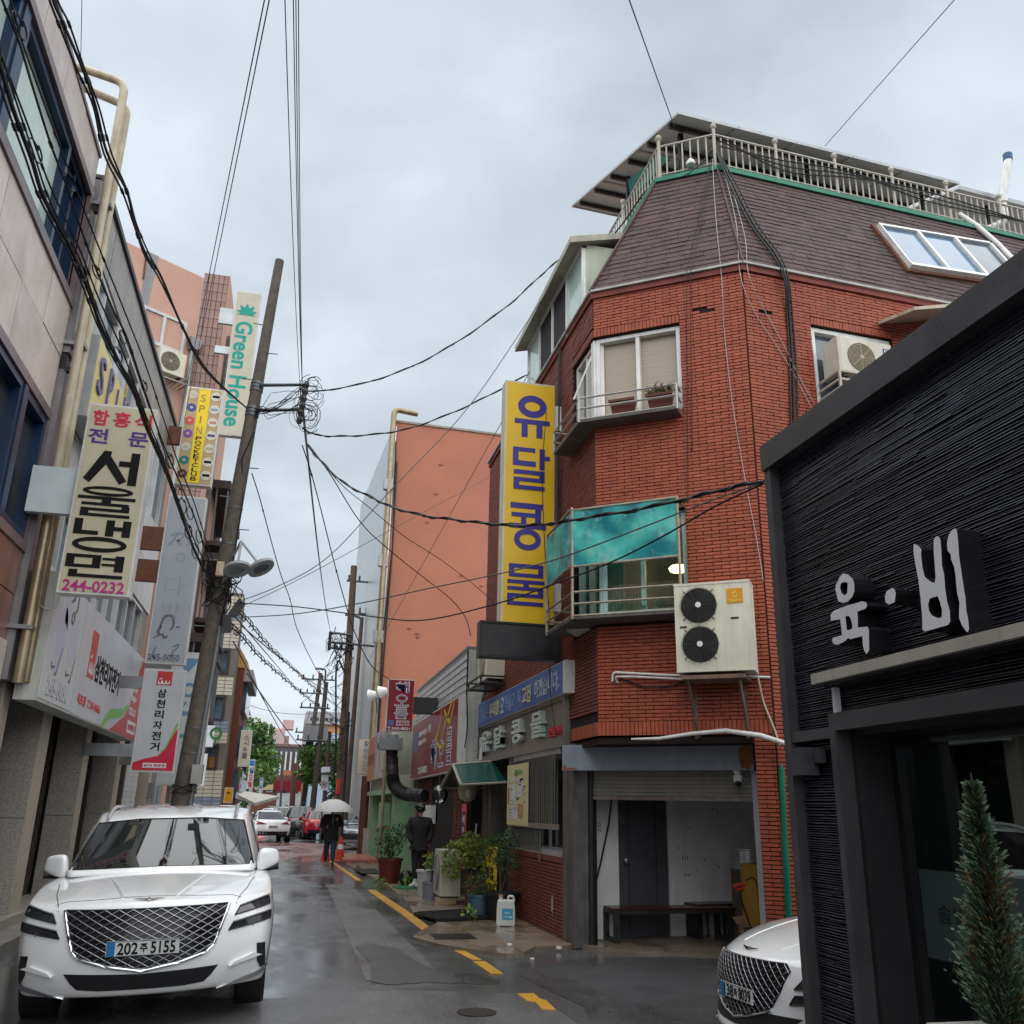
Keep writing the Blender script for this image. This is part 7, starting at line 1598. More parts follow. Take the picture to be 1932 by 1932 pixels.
# ---- white saloon nosing out of the lane on the right
sed=dict(L=4.9,W=1.92,plan=[(0,.86),(.10,.92),(.3,.97),(.6,1.0),(4.2,1.0),(4.9,.9)],nose=.34,tail=.2,corner=2.3,crown=.08,top=[(0,.755),(.08,.785),(.3,.855),(.6,.93),(1.35,1.03),(3.9,1.02),(4.9,.96)],bot=[(0,.13),(.2,.12),(.6,.16),(4.9,.3)],face=[(0,-.03),(.12,-.05),(.25,.01),(.5,.0),(.8,.03),(1,.09)],rear=[(0,.1),(.5,0),(1,.06)],cab=(1.35,2.35,3.5,4.45,.96,.9,.64),roof=[(0,1.38),(.4,1.44),(1,1.36)])
front_sed=dict(grille=[(.50,.722),(.545,.68),(.50,.52),(.43,.40),(.31,.345),(.16,.305),(0,.275)],pitch=.066,slope=1.0,low_trim=[(.42,.38),(.30,.335),(.16,.292),(0,.258)],lamps=[[(.60,.555),(.88,.58),(.88,.645),(.64,.618)],[(.57,.44),(.88,.475),(.88,.545),(.61,.51)]],vents=[],chrome=[[(.55,.150),(.85,.175),(.85,.186),(.55,.163)]],intake=[(.66,.35),(.55,.255),(.3,.222),(0,.212)],emblem=(.17,.13),seam=None)
SEDM=place(3.397,6.924,-1.508)@Matrix.Scale(.87,4)
c=Car(sed,SEDM,'parked_car','white saloon with mesh grille and plate 138 8039 nosing out of the lane',pearl,lv=3)
face_car(c,front_sed)
c.plate('front',.04,.45,.52,.11,[('138',.0,.36,1.2),('하',.38,.50,.9),('8039',.55,.99,1.2)],.035)
c.decal('windscreen','front',[(-.74,1.02),(.74,1.02),(.58,1.33),(-.58,1.33)],cglass,.006,True,.08)
for s_ in(1,-1):
 c.wheel(s_*.84,.88,.34,.22);c.wheel(s_*.84,3.85,.34,.22);c.mirror(s_,1.75,1.0,.9)
 sd='left' if s_>0 else'right';c.decal('side_window',sd,[(2.0,1.06),(3.9,1.07),(3.4,1.34),(2.5,1.34)],cglass,.006,True,.08)
 c.strip('bonnet_crease','top',[(s_*.30,.30),(s_*.42,.8),(s_*.5,1.3)],.010,pearl,-.004)
 c.decal('wheel_arch',sd,[(.88+.40*math.cos(a),max(.21,.34+.40*math.sin(a)))for a in[math.pi*k/12 for k in range(13)]],plastic,.004,False,.08)
# ---- traffic further up the street: same shells, plainer trim
def suvspec(L,W,H,hb=.95):return dict(L=L,W=W,plan=[(0,.9),(.25,.97),(.6,1),(L-.6,1),(L,.9)],nose=.25,tail=.16,crown=.06,top=[(0,hb-.1),(.2,hb),(1.2,hb+.08),(L-.3,hb+.12),(L,hb)],bot=[(0,.28),(L,.32)],face=[(0,.05),(.5,0),(1,.12)],rear=[(0,.06),(.4,0),(.8,.04),(1,.1)],cab=(1.0,1.75,L-.75,L-.2,hb,.9,.68),roof=[(0,H-.04),(.4,H),(1,H-.05)])
def sedspec(L,W,H,hb=.88):return dict(L=L,W=W,plan=[(0,.88),(.25,.96),(.6,1),(L-.6,1),(L,.9)],nose=.28,tail=.2,crown=.06,top=[(0,hb-.14),(.2,hb-.06),(1.2,hb+.05),(L-.5,hb+.12),(L-.1,hb+.13),(L,hb+.02)],bot=[(0,.24),(L,.32)],face=[(0,.04),(.5,0),(1,.12)],rear=[(0,.12),(.35,0),(.6,.02),(1,.10)],cab=(1.25,2.2,L-1.65,L-.62,hb+.05,.9,.62),roof=[(0,H-.05),(.4,H),(1,H-.08)])
def far_car(kind,x,y,head,paint,label,rear=True,L=4.5,W=1.82,H=1.45,group=None,lamp=lampred,pw=.42,hi=False):
 sp=(suvspec if kind=='suv' else sedspec)(L,W,H);hb=.95 if kind=='suv' else.88
 c=Car(sp,place(x,y,head),'parked_car',label,paint,group,lv=1)
 w=W/2;cabz=sp['cab'][4]
 c.decal('windscreen','front',[(-w*.76,cabz+.06),(w*.76,cabz+.06),(w*.58,H-.10),(-w*.58,H-.10)],cglass,.008,True,.12)
 c.decal('rear_window','rear',[(-w*.72,cabz+.08),(w*.72,cabz+.08),(w*.56,H-.10),(-w*.56,H-.10)],cglass,.008,True,.12)
 for s_ in(1,-1):
  sd='left' if s_>0 else'right';c.decal('side_window',sd,[(sp['cab'][0]+.5,cabz+.05),(sp['cab'][3]-.35,cabz+.06),(sp['cab'][2]-.1,H-.13),(sp['cab'][1]+.15,H-.13)],cglass,.008,True,.15)
  c.wheel(s_*(w-.11),.85,.32,.2,True);c.wheel(s_*(w-.11),L-.85,.32,.2,True);c.mirror(s_,sp['cab'][0]+.55,cabz+.08,w*.92)
  if kind=='suv':c.decal('tail_light','rear',mir(s_,[(w*.60,hb-.10),(w*.90,hb-.12),(w*.88,hb+.06),(w*.66,hb+.02)]),lamp,.012,False,.08)
  else:c.decal('tail_light','rear',mir(s_,[(w*.36,hb-.06),(w*.92,hb-.10),(w*.90,hb+.06),(w*.62,hb+.03)]),lamp,.012,False,.08)
  c.decal('headlight','front',mir(s_,[(w*.45,hb-.28),(w*.88,hb-.20),(w*.86,hb-.10),(w*.55,hb-.19)]),lampdark,.012,False,.08)
  for yy in(.85,L-.85):c.decal('wheel_arch',sd,[(yy+.38*math.cos(a),max(.30,.32+.38*math.sin(a)))for a in[math.pi*k/8 for k in range(9)]],plastic,.006,False,.15)
 c.decal('lower_bumper','rear',[(-w*.85,.33),(w*.85,.33),(w*.75,.50),(-w*.75,.50)],plastic,.012,False,.12)
 c.decal('grille','front',[(-w*.5,hb-.5),(w*.5,hb-.5),(w*.58,hb-.27),(-w*.58,hb-.27)],plastic,.012,False,.1)
 c.plate('rear',0,hb-.18 if kind!='suv' else hb-.22,pw,.11,[('38',.0,.25,1),('가',.28,.42,.9),('5170',.48,.98,1)],.02,blue=False)
 return c
PI_=math.pi
far_car('suv',-1.75,14.9,math.radians(2),pearl,'white van like car with roof rails parked right behind the nearest SUV',L=4.6,W=1.85,H=1.66)
far_car('sed',-1.05,50.1,PI_+math.radians(8),pearl,'white saloon seen from behind in the middle of the street',L=4.57,W=1.8,H=1.44)
far_car('suv',1.72,53.6,PI_+math.radians(3),redp,'red hatchback parked on the right behind the umbrella',L=3.9,W=1.75,H=1.50)
far_car('suv',.75,58.5,PI_+math.radians(3),greyp_,'dark grey SUV parked just beyond the red hatchback',L=4.6,W=1.85,H=1.68)
far_car('suv',.95,64.0,PI_+math.radians(2),greyp_,'second dark SUV, between the grey one and the silver one',L=4.6,W=1.85,H=1.62)
far_car('suv',-.1,71.0,PI_+math.radians(2),silver,'pale silver SUV at the far end of the dark parked cars',L=4.5,W=1.82,H=1.62)
far_car('suv',-2.95,56.5,PI_,pearl,'white SUV parked by the left kerb beyond the white saloon',L=4.6,W=1.85,H=1.66)
far_car('sed',-1.2,80.0,PI_+math.radians(3),pearl,'white saloon with lit red brake lamps up the street',L=4.5,W=1.8,H=1.44,lamp=brakeglow)
far_car('sed',-3.3,79.0,PI_,silver,'silver saloon by the left hedge up the street',L=4.5,W=1.8,H=1.42)
far_car('suv',-1.0,95.0,0,greyp_,'dark car facing this way on the rise at the street end',L=4.4,W=1.85,H=1.60)
far_car('suv',.9,96.0,0,silver,'grey blue car facing this way beside the dark one at the street end',L=4.5,W=1.85,H=1.6)
far_car('sed',2.75,39.6,math.radians(-24),silver,'silver saloon parked nose out on the right beyond the mint shop',L=4.7,W=1.85,H=1.45)
far_car('suv',3.9,47.5,math.radians(-30),greyp_,'dark grey crossover behind the silver saloon on the right',L=4.5,W=1.85,H=1.6)
# ---------------------------------------------------------------- buildings at the far end of the street
def block(name,label,px0,px1,ytop,Y,mat,depth=14,zbot=0,cat='building',skew=0):
 """a building whose camera side stands at distance Y between two picture columns"""
 F=Fr((0,Y,0),(1,skew,0));m=1515
 a0,_=F.px(px0,m);a1,_=F.px(px1,m);_,z=F.px((px0+px1)/2,ytop)
 t=thing(name,label,cat,(a0,Y,0));MB(F).box(a0,a1,zbot,z,-depth,0).build('wall',mat,t);return t,F,a0,a1,z
def wins(t,F,a0,a1,z0,z1,nx,nz,fw=.62,fh=.55,fm=None,gm_=None,c=.0):
 for i in range(nx):
  for j in range(nz):
   w=(a1-a0)/nx;h=(z1-z0)/nz;A=a0+w*(i+.5-fw/2);B=z0+h*(j+.5-fh/2)
   window(t,F,A,A+w*fw,B,B+h*fh,fm or whitep,gm_ or bglass,1,.08,c+.0,c+.08)
dgrey=M('dark_grey_cladding',(.085,.085,.09),(.07,.07,.075),rough=.6,streak=.2);ltgrey=M('light_grey_render',(.30,.31,.33),(.25,.26,.28),rough=.7,streak=.2)
t,F,a0,a1,z=block('dark_brick_building','long dark grey building with white vertical fins closing the street',430,580,1408,125,dgrey)
for k in range(9):a=a0+(a1-a0)*(.34+.064*k);MB(F).box(a,a+.22,z*.62 if k%4 else z*.45,z*.93,0,.35).build('fin',whitep,t)
MB(F).box(a0,a1,z,z+.35,-14,.2).build('coping',M('brown_coping',(.16,.10,.09)),t)
MB(F).box(a1-3.4,a1-.4,0,z*.66,.05,3).build('brick_wing',M('orange_brick',(.33,.13,.06),(.28,.11,.05),rough=.7,scale=3),t);wins(t,Fr((0,121.9,0),(1,0,0)),a1-3.2,a1-.6,2,z*.6,1,2)
t,F,a0,a1,z=block('brick_shop','low brown brick shop with a red sign at the end of the street',470,560,1462,112,M('brown_brick',(.17,.075,.055),(.13,.06,.045),rough=.7,scale=3),6)
wins(t,F,a0+.5,a1-.5,z*.52,z*.95,4,1);MB(F).box(a0+2.6,a0+5.6,3.2,4.4,0,.3).build('sign_board',dred,t);MB(F).box(a0+.3,a0+2.5,3.3,3.9,.0,.2).build('sign_panel',M('pale_yellow_panel',(.5,.42,.2)),t);MB(F).box(a0+3,a0+6.6,.2,3.0,0,.15).build('shutter',whitep,t)
t,F,a0,a1,z=block('tower_block','grey and ochre tower block with a grey parapet, far end',562,632,1347,150,M('ochre_render',(.42,.23,.10),(.37,.2,.09),rough=.7,streak=.15))
w=a1-a0;MB(F).box(a0,a0+w*.16,0,z+.02,.0,.3).build('grey_flank',ltgrey,t);MB(F).box(a0,a1,z-1.6,z+.3,.3,.6).build('parapet',ltgrey,t)
for k in range(7):a=a0+.8+k*w/7.5;MB(F).box(a,a+.5,z-1.1,z-.6,.6,.66).build('opening',dark,t)
MB(F).tube([(a0+w*.28,z,-1),(a0+w*.28,z+7,-1)],.12,6).build('mast',M('red_white_mast',(.45,.12,.1),rough=.5),t)
t,F,a0,a1,z=block('pale_blue_building','pale blue clad building with a teal window, right of the tower',580,690,1384,98,M('pale_blue_cladding',(.33,.40,.48),(.28,.35,.42),rough=.5,streak=.15))
wins(t,F,a0+(a1-a0)*.30,a0+(a1-a0)*.62,z*.34,z*.62,1,1,.8,.8,M('navy_frame',(.05,.08,.12)),M('teal_pane',(.12,.30,.28),rough=.1));wins(t,F,a0+.5,a0+4,z*.6,z*.95,2,1);MB(F).box(a0,a1,z*.52,z*.54,0,.15).build('band',whitep,t)
t,F,a0,a1,z=block('pink_flats','distant pink and cream flats on the skyline',497,525,1374,260,M('hazy_pink',(.50,.33,.33),rough=.8));wins(t,F,a0+1,a1-1,z*.5,z*.97,4,4);MB(F).box(a0+3,a0+6,z,z+2.5,-6,-1).build('lift_house',MATS['hazy_pink'],t)
t,F,a0,a1,z=block('pink_flats','distant paler block right of the pink flats',520,534,1388,265,M('hazy_cream',(.45,.40,.37),rough=.8));wins(t,F,a0+1,a1-1,z*.5,z*.97,3,4)
t,F,a0,a1,z=block('grey_flats','pale grey block behind the tree under the spired roof',455,512,1393,140,M('pale_grey_render',(.36,.34,.33),(.31,.3,.29),rough=.7));wins(t,F,a0+1,a1-1,z*.3,z*.9,5,3)
Y=100;F=Fr((0,Y,0),(1,0,0));ax,az=F.px(465,1322);bl0,bz=F.px(440,1392);br0,bz2=F.px(496,1392)
t=thing('spired_house','house with a tall brown spire roof and white band behind the cream sign','building',(ax,Y,0));brr=M('brown_roof',(.14,.06,.055),(.11,.05,.045),rough=.6,streak=.15)
h=(az-bz);hw=(br0-bl0)/2
def pyr(mb,cx,cy,w0,z0,w1,z1):
 i=len(mb.v)
 for w,zz_ in((w0,z0),(w1,z1)):
  for sx,sy in((-1,-1),(1,-1),(1,1),(-1,1)):mb.v.append(V((cx+sx*w,cy+sy*w,zz_)))
 mb.f+=[[i,i+1,i+5,i+4],[i+1,i+2,i+6,i+5],[i+2,i+3,i+7,i+6],[i+3,i,i+4,i+7],[i+4,i+5,i+6,i+7]]
b=MB();pyr(b,ax,Y+hw,hw,bz,hw*.62,bz+h*.36);pyr(b,ax,Y+hw,hw*.42,bz+h*.62,.02,az);b.build('roof',brr,t);b=MB();pyr(b,ax,Y+hw,hw*.62,bz+h*.36,hw*.42,bz+h*.62);b.build('roof_band',whitep,t)
MB(Fr((0,Y,0),(1,0,0))).box(ax-hw,ax+hw,0,bz,-2*hw,0).build('wall',ltgrey,t)
D=Fr((0,Y-.6,0),(1,0,0));MB(D).prism([(ax-.3,bz),(ax+1.6,bz),(ax+1.6,bz+1.5),(ax+.65,bz+2.3),(ax-.3,bz+1.5)],-2,0).build('dormer',whitep,t);window(t,D,ax-.05,ax+1.35,bz+.2,bz+1.4,whitep,MATS['teal_pane'],2,.08,0,.1)
t,F,a0,a1,z=block('white_glass_building','narrow white building with glass front beyond the terracotta block',664,705,1345,56,M('offwhite_panel',(.46,.48,.47),(.4,.42,.41),rough=.5,streak=.2),10)
wins(t,F,a0+.2,a1,4,z-.6,2,4,.75,.7,whitep,bglass);FS3=Fr((a0,56,0),(0,-1,0))
for k in range(4):MB(FS3).box(-9.5,-.4,3.4+2.2*k,5.2+2.2*k,0,.05).build('window',gb,t)
t,F,a0,a1,z=block('billboard_house','white sided house with teal posters on the right',655,690,1400,72,M('offwhite_panel',(.4,.4,.4)),8);wins(t,F,a0+.2,a1,4.5,z-.3,1,2,.8,.8)
def farsign(label,Y,px0,px1,py0,py1,mat,parts,d=.25,wall=-3.6):
 F=Fr((0,Y,0),(1,0,0));a0,z0=F.px(px0,py1);a1,z1=F.px(px1,py0);t,F=hanging('hanging_sign',label,Y,a0,a1,z0,z1,d,mat,casew,wall=wall)
 for(f0,f1,g0,g1,m_,txt)in parts:
  A0,A1,B0,B1=a0+(a1-a0)*f0,a0+(a1-a0)*f1,z0+(z1-z0)*g0,z0+(z1-z0)*g1
  if txt:text(MB(F),txt,A0,A1,B0,B1,.02,.03).build('syllable',m_,t)
  else:MB(F).box(A0,A1,B0,B1,.006,.015).build('panel',m_,t)
 return t
farsign('cream vertical sign with brush letters, left beyond the red brick building',53.6,448,477,1378,1446,creamv,[(.3,.75,.74,.86,greyink,'스'),(.3,.75,.58,.70,greyink,'시'),(.3,.7,.42,.54,greyink,'&'),(.25,.75,.22,.38,greyink,'롤')])
farsign('white vertical sign with a blue square, navy and crimson syllables',53.2,465,482,1433,1488,wprint,[(.1,.9,.78,.97,M('sign_sky_blue',(.03,.22,.48)),''),(.12,.88,.52,.74,navy,'실'),(.15,.85,.28,.48,crim,'모'),(.15,.85,.05,.25,crim,'텔')])
farsign('small blue vertical sign with white syllables at the far left',78,487,497,1468,1503,MATS['panel_blue'],[(.2,.8,.55,.9,wprint,'이'),(.2,.8,.1,.45,wprint,'발')],wall=-3.8)
farsign('yellow hanging sign with a black lamp bracket over the white cars',44,421,441,1486,1515,M('amber_sign',(.62,.30,.015),rough=.4),[(.3,.6,.6,.7,ink,'')],d=.2)
# ---------------------------------------------------------------- plants
def leaf_mesh(parent,name,mat,pts,size,seed,elong=1.8,updir=.4):
 """leaf-sized faces at the given points, folded along the midrib"""
 r=random.Random(seed);mb=MB()
 for p in pts:
  d=V((r.uniform(-1,1),r.uniform(-1,1),r.uniform(-.6,1)+updir)).normalized();s=d.orthogonal().normalized();s=(Matrix.Rotation(r.uniform(0,6.28),3,d)@s);n=d.cross(s);L=size*r.uniform(.6,1.3);w=L/elong/2;i=len(mb.v)
  mb.v+=[p,p+d*L*.5+s*w+n*w*.4,p+d*L,p+d*L*.5-s*w+n*w*.4];mb.f+=[[i,i+1,i+2],[i,i+2,i+3]]
 return mb.build(name,mat,parent)
DENS=1
def clumps(centres,n,seed,flat=1.0):
 r=random.Random(seed);out=[]
 for(c,R_)in centres:
  for k in range(int(n*R_*R_*10*DENS)):
   while True:
    d=V((r.uniform(-1,1),r.uniform(-1,1),r.uniform(-1,1)))
    if.15<d.length<1:break
   d=d.normalized()*d.length**.45;out.append(V(c)+V((d.x,d.y,d.z*flat))*R_)
 return out
greenA=M('leaf_green',(.10,.16,.03),(.20,.24,.04),rough=.45,scale=7);greenB=M('leaf_deep_green',(.02,.06,.022),(.05,.10,.03),rough=.35,scale=8);greenC=M('leaf_fresh_green',(.12,.24,.03),(.20,.30,.06),rough=.45,scale=3)
twig=M('twig_bark',(.10,.07,.05),(.06,.045,.035),rough=.85);soil=M('soil',(.035,.025,.02),rough=.95)
def potted(name,label,x,y,z,r0,r1,h,potmat,centres,n,leaf,mat,seed,group=None,stems=4):
 t=thing(name,label,'plant',(x,y,z),group)
 MB().lathe([(r0,0),(r1,h*.9),(r1*1.08,h*.9),(r1*1.08,h),(r1*.92,h),(r1*.9,h*.93)],(x,y,z),22).build('pot',potmat,t,40);MB().lathe([(r1*.9,h*.925),(r1*.5,h*.95)],(x,y,z),16).build('soil',soil,t)
 rr=random.Random(seed);cs=[(V((x,y,z))+V(c),R_)for c,R_ in centres]
 b=MB()
 for k in range(stems):
  c,R_=cs[k%len(cs)];a=V((x+rr.uniform(-.04,.04),y+rr.uniform(-.04,.04),z+h*.9));m=a.lerp(c,.5)+V((rr.uniform(-.05,.05),rr.uniform(-.05,.05),.04));b.tube([a,m,c+V((rr.uniform(-.5,.5),rr.uniform(-.5,.5),.3))*R_],[.014,.010,.004],5)
 b.build('stem',twig,t);leaf_mesh(t,'foliage',mat,clumps(cs,n,seed),leaf,seed);return t
DENS=2.4
maroon=M('maroon_plastic',(.115,.022,.02),(.085,.018,.016),rough=.4,streak=.15);greyp2=M('grey_plastic_pot',(.17,.185,.21),rough=.45);oxpot=M('oxblood_barrel',(.13,.045,.032),(.09,.032,.025),rough=.55,streak=.3)
potted('potted_shrub','wispy shrub in a maroon pot before the mint shop',2.42,21.75,.05,.21,.27,.52,maroon,[((-.1,0,.95),.26),((.12,0,1.0),.25),((-.15,0,.72),.22),((.3,.05,1.05),.22),((.05,0,.7),.2)],90,.075,greenB,3,stems=9)
potted('potted_shrub','wide bushy green shrub in an oxblood barrel beside the white outdoor unit',3.44,16.75,.05,.22,.27,.50,oxpot,[((-.42,-.1,.80),.26),((-.12,0,.88),.27),((.16,.05,.85),.24),((-.5,-.1,.58),.18),((-.25,-.1,1.0),.2),((.08,0,.66),.2)],150,.085,greenA,5,stems=10)
potted('potted_tree','small dark leaved tree in a black pot before the yellow poster',3.42,14.85,.05,.20,.27,.38,plastic,[((-.1,0,1.02),.24),((.14,0,1.1),.22),((.22,0,.92),.2),((-.2,0,.88),.18),((.05,0,.8),.17)],170,.05,greenB,7,stems=5)
potted('potted_fern','low dark fern in a blue grey bucket left of the potted tree',3.12,15.15,.05,.14,.17,.32,M('blue_grey_bucket',(.07,.12,.17),rough=.45),[((-.08,0,.42),.18),((.1,0,.45),.18)],260,.05,greenB,9,stems=3)
potted('potted_plant','pale leaved plant in a white pot behind the grey pot',3.05,19.1,.05,.16,.20,.42,white,[((0,0,.55),.2),((-.15,0,.6),.13)],150,.07,greenC,11,stems=3)
potted('potted_plant','small plant in a low grey pot beside the green mat',2.80,18.0,.05,.16,.17,.30,greyp2,[((0,0,.55),.13),((.08,0,.7),.1)],120,.07,greenB,13,stems=3)
MBt=tag(MB().lathe([(.14,0),(.18,.42),(.2,.42),(.2,.46),(.15,.46)],(2.8,18.75,.05),16).build('white_bucket',M('grey_white_bucket',(.42,.45,.45),rough=.5),None,40),'grey white bucket standing behind the small grey pot','bucket')
DENS=1
FU_=Fr((3.16,17.75,.18),(0,-1,0));outdoor_unit('outdoor_unit','white outdoor unit standing on blocks on the pavement beside the barrel shrub',FU_,0,0,.74,.76,.36,body=M('dirty_ivory',(.50,.47,.42),(.42,.39,.34),rough=.5,streak=.4),grille=M('grey_wire',(.3,.3,.29),rough=.5))
tag(MB().box(2.82,3.10,17.52,17.62,.05,.15).box(2.74,3.10,17.06,17.16,.05,.15).build('wood_blocks',M('pale_wood',(.36,.27,.17),rough=.8)),'pale wooden blocks under the pavement outdoor unit','block')
t=thing('jerry_can','white plastic jerry can with blue label beside the brick wall','jerry can',(3.15,13.98,.04));Fj=Fr((3.15,13.98,.04),(.98,-.2,0))
hd=M('white_hdpe',(.62,.63,.60),(.54,.55,.52),rough=.35,scale=3)
def rbx(p):
 x0,x1,y0,y1,z0,z1=p;vs,fs=boxgrid([0,.12,.5,.88,1],[0,.15,.5,.85,1],[0,.08,.5,.88,1],lambda a,b_,c_:(x0+(x1-x0)*(a*(1)+(.5-a)*.16*sm(c_,.8,1)),y0+(y1-y0)*b_,z0+(z1-z0)*c_));return vs,fs
vs,fs=rbx((0,.31,-.20,0,0,.40));me=subsurf([Fj.p(v[0],v[2],v[1])-WL[t]for v in vs],[f for f in fs],2);me.materials.append(hd);link('body',me,t)
MB(Fj).tube(rb([(.20,.38,-.1),(.19,.455,-.1),(.28,.455,-.1),(.29,.37,-.1)],.04),.02,7).build('handle',hd,t,50);MB(Fj).tube([(.07,.38,-.1),(.07,.45,-.1)],.033,12).build('neck',hd,t,50);MB(Fj).tube([(.07,.44,-.1),(.07,.475,-.1)],.038,14).build('cap',M('salmon_cap',(.5,.25,.16),rough=.5),t,50)
lb=MB(Fj).box(.09,.27,.10,.27,.002,.006).build('label',M('cyan_label',(.03,.27,.48),(.06,.32,.52),rough=.35),t);b=MB(Fj);text(b,'WC',.13,.22,.19,.22,.010);b.box(.11,.25,.13,.135,.006,.009).box(.11,.22,.15,.155,.006,.009);b.disc(.235,.14,.018,.006,.011,12);b.build('label_print',wprint,lb)
b=MB(Fj)
for a in(.0,.24):b.box(a+.01,a+.06,-.015,.02,-.19,-.01)
b.build('foot',hd,t)
t.scale=(.88,.88,.88)
t=thing('orange_cone','orange traffic cone with white band beside the red board ramp','cone',(1.83,30.7,0));cone=M('cone_orange',(.55,.07,.02),(.48,.06,.02),rough=.4,scale=2)
MB().lathe([(.20,.03),(.15,.06),(.11,.30),(.065,.58),(.035,.74),(.03,.76)],(1.83,30.7,0),18).build('body',cone,t,40);MB().box(1.6,2.06,30.47,30.93,.004,.035).build('base',dark,t);MB().lathe([(.107,.38),(.082,.52)],(1.83,30.7,0),18).build('band',wprint,t,40)
tag(MB().lathe([(.16,.02),(.10,.3),(.05,.62),(.03,.66)],(1.40,30.9,0),14).build('red_cone',red,None,40),'red cone half hidden behind the walker with the umbrella','cone')
t=thing('conifer','slim blue green conifer in a pale pot before the black glass','plant',(3.02,3.6,0));rr=random.Random(21)
CX,CY=2.905,3.52;zt_,zb_=1.84,.80
b=MB();b.v+=[V((CX+sx*w,CY+sy*w,zz_))for zz_,w in((0,.15),(.82,.19))for sx,sy in((-1,-1),(1,-1),(1,1),(-1,1))];b.f+=[[0,1,5,4],[1,2,6,5],[2,3,7,6],[3,0,4,7],[4,5,6,7]];b.build('pot',M('pale_pot',(.42,.41,.38),(.36,.35,.33),rough=.5,streak=.2),t);MB().box(CX-.21,CX+.21,CY-.21,CY+.21,.79,.835).build('rim',MATS['pale_pot'],t)
MB().tube([(CX,CY,.85),(CX+.01,CY,1.3),(CX,CY,1.84)],[.016,.01,.003],6).build('stem',twig,t)
conA=M('conifer_blue_green',(.05,.095,.06),(.10,.15,.085),rough=.55,scale=14);conB=M('conifer_brown',(.14,.07,.03),(.10,.06,.03),rough=.7,scale=14);mbs={conA:MB(),conB:MB()}
for k in range(1150):
 f=rr.random()**1.15;z=zb_+.05+(zt_-zb_-.09)*f;a=rr.uniform(0,6.28);rad=(.225*(1-f)**1.0+.008)*rr.uniform(.5,1.05)*(1+.25*math.sin(a*3+f*9));o=V((CX+rad*.2*math.cos(a),CY+rad*.2*math.sin(a),z-.03));d=V((math.cos(a),math.sin(a),rr.uniform(.9,2.2))).normalized();L=rad*.9+.035
 mb=mbs[conB]if(rr.random()<(.30 if f<.6 else.06)and rad<.16)or rr.random()<.04 else mbs[conA]
 for q in range(10):
  p=o+d*(L*q/10);sd=d.orthogonal().normalized();sd=Matrix.Rotation(rr.uniform(0,6.28),3,d)@sd;e_=(d*1.1+sd*.6).normalized();ln=rr.uniform(.022,.045)*(1.1-q*.05);w=e_.orthogonal().normalized()*.0055;i=len(mb.v)
  mb.v+=[p-w,p+w,p+e_*ln*.6+w*.8,p+e_*ln,p+e_*ln*.6-w*.8];mb.f.append([i,i+1,i+2,i+3,i+4])
mbs[conA].build('foliage',conA,t);mbs[conB].build('dead_foliage',conB,t)
def tree(name,label,x,y,h,R_,mat,seed,n=60,leaf=.28,trunk=.14,group=None,low=.45):
 t=thing(name,label,'tree',(x,y,0),group);rr=random.Random(seed);top=V((x,y,h*.75));b=MB();b.tube([(x,y,0),(x+.1,y,h*.3),(x,y,h*.8)],[trunk,trunk*.75,trunk*.3],7);cs=[]
 for k in range(9):
  a=rr.uniform(0,6.28);rr2=R_*rr.uniform(.35,.8);zz_=h*(low+(1-low)*rr.random()*.85);c=V((x+rr2*math.cos(a),y+rr2*math.sin(a),zz_));cs.append((c,R_*rr.uniform(.32,.5)));b.tube([(x,y,zz_*.72),(V((x,y,zz_*.8))+c)/2,c],[trunk*.4,trunk*.25,.03],5)
 cs.append((V((x,y,h*.93)),R_*.4));b.build('trunk',twig,t);leaf_mesh(t,'crown',mat,clumps(cs,n/max(.4,R_),seed,.8),leaf,seed,1.7);return t
treeg=M('tree_leaf',(.05,.12,.025),(.10,.19,.045),rough=.5,scale=.9);treed=M('tree_dark_leaf',(.015,.036,.013),(.03,.058,.02),rough=.5,scale=.9)
tree('street_tree','fresh green street tree rising behind the cream brush sign',-3.3,84,8.5,2.7,treeg,31,60,.42)
tree('street_tree','green tree leaning over the road right of the far poles',2.6,66,5.6,2.0,treeg,33,60,.34)
tree('street_tree','taller green tree behind the 30 sign',4.3,72,6.6,2.2,treeg,35,60,.36)
for k,(x,y,h,R_,lb_)in enumerate([(4.6,46,4.6,2.0,'dark evergreen tree behind the silver saloon'),(5.6,52,5.2,2.2,'dark evergreen tree behind the dark grey crossover'),(4.5,57,4.4,1.8,'dark rounded evergreen between the pole and the green tree')]):tree('evergreen_tree',lb_,x,y,h,R_,treed,40+k,110,.26,low=.15,group='dark evergreens on the right verge')
tree('street_tree','bushy green shrub tree over the left hedge',-4.4,70,3.2,1.7,treeg,51,90,.26,low=.2)
tree('evergreen_tree','dark conifer like tree beside the white vertical sign',-4.6,64,5.6,1.5,treed,53,110,.24,low=.2)
leaf_mesh(None,'hedge',treed,clumps([((-4.3,58+3*k,.9),1.25)for k in range(6)],55,61,.75),.2,61);hg=bpy.data.objects['hedge'];tag(hg,'dark clipped hedge along the left kerb beyond the cars','hedge');
leaf_mesh(None,'weeds',greenC,clumps([((2.15,20.9,.08),.13),((2.75,20.9,.1),.14),((-2.95,15.2,.1),.1),((2.9,14.8,.1),.12),((-2.92,13.3,.1),.09)],400,63),.07,63);bpy.data.objects['weeds']['kind']='stuff'
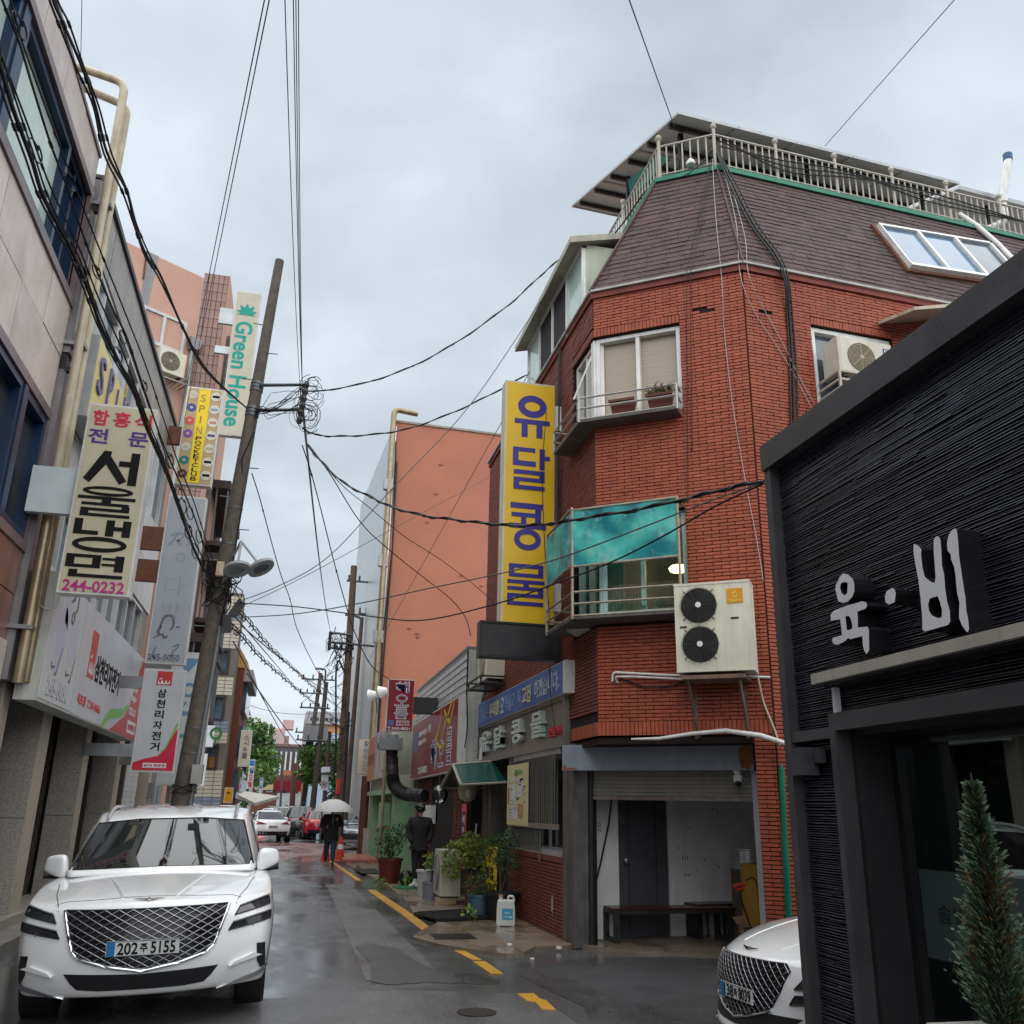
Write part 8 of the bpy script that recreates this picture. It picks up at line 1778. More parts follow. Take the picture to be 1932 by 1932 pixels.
# ---------------------------------------------------------------- poles, street lamp, far poles
polec=M('pole_concrete',(.115,.095,.075),(.07,.06,.05),rough=.75,scale=9,bump=.3,bscale=60,streak=.45,dirt=(.05,.045,.04));galv=M('galvanised',(.13,.14,.15),(.09,.1,.11),rough=.45,metal=.5)
YP=14.2
pb,pt_=on(338,1545,Y=YP),on(527.5,492,Y=YP);ax=(pt_-pb)/(pt_.z-pb.z);base=pb-ax*pb.z
PP=lambda z,dx=0,dy=0:base+ax*z+V((dx,dy,0))
t=POLE=thing('utility_pole','leaning concrete utility pole with steps, arms and street lamp behind the nearest SUV','utility pole',base)
rz=lambda z:.165-.0083*z
MB().tube([PP(0),PP(2.5),PP(5),PP(8),PP(pt_.z)],[rz(0),rz(2.5),rz(5),rz(8),rz(pt_.z)],24).build('shaft',polec,t,50)
for k in range(11):
 z=4.2+.52*k;s_=1 if k%2 else-1;MB().tube([PP(z),PP(z,s_*(rz(z)+.15),-.02)],.009,5).build('step',galv,t)
zA,zB=on(487,731,Y=YP).z,on(480,778,Y=YP).z
for z in(zA,zB):
 for d_ in(-.06,.0,.06):MB().tube([PP(z+d_-.022),PP(z+d_+.022)],rz(z)+.012,20).build('clamp',galv,t,40)
 MB().tube([PP(z,rz(z)*.7,-.1),PP(z+.0,.78,-.32)],.032,4).build('arm',galv,t)
hA,hB=PP(zA+.05,.80,-.33),PP(zB-.25,.78,-.33)
ins=MB();n=12
ins.tube([hA.lerp(hB,k/n)for k in range(n+1)],[.035+(.02 if k%2 else 0)for k in range(n+1)],8);ins.build('insulator_rack',dark,t)
HUB=hA.lerp(hB,.45);HUBL=hB
wire=M('cable_black',(.012,.012,.013),rough=.5,scale=2);wirer=M('cable_dull_red',(.06,.015,.02),rough=.5,scale=2);wireg=M('cable_grey',(.10,.10,.11),rough=.5,scale=2)
rr=random.Random(77);b=MB()
for k in range(26):
 c=hA.lerp(hB,rr.random());P=[];R_=rr.uniform(.06,.22);a0=rr.uniform(0,6.28);sp=rr.uniform(2.5,6.5);tl=V((rr.uniform(-.3,.3),rr.uniform(-.3,.3),rr.uniform(-.5,.5)))
 for q in range(15):a=a0+sp*q/14;P.append(c+V((math.cos(a)*R_+.10,rr.uniform(-.02,.02)+tl.y*q/14,math.sin(a)*R_*1.2))+tl*.4*(q/14))
 b.tube(P,rr.uniform(.0035,.007),4)
b.build('loose_wire',wire,t)
b=MB()
for k in range(12):
 P=[PP(zB+rr.uniform(-.1,.1),rz(zB)*.6,-.13),PP(zB+rr.uniform(-.1,.25),.35+rr.uniform(-.1,.1),-.24),hA.lerp(hB,rr.uniform(0,.8))];P[1].z+=rr.uniform(-.15,.12);b.tube([P[0],P[0].lerp(P[1],.5)+Z3*rr.uniform(-.06,.06),P[1],P[1].lerp(P[2],.5)+Z3*rr.uniform(-.06,.06),P[2]],.006,4)
b.build('jumper_wire',wire,t)
MB().tube([PP(.3,.13,-.12),PP(2.5,.12,-.11),PP(4.2,.10,-.11)],.028,8).build('riser_pipe',M('grey_riser',(.16,.17,.18),rough=.4),t,50)
MB().tube([PP(4.2,.10,-.11),PP(5,.13,-.07),PP(6.2,.10,-.06),PP(6.9,-.02,-.12),PP(7.4,.09,-.1)],.011,6).build('riser_cable',wire,t,60)
for z in(1.95,2.35,2.7,5.5,6.1):MB().tube([PP(z-.012),PP(z+.012)],rz(z)+.006,20).build('band',galv,t,40)
o=PP(2.05,.10,-.18);MB().box(o.x-.02,o.x+.13,o.y-.1,o.y+.05,o.z-.13,o.z+.13).build('control_box',M('pole_box',(.30,.30,.27),(.24,.24,.21),rough=.5,streak=.3),t)
o=PP(5.05);MB().box(o.x-.09,o.x+.02,o.y-.26,o.y-.16,o.z-.11,o.z+.11).build('terminal_box',M('rusty_white',(.45,.40,.33),(.33,.2,.1),rough=.6,scale=9),t);MB().box(o.x+.14,o.x+.25,o.y-.2,o.y-.1,o.z-.1,o.z+.1).build('terminal_box',MATS['rusty_white'],t)
b=MB();c=PP(4.75)
for k in range(34):a=rr.uniform(0,6.28);p=c+V((.17*math.cos(a),-.05+.17*math.sin(a),rr.uniform(-.25,.3)));q=c+V((rr.uniform(-.3,.35),-.12+rr.uniform(-.15,.1),rr.uniform(-.35,.35)));b.tube([p,(p+q)/2+V((rr.uniform(-.1,.1),rr.uniform(-.1,0),rr.uniform(-.1,.1))),q],.009,4)
b.build('cable_knot',wire,t)
for dx,dz,a in((.30,-.28,.5),(.20,-.52,-.1)):
 o=PP(4.75+dz,dx,-.15);F=Fr(o,(math.cos(a),0,-math.sin(a)),(math.sin(a),0,math.cos(a)));MB(F).box(-.06,.06,-.13,.13,-.05,.05).build('splice_case',dark,t)
b=MB();P=[PP(4.55,.1+.10*math.cos(a),-.16+.02*math.sin(a))+V((0,0,.17*math.sin(a)))for a in[k*.35 for k in range(40)]];b.tube(P,.010,5);b.build('cable_coil',wire,t,60)
b=MB();P=[PP(1.85,.17*math.cos(a),.17*math.sin(a)-.02)+V((0,0,-.06*math.sin(a*1.3)))for a in[k*.4 for k in range(48)]];b.tube(P,.008,5);b.build('cable_coil',wire,t,60)
lm=M('lamp_shell',(.30,.31,.31),(.24,.25,.25),rough=.4);lens_=M('lamp_lens_dark',(.10,.115,.13),rough=.12)
s=thing('street_lamp','twin flat round street lamp heads on the utility pole','street lamp',PP(5.4));arm0=PP(5.3,.12,-.14)
for q,rt in(((447,1076),.0),((493,1073),-.38)):
 p=on(*q,Y=13.6);F=Fr(p,V((1,-.15,-rt*.8+.12)),V((0,1,-.5)));o=MB(F).disc(0,0,.20,-.0,.05,26,.17).build('lamp_head',lm,s,40);MB(F).disc(0,0,.13,.05,.075,20,.1).build('lamp_cap',lm,s,40);MB(F).disc(0,-.01,.115,-.012,.0,20,.085).build('lens',lens_,o);MB().tube([arm0,arm0+V((.1,-.2,.18)),p+V((0,0,.02))],.02,7).build('arm',lm,s,60)
def pole(name,label,Y,q0,q1,r0,r1,mat=polec,arms=(),group='utility poles up the street',lamp=None,ins_=True):
 a,b_=on(*q0,Y=Y),on(*q1,Y=Y);d=(b_-a)/(b_.z-a.z);o=a-d*a.z;t=thing(name,label,'utility pole',o,group);MB().tube([o,b_],[r0,r1],12).build('shaft',mat,t,50)
 for(z,l0,l1)in arms:
  c=o+d*z;MB().tube([c+V((l0,-.15,0)),c+V((l1,-.15,0))],.055,4).build('crossarm',galv,t);
  if ins_:
   for k in range(4):x=l0+(l1-l0)*(k+.2)/3.5;MB().lathe([(.03,.05),(.06,.1),(.03,.16),(.06,.22),(.03,.3)],c+V((x,-.15,0)),8).build('insulator',dark,t)
 if lamp:
  p=on(*lamp[0],Y=Y);q=on(*lamp[1],Y=Y);MB().tube(rb([p-V((0,0,1.5)),p,p+V((0,0,.3)),q],.3),.06,7).build('lamp_arm',galv,t);MB().box(q.x-.35,q.x+.1,q.y-.1,q.y+.1,q.z-.06,q.z+.06).build('lamp_head',galv,t)
 return t,o,d
YQ=40
tP,oP,dP=pole('utility_pole','brown pole with insulator arms standing beside the umbrella walker',YQ,(638,1545),(668,1068),.20,.14,M('pole_brown',(.13,.085,.06),(.10,.07,.055),rough=.75,streak=.35,scale=5),())
zt1,zt2,zt3=on(660,1197,Y=YQ).z,on(656,1215,Y=YQ).z,on(655,1225,Y=YQ).z
for z,l0,l1 in((zt1,-.85,.1),(zt2,-.85,1.1),(zt3,-.8,.1)):c=oP+dP*z;MB().tube([c+V((l0,-.2,0)),c+V((l1,-.2,-.06))],.055,4).build('crossarm',galv,tP)
c=oP+dP*zt2;HUB2=c+V((-.85,-.2,.2));MB().tube([c+V((-.85,-.2,.45)),c+V((-.85,-.2,-.35))],[.07,.07],8).build('insulator_rack',dark,tP)
for k in range(4):MB().lathe([(.04,-.28),(.07,-.2),(.05,-.12),(.03,0)],c+V((-.6+.25*k,-.2,-.02)),8).build('insulator',dark,tP)
b=MB();rr=random.Random(5)
for k in range(22):
 p0_=c+V((rr.uniform(-.9,0),-.2,rr.uniform(-.3,.4)));P=[p0_];
 for q in range(5):P.append(P[-1]+V((rr.uniform(-.25,.25),rr.uniform(-.1,.1),rr.uniform(-.55,.2))))
 b.tube(P,.014,4)
b.build('loose_wire',wire,tP)
z0_=on(648,1380,Y=YQ).z;b=MB();b.tube(rb([oP+dP*(z0_+2.5)+V((-.15,-.2,0)),oP+dP*(z0_+3.1)+V((-.45,-.2,0)),oP+dP*(z0_+2.4)+V((-.5,-.2,0)),oP+dP*z0_+V((-.3,-.2,-.4)),oP+dP*(z0_-2)+V((-.28,-.2,0))],.3),.04,6)
for k in range(18):z=rr.uniform(z0_-1.5,z0_+2.5);p0_=oP+dP*z+V((0,-.2,0));b.tube([p0_,p0_+V((rr.uniform(-.9,.5),-.1,rr.uniform(-.5,.5))),p0_+V((rr.uniform(-.5,.3),-.1,rr.uniform(-.9,.3)))],.016,4)
b.build('cable_bundle',wire,tP)
MB().tube([oP+dP*.2+V((.2,-.1,0)),oP+dP*5.5+V((.17,-.1,0))],.05,7).build('riser_pipe',M('navy_riser',(.03,.04,.08),rough=.4),tP)
tag(MB().tube([oP+dP*2.15+V((-.1,-.22,0)),oP+dP*2.75+V((-.06,-.22,0))],.10,8).build('red_wrap',red),'red wrap high on the brown pole behind the umbrella','wrap')
pole('utility_pole','slim lamp pole just right of the brown pole',44,(655,1500),(683,1165),.13,.09,MATS['pole_brown'],[(12.2,-.9,.9),(10.6,-.2,.9)],lamp=((681,1178),(665,1160)))
pole('utility_pole','far pole with two crossarms left of the brown pole',60,(590,1520),(616,1287),.2,.13,polec,[(9.4,-1.6,.5),(7.6,-1.5,.4),(5.6,-1.5,.7)],lamp=((614,1272),(605,1262)))
pole('utility_pole','far pole with a grey transformer box',66,(572,1515),(605,1270),.2,.13,polec,[(9.2,-1.3,.3),(6.5,-1.2,.5)])
pole('utility_pole','short rusty pole stub beside the dark brick building',75,(551,1522),(556,1440),.22,.2,MATS['oxide_brown'],())
pole('lamp_post','thin grey lamp post at the left by the hedge',72,(529,1520),(534,1440),.09,.07,galv,(),lamp=((534,1432),(522,1428)))
pole('utility_pole','thin dark pole between the tree and the brown pole',52,(611,1525),(622,1380),.13,.1,M('dark_wood_pole',(.06,.05,.045)),())
o=on(592,1385,Y=65.5);tag(MB().box(o.x-.7,o.x+.9,65.2,65.9,o.z-.5,o.z+.55).build('transformer_box',ltgrey),'grey transformer box high on the far pole','transformer')
s=thing('speed_sign','white 30 speed sign with a small solar panel on a far post','sign',on(613,1470,Y=46));F=Fr((0,46,0),(1,0,0));a0,z0=F.px(604.6,1491);a1,z1=F.px(620,1462);MB(F).box(a0,a1,z0,z1,-.05,0).build('plate',wprint,s);MB(F).ring((a0+a1)/2,z0+(z1-z0)*.38,.12,.17,.0,.012,22).build('red_ring',M('faded_red_ring',(.5,.3,.3)),s);text(MB(F),'30',(a0+a1)/2-.09,(a0+a1)/2+.09,z0+(z1-z0)*.28,z0+(z1-z0)*.48,.014,.02).build('number',ink,s)
b=MB(F);b.v+=[F.p(a0-.05,z1+.1,.3),F.p(a1+.05,z1+.15,.3),F.p(a1+.05,z1+.4,-.1),F.p(a0-.05,z1+.35,-.1)];b.v+=[v-V((0,0,.05))for v in b.v[:4]];b.f+=[[0,1,2,3],[7,6,5,4],[0,4,5,1],[1,5,6,2],[2,6,7,3],[3,7,4,0]];b.build('solar_panel',ltgrey,s);MB(F).tube([((a0+a1)/2,0,-.1),((a0+a1)/2,z1+.3,-.1)],.045,7).build('post',galv,s)
# ---------------------------------------------------------------- people
def skin(name,mat,parent,verts,edges,radii,root=0,lv=2):
 me=bpy.data.meshes.new('cage');me.from_pydata([V(v)-WL[parent]for v in verts],edges,[]);o=bpy.data.objects.new('cage',me);COL.objects.link(o)
 o.modifiers.new('k','SKIN');s2_=o.modifiers.new('s','SUBSURF');s2_.levels=lv;s2_.render_levels=lv
 L_=me.skin_vertices[0].data
 for i,r in enumerate(radii):L_[i].radius=r if isinstance(r,tuple)else(r,r);L_[i].use_root=(i==root)
 dg=bpy.context.evaluated_depsgraph_get();r=bpy.data.meshes.new_from_object(o.evaluated_get(dg));bpy.data.objects.remove(o);bpy.data.meshes.remove(me)
 r.polygons.foreach_set('use_smooth',[True]*len(r.polygons));r.materials.clear();r.materials.append(mat);return link(name,r,parent)
skinm=M('skin',(.36,.20,.14),(.32,.18,.125),rough=.5,scale=3);hairm=M('black_hair',(.010,.009,.009),(.016,.014,.013),rough=.45,scale=30);blackc=M('black_cloth',(.013,.013,.015),(.020,.020,.023),rough=.85,scale=6);denim=M('denim',(.035,.055,.085),(.025,.04,.065),rough=.85,scale=9);shoew=M('white_shoe',(.58,.58,.56),rough=.5)
def head(t,c,face,mat=skinm,s=1.0,hair=True,full=False):
 """head with brow, nose, ears and chin; face = direction it looks"""
 f=V((face[0],face[1],0)).normalized();sd=V((-f.y,f.x,0));c=V(c)
 P=lambda a,b_,z:c+f*a*s+sd*b_*s+Z3*z*s
 vs=[P(0,0,-.12),P(.01,0,-.03),P(0,0,.06),P(.055,0,-.085),P(.095,0,-.015),P(0,.078,.0),P(0,-.078,.0),P(.084,.03,.02),P(.084,-.03,.02)]
 h=skin('head',mat,t,vs,[(0,1),(1,2),(1,3),(1,4),(1,5),(1,6),(1,7),(1,8)],[.055*s,(.082*s,.095*s),(.075*s,.085*s),.038*s,.014*s,.018*s,.018*s,.014*s,.014*s],1)
 b=MB()
 for k in(.032,-.032):b.lathe([(.001,-.006),(.008,0),(.001,.006)],P(.092,k,.012),8)
 link('eyes',b.mesh('eyes',ink,WL[t]),h)
 link('mouth',MB().tube([P(.09,.022,-.062),P(.094,0,-.06),P(.09,-.022,-.062)],.004,5).mesh('mouth',M('lip',(.25,.09,.08)),WL[t]),h)
 if hair:skin('hair',hairm,h,[P(-.02,0,.065),P(-.055,0,.0),P(.02,0,.085),P(-.03,.05,.03),P(-.03,-.05,.03),P(-.06,0,-.07)]+([P(-.02,.07,-.05),P(-.02,-.07,-.05)]if full else[]),[(0,1),(0,2),(0,3),(0,4),(1,5)]+([(3,6),(4,7)]if full else[]),[(.122 if full else.098)*s,(.115 if full else.085)*s,.08*s,.075*s,.075*s,(.085 if full else.05)*s]+([.05*s]*2 if full else[]),0)
 return h
def hand(t,w,d,side,s=1.0,curl=.5,mat=skinm):
 """palm with four fingers of different length and a thumb"""
 w=V(w);d=V(d).normalized();sd=V(side).normalized();n=d.cross(sd)
 vs=[w,w+d*.045*s,w+d*.085*s];ed=[(0,1),(1,2)];rd=[.022*s,(.036*s,.016*s),(.038*s,.015*s)]
 o=skin('hand',mat,t,vs,ed,rd,0,1)
 for k,(off,L)in enumerate(((-.03,.062),(-.01,.075),(.011,.07),(.03,.055))):
  b0=w+d*.085*s+sd*off*s;p1=b0+(d*math.cos(curl)+n*math.sin(curl))*L*.5*s;p2=p1+(d*math.cos(curl*2)+n*math.sin(curl*2))*L*.5*s
  link('finger',MB().tube([b0-d*.01*s,p1,p2],[.009*s,.0085*s,.006*s],6).mesh('finger',mat,WL[t],60),o)
 b0=w+d*.03*s-sd*.032*s;link('thumb',MB().tube([b0,b0+(d*.7-sd*.6+n*.3).normalized()*.035*s,b0+(d*.9-sd*.25+n*.5).normalized()*.065*s],[.012*s,.010*s,.007*s],6).mesh('thumb',mat,WL[t],60),o)
 return o
def shoe(t,p,d,mat,L=.26):
 p=V(p);d=V((d[0],d[1],0)).normalized();return skin('shoe',mat,t,[p+d*-.07+Z3*.05,p+d*.02+Z3*.045,p+d*.12+Z3*.035,p+d*.17+Z3*.03,p+Z3*.10],[(0,1),(1,2),(2,3),(1,4)],[.042,.042,.042,.03,.045],1,1)
t=thing('person','person in black jacket and trousers with white shoes, hands in pockets on the green mat','person',(2.88,20.45,.065));x,y,z=2.88,20.45,.065
H=lambda dx,dy,dz:V((x+dx,y+dy,z+dz))
skin('jacket',blackc,t,[H(0,0,.92),H(0,.0,1.12),H(-.015,0,1.30),H(0,0,1.40),H(-.19,.01,1.33),H(-.25,.02,1.08),H(-.16,-.09,.88),H(.19,.01,1.33),H(.25,.02,1.08),H(.17,-.09,.88),H(0,0,.80)],[(0,1),(1,2),(2,3),(2,4),(4,5),(5,6),(2,7),(7,8),(8,9),(0,10)],[(.20,.15),(.20,.15),(.19,.13),.075,.09,.075,.065,.09,.075,.065,(.19,.15)],0)
skin('trousers',blackc,t,[H(0,0,.86),H(-.085,0,.74),H(-.08,-.01,.45),H(-.06,.0,.12),H(.085,0,.74),H(.08,.0,.45),H(.07,.02,.12)],[(0,1),(1,2),(2,3),(0,4),(4,5),(5,6)],[(.16,.12),.105,.075,.058,.105,.075,.058],0)
skin('neck',skinm,t,[H(0,0,1.38),H(0,-.01,1.47)],[(0,1)],[.055,.05],0,1)
for dx,dy in((-.06,-.02),(.07,.0)):shoe(t,H(dx,dy,.0),(-.75,-.6),shoew);link('sock',MB().tube([H(dx,dy,.06),H(dx,dy,.17)],.042,8).mesh('sock',shoew,WL[t],60),t)
head(t,H(0,-.01,1.565),(.45,.88),full=True)
tag(MB().lathe([(.10,0),(.17,.1),(.14,.24),(.06,.3)],(2.72,21.1,.05),9).build('bin_bag',blackgloss,None,30),'black bag on the pavement behind the person in black','bag')
t=thing('person','person in a black jacket and jeans walking this way under an umbrella','person',(1.40,29.0,0));x,y,z=1.42,29.0,0
skin('jacket',blackc,t,[H(0,0,.88),H(0,0,1.12),H(0,0,1.32),H(0,0,1.42),H(-.20,0,1.35),H(-.29,.02,1.10),H(-.22,-.15,1.05),H(.20,0,1.35),H(.28,.0,1.10),H(.18,-.20,1.22),H(0,0,.74)],[(0,1),(1,2),(2,3),(2,4),(4,5),(5,6),(2,7),(7,8),(8,9),(0,10)],[(.23,.16),(.23,.16),(.20,.14),.08,.10,.085,.065,.10,.085,.06,(.22,.17)],0)
skin('jeans',denim,t,[H(0,0,.82),H(-.09,0,.72),H(-.10,.05,.42),H(-.10,.20,.16),H(.09,-.02,.72),H(.09,-.10,.42),H(.10,-.10,.10)],[(0,1),(1,2),(2,3),(0,4),(4,5),(5,6)],[(.17,.13),.11,.08,.06,.11,.08,.06],0)
shoe(t,H(-.10,.24,.10),(0,-1),blackc);shoe(t,H(.10,-.12,.0),(0,-1),blackc)
skin('neck',skinm,t,[H(0,0,1.40),H(0,-.01,1.50)],[(0,1)],[.06,.055],0,1);head(t,H(0,-.02,1.585),(0,-1));hand(t,H(.16,-.22,1.23),(-.3,-.3,.6),(.8,-.3,0),1,1.1);hand(t,H(-.18,-.20,1.06),(.6,-.5,.3),(.0,.3,1),1,.8)
t=thing('umbrella','pale grey umbrella over the walker in the street','umbrella',(1.42,28.9,1.2));um=M('umbrella_cloth',(.50,.50,.485),(.44,.44,.43),rough=.55,scale=3);cx,cy,cz=1.44,28.85,1.52;n=8;rad=.60;b=MB();rings=[(.0,.34),(.25,.325),(.5,.27),(.75,.17),(.92,.06),(1.0,-.02)]
for(f,h)in rings:
 for k in range(n*4):
  a=2*math.pi*k/(n*4);sc_k=1-.04*f*f*math.sin(math.pi*(k%4)/4);b.v.append(V((cx+rad*f*sc_k*math.cos(a),cy+rad*f*sc_k*math.sin(a),cz+h)))
for q in range(len(rings)-1):
 for k in range(n*4):k2=(k+1)%(n*4);b.f.append([q*n*4+k,q*n*4+k2,(q+1)*n*4+k2,(q+1)*n*4+k])
b.build('canopy',um,t,25);MB().tube([(cx,cy,cz-.42),(cx,cy,cz+.40)],.009,6).build('shaft',steel,t);MB().tube([(cx,cy,cz-.45),(cx+.02,cy,cz-.28)],.016,6).build('handle',dark,t)
b=MB()
for k in range(n):a=2*math.pi*k/n;b.tube([V((cx+rad*f*math.cos(a),cy+rad*f*math.sin(a),cz+h-.012))for f,h in rings[1:]],.004,4)
b.build('ribs',steel,t)
for k,(x_,lb_,lean)in enumerate(((-.35,'person in a dark coat walking away, left of the far pair',.0),(.10,'person in a dark hooded coat walking away, right of the far pair',.05))):
 t=thing('person',lb_,'person',(x_,84.0,0));x,y,z=x_,84.0,0
 skin('coat',blackc,t,[H(0,0,.85),H(0,0,1.15),H(lean,0,1.35),H(lean,0,1.42),H(-.2,0,1.33),H(-.26,.02,1.0),H(-.22,-.08,.8),H(.2,0,1.33),H(.26,0,1.0),H(.22,-.06,.8),H(0,0,.6)],[(0,1),(1,2),(2,3),(2,4),(4,5),(5,6),(2,7),(7,8),(8,9),(0,10)],[(.2,.16),(.2,.15),(.19,.13),.08,.1,.08,.06,.1,.08,.06,(.21,.18)],0)
 skin('trousers',[denim,blackc][k],t,[H(0,0,.72),H(-.08,0,.6),H(-.08,.08,.35),H(-.08,.0,.08),H(.08,0,.6),H(.08,-.1,.35),H(.08,-.06,.08)],[(0,1),(1,2),(2,3),(0,4),(4,5),(5,6)],[.14,.1,.075,.06,.1,.075,.06],0,1)
 for dx in(-.08,.08):shoe(t,H(dx,0,0),(0,1),blackc)
 skin('neck',skinm,t,[H(lean,0,1.38),H(lean,0,1.48)],[(0,1)],[.06,.055],0,1);head(t,H(lean,0,1.56),(0,1),full=True)
# ---------------------------------------------------------------- overhead cables, each one a thing
def onv(px,py,P,Q):
 """point of the vertical plane through P and Q that the picture shows at px, py"""
 n=V((Q.y-P.y,P.x-Q.x,0)).normalized();d=ray(px,py);return CP+d*((P-CP).dot(n)/d.dot(n))
def smooth(P,k=6):
 out=[];m=len(P)-1
 for i in range(m):
  p0,p1,p2,p3=P[max(i-1,0)],P[i],P[i+1],P[min(i+2,m)]
  for j in range(k):
   u=j/k;out.append(.5*((2*p1)+(p2-p0)*u+(2*p0-5*p1+4*p2-p3)*u*u+(3*p1-p0-3*p2+p3)*u**3))
 return out+[P[-1]]
def cable(label,P,r,mat=wire,group='overhead cables',ties=0,n=5,twist=0):
 P=smooth(P)if len(P)>2 else P
 t=thing('overhead_cable',label,'cable',P[0],group);MB().tube(P,r,n).build('strand',mat,t,60)
 if twist:
  b=MB();b.tube([p+V((math.sin(i*1.1)*r*1.6,0,math.cos(i*1.1)*r*1.6))for i,p in enumerate(P)],r*.8,n);b.build('strand',mat,t,60)
 if ties:
  for k in range(ties):i=int((k+.5)/ties*(len(P)-1));d=(P[min(i+1,len(P)-1)]-P[i]).normalized();MB().tube([P[i]-d*.03,P[i]+d*.03],r*1.5,6).build('tie',wire,t)
 return t
def pv(pts,P,Q):return[onv(x,y,P,Q)for x,y in pts]
def sag(a,b,s,n=14):return[a.lerp(b,k/n)-Z3*(s*4*(k/n)*(1-k/n))for k in range(n+1)]
HUBR=PP(zB,.1,-.15);KN=PP(4.8,-.1,-.15)
near=V((-2.75,3.5,8))
A_=[(84,-60),(100,0),(120,46),(152,128),(180,200),(202,289),(236,361),(254,424),(277,483),(300,520),(344,617),(389,700),(467,771)]
for k,(dx,r,lb_)in enumerate(((0,.013,'thickest black cable along the granite roof edge to the pole'),(-11,.010,'black cable just left of the thickest roof edge cable'),(9,.009,'black cable just right of the thickest roof edge cable'))):
 cable(lb_,pv([(x+dx*(1-i/12)+(3 if i%3==k else 0),y)for i,(x,y)in enumerate(A_[:-1])]+[A_[-1]],HUBR,near),r,ties=9)
B_=[(-20,70),(0,124),(26,210),(58,297),(80,367),(110,425),(140,483),(170,557),(188,610),(220,676),(255,742),(279,807),(314,890),(334,945),(355,1007),(373,1051),(410,1120)]
for k,(dx,r,lb_)in enumerate(((0,.017,'thick black cable in front of the blue framed windows'),(-12,.009,'thin cable left of the thick one before the blue windows'),(11,.008,'thin cable right of the thick one before the blue windows'))):
 cable(lb_,pv([(x+dx*(1-i/16),y+(2 if i%2 else-1)*k)for i,(x,y)in enumerate(B_)],KN,near),r,ties=10)
C_=[(-10,-40),(4,0),(36,80),(62,166),(96,273),(128,357),(140,395),(176,495),(217,592),(239,636),(269,726),(298,811),(318,862),(344,921),(369,982),(390,1046),(415,1115)]
cable('cable with hanging loops passing the pale green window, upper one',pv(C_,KN,near),.010,ties=6)
D_=[(8,-40),(20,0),(40,74),(66,148),(100,241),(128,317),(160,400),(196,490),(236,590),(275,690),(305,780),(335,870),(365,945),(392,1030),(418,1110)]
cable('thin cable nearest the top of the pale green window',pv(D_,KN,near),.008,ties=5)
E_=[(-8,70),(0,100),(24,160),(58,251),(84,325),(108,381),(150,470),(185,560),(230,660),(270,770),(310,870),(350,980),(385,1060),(412,1125)]
cable('thin cable crossing the middle of the pale green window',pv(E_,KN,near),.008,ties=5)
t=thing('cable_loops','slack loops of black cable hung on the cables along the left facades','cable',near)
for k,(x,y,r,a)in enumerate(((34,48,.085,0),(64,284,.085,0),(130,342,.07,0),(152,512,.07,0),(180,512,.06,0),(220,670,.075,0),(230,636,.06,0),(270,728,.055,0),(318,868,.08,0),(336,930,.07,0),(343,955,.08,0),(357,968,.07,0),(354,1003,.08,0),(374,1012,.07,0),(367,1040,.08,0))):
 c=onv(x,y,KN,near);u=(KN-near);u.z=0;u.normalize();b=MB();r*=(c-CP).length/6
 b.tube([c+u*(r*math.cos(q*.42+1))+Z3*(r*.55*math.sin(q*.42+1))+V((.015*q/14,0,0))for q in range(17)],.007,5);b.build('loop',wire,t,60)
for k,(x,dx)in enumerate(((537,-.10),(553,-.02),(558,.02),(563,.06))):
 p=on(x,-20,Y=5.2+.2*k);cable(['leftmost of four conductors running overhead to the rack','second of four conductors running overhead to the rack','third of four conductors running overhead to the rack','rightmost of four conductors running overhead to the rack'][k],sag(p,hA.lerp(hB,.1+.28*k)+V((dx,0,0)),.12),.0045,wirer if k%2 else wireg)
 cable(['leftmost of four conductors from the rack to the brown pole','second of four conductors from the rack to the brown pole','third of four conductors from the rack to the brown pole','rightmost of four conductors from the rack to the brown pole'][k],sag(hA.lerp(hB,.1+.28*k)+V((dx,0,0)),HUB2+V((-.05+.07*k,0,.4-.22*k)),.35),.0065,wireg)
for k in range(2):
 p=on(503+9*k,-20,Y=5.5);q=on(338+8*k,800,X=-3.15);cable(['left dull red wire of the pair falling to the tan sign','right dull red wire of the pair falling to the tan sign'][k],sag(p,q,-.02),.0055,wirer)
cable('fine wire rising to the top edge above the gooseneck pipe',[on(155,-20,Y=9.5),on(152,125,Y=11.2)],.005,wireg)
R1=FA.p(-2.6,9.9,.2);dA_=HUB+V((.1,0,0))
cable('twisted pair sagging from the rack to the attic sunroom',pv([(572,735),(600,738),(690,722),(780,690),(870,640),(960,575),(1020,520),(1058,487)],dA_,R1),.010,ties=8,twist=1)
R2=FA.p(-4.3,8.4,.05)
cable('black cable sagging from the rack to the wall below the sunroom',pv([(570,808),(600,821),(650,823),(720,818),(780,806),(860,776),(930,742),(1004,702)],HUBL,R2),.011,twist=1)
R3=V((3.42,6.0,4.0))
cable('sheathed cable looping from the rack past the yellow sign to the black facade corner',pv([(578,838),(610,875),(650,912),(700,938),(740,957),(800,973),(860,981),(920,988),(980,992),(1040,988),(1100,978),(1200,962),(1300,940),(1380,920),(1442,908)],HUBL,R3),.012,ties=7,twist=1)
P1=KN+V((.2,-.1,.2))
cable('lower of two cables from the black facade corner across the turquoise screen',pv([(1442,912),(1350,955),(1250,1012),(1150,1062),(1050,1100),(940,1138),(800,1170),(700,1163),(560,1145),(452,1138)],R3,P1),.008)
cable('upper of two cables from the black facade corner across the turquoise screen',pv([(1442,910),(1340,945),(1230,988),(1120,1030),(1040,1058),(940,1083),(800,1112),(680,1138),(560,1158),(450,1165)],R3,P1),.007,wireg)
R4=V((3.42,18.3,4.8))
cable('cable falling from the rack to the corrugated parapet corner',pv([(580,838),(620,890),(680,985),(740,1042),(800,1090),(850,1130),(878,1165),(888,1200)],HUBL,R4),.009)
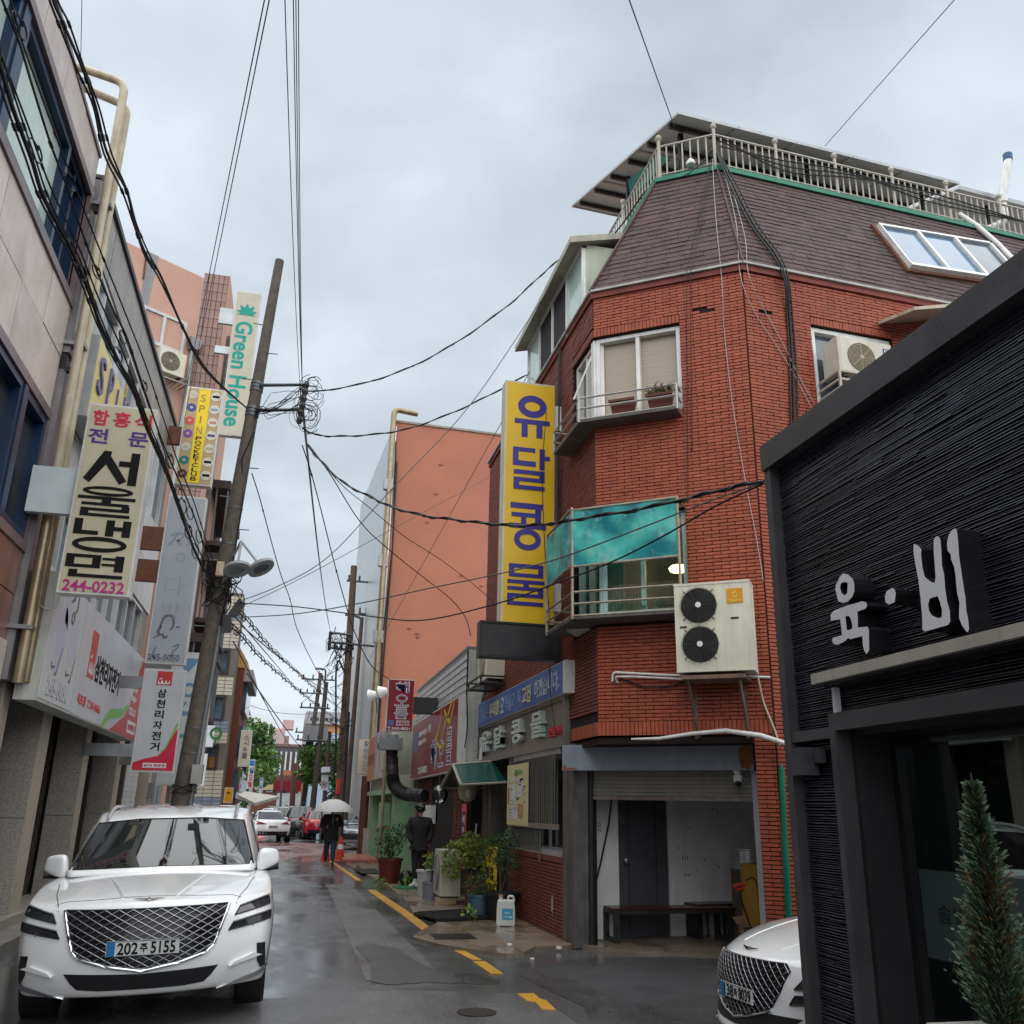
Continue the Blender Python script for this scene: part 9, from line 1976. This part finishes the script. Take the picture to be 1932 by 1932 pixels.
cable('second cable falling from the rack behind the yellow sign',pv([(582,838),(640,910),(700,960),(760,1010),(830,1055),(900,1108),(945,1150)],HUBL,V((3.6,17,4.9))),.007)
R5=V((2.45,22,4.6))
cable('dull red cable from the rack down to the small red hanging sign',pv([(570,840),(585,885),(605,960),(625,1040),(645,1115),(668,1190),(700,1255),(735,1282)],HUBL,R5),.010,wirer,ties=3)
cable('dull red cable from the pole steps to the brown pole',pv([(475,893),(490,940),(510,1015),(530,1085),(547,1130),(560,1185),(590,1250),(618,1300),(640,1345)],PP(7.6),oP+dP*5),.010,wirer,ties=3)
R6=V((4.6,12.6,11.6))
cable('long taut wire from the pole knot up to the roof railing',pv([(440,1138),(520,1108),(620,1050),(740,922),(870,785),(960,660),(1060,505)],P1,R6),.007,wireg)
cable('second taut wire from the pole knot, passing the terracotta wall',pv([(440,1152),(560,1095),(700,1020),(820,955),(925,900)],P1,V((3.7,18.5,8.6))),.006,wireg)
cable('fine wire crossing the terracotta wall to the yellow sign',[on(700,1240,Y=30),on(1000,700,Y=14)],.007,wireg)
cable('wire from the left top of the picture down to the roof railing corner',[on(1180,-20,Y=6.5),on(1272,238,Y=10.9)],.008,wirer)
cable('wire from the right top of the picture down to the solar array',[on(1818,-20,Y=7),on(1556,276,Y=11.2)],.006,wireg)
far1=on(600,1318,Y=60)
t0=[(432,1180),(455,1200),(490,1240),(530,1275),(565,1305),(600,1332),(640,1362)]
for k,(dy,dx,lb_)in enumerate(((0,0,'lower wrapped cable bundle from the pole to the far poles'),(-28,14,'upper wrapped cable bundle from the pole to the far poles'))):
 P=smooth(pv([(x+dx,y+dy*(1-i*.08))for i,(x,y)in enumerate(t0)],KN+V((.2,0,.1)),on(640,1362,Y=60)),14);t=thing('overhead_cable',lb_,'cable',P[0],'overhead cables');MB().tube(P,.014,4).build('strand',wire,t,60);b=MB()
 for s_ in(0,2.1):b.tube([p+V((math.sin(i*.9+s_)*.05,0,math.cos(i*.9+s_)*.06))for i,p in enumerate(P)],.009,4)
 b.build('lashing_wire',wire,t,60)
for k,(a,b_,s_)in enumerate((((445,1165),(560,1300),.0),((455,1180),(660,1318),.3),((440,1210),(575,1445),.2),((466,1270),(600,1440),.2))):
 cable(['thin line from the pole to the far left','thin line from the pole to the brown pole','thin line sloping down the street on the left','lowest thin line down the street on the left'][k],sag(on(*a,Y=15),on(*b_,Y=58),s_),.012,wireg)
for k,(a,ya,b_,yb)in enumerate((((574,1285),60,(668,1240),40),((600,1290),60,(690,1330),44),((585,1340),66,(560,1420),110),((600,1345),66,(470,1330),66),((570,1325),60,(650,1230),40))):
 cable(['line from the far crossarm to the brown pole','line from the far pole to the slim lamp pole','line from the transformer pole down the street','line from the transformer pole to the brick building','second line from the far crossarm to the brown pole'][k],sag(on(*a,Y=ya),on(*b_,Y=yb),.3),.018,wireg)
def onS(x,y,off=.04):return on_plane(x,y,eAB,eBC,tBC)+(eBC-eAB).cross(tBC-eAB).normalized()*off
def onC(x,y,off=.05):return on_plane(x,y,eBC,eC1,tBC)+nS*off
def onF(fr,x,y,c=.04):a,b=fr.px(x,y,c);return fr.p(a,b,c)
for k,dx in enumerate((-6,0,7)):
 P=[onC(1348+dx*.3,300,.12),onC(1378+dx,360,.1),onC(1420+dx,430),onC(1462+dx,488),onF(FC,1484+dx*.6,530,.12),onF(FC,1490+dx*.8,600),onF(FC,1496+dx,700),onF(FC,1499+dx,830)]
 cable(['left strand of the black cables dropping over the lane eaves','middle strand of the black cables dropping over the lane eaves','right strand of the black cables dropping over the lane eaves'][k],P,[.014,.018,.012][k],wire,'cables on the brick corner building')
cable('pale thin wire falling along the brick corner edge',[onC(1352,300,.1),onC(1385,420),onF(FB,1397,520,.12),onF(FC,1425,590),onF(FC,1470,660),onF(FC,1500,710),onF(FC,1532,772)],.005,M('cable_pale',(.40,.38,.38),rough=.5),'cables on the brick corner building')
cable('pale thin wire right of the brick corner, nearer the black cables',[onC(1356,300,.1),onC(1400,440),onF(FC,1412,515,.12),onF(FC,1440,580),onF(FC,1478,650),onF(FC,1510,715),onF(FC,1537,762)],.005,MATS['cable_pale'],'cables on the brick corner building')
cable('long pale wire hanging down the brick chamfer',[onS(1346,310,.1),onS(1352,420),onF(FB,1362,530,.12),onF(FB,1366,620),onF(FB,1382,760),onF(FB,1405,900),onF(FB,1428,1020),onF(FB,1440,1096)],.005,MATS['cable_pale'],'cables on the brick corner building')
for k in range(2):cable(['left dark wire hanging on the chamfer between window and corner','right dark wire hanging on the chamfer between window and corner'][k],[onS(1343,312,.1),onS(1322+6*k,400),onS(1300+8*k,500),onF(FB,1296+7*k,530,.12),onF(FB,1296+8*k,700),onF(FB,1298+8*k,950-100*k)],.005,wire,'cables on the brick corner building')
for k in range(3):cable(['lowest cable looped along the roof railing','middle cable looped along the roof railing','top cable looped along the roof railing'][k],[tBC+V((.05,-.04,.45+.1*k)),V((7.0,10.92,TT+.52-.1*k)),V((8.4,11.0,TT+.62-.05*k)),V((9.8,11.08,TT+.4+.1*k)),V((12,11.2,TT+.45))],.012,wire,'cables on the brick corner building')
cable('black cable along the chamfer roof edge and down the street side',[onS(1346,295,.1),onS(1300,335,.06),tAB+V((0,.2,.1)),V((4.85,12.6,TT+.1)),V((4.4,13.2,10.9))],.014,wire,'cables on the brick corner building')
for k in range(2):cable(['left black riser cable beside the yellow sign','right black riser cable beside the yellow sign'][k],[FA.p(-1.55-.06*k,8.95,.05),FA.p(-1.6-.05*k,7.4,.06),FA.p(-1.72,6.2,.04),FA.p(-1.75+.07*k,5.2,.06),FA.p(-1.7,3.7,.05)],.014,wire,'cables on the brick corner building')
t=cable('thin cable dropping over the yellow sign and blue banner',[V((3.45,12.5,7.6)),V((3.4,12.55,6.6)),V((3.46,12.55,5.2)),V((3.52,12.5,4.2)),V((3.55,12.6,3.4)),V((3.62,12.5,2.6))],.006,wire,'cables on the brick corner building')
s=thing('roof_flood_lamp','small white lamp at the chamfer corner of the roof edge','lamp',onS(1308,322,.1));o=onS(1306,322,.12);MB().lathe([(.02,-.05),(.07,-.02),(.075,.03),(.04,.08)],o,12).build('housing',white,s,40);MB().tube([o,o+V((.05,.2,.05))],.02,6).build('arm',steel,s)
# ---- cable on the wall by the siding, grey conduit beside the banner
cable('grey conduit curving down the brick wall beside the blue banner',[FA.p(YA(17.3),4.3,.06),FA.p(YA(17.7),3.9,.08),FA.p(YA(18.05),3.5,.1),FA.p(YA(18.1),2.6,.1)],.03,galv,'conduits on the brick wall')
cable('thin black cable drooping down the siding corner',[V((3.38,18.15,4.75)),V((3.36,18.1,3.9)),V((3.40,18.1,3.3)),V((3.36,18.1,2.8))],.012,wire,'conduits on the brick wall')
cable('white cable run along the eaves of the granite building to the sign box',[V((-3.2,11.9,4.0)),V((-3.1,11.95,3.9)),V((-3.0,12.1,3.95)),V((-3.0,12.15,4.15))],.008,MATS['cable_pale'],'conduits on the brick wall')
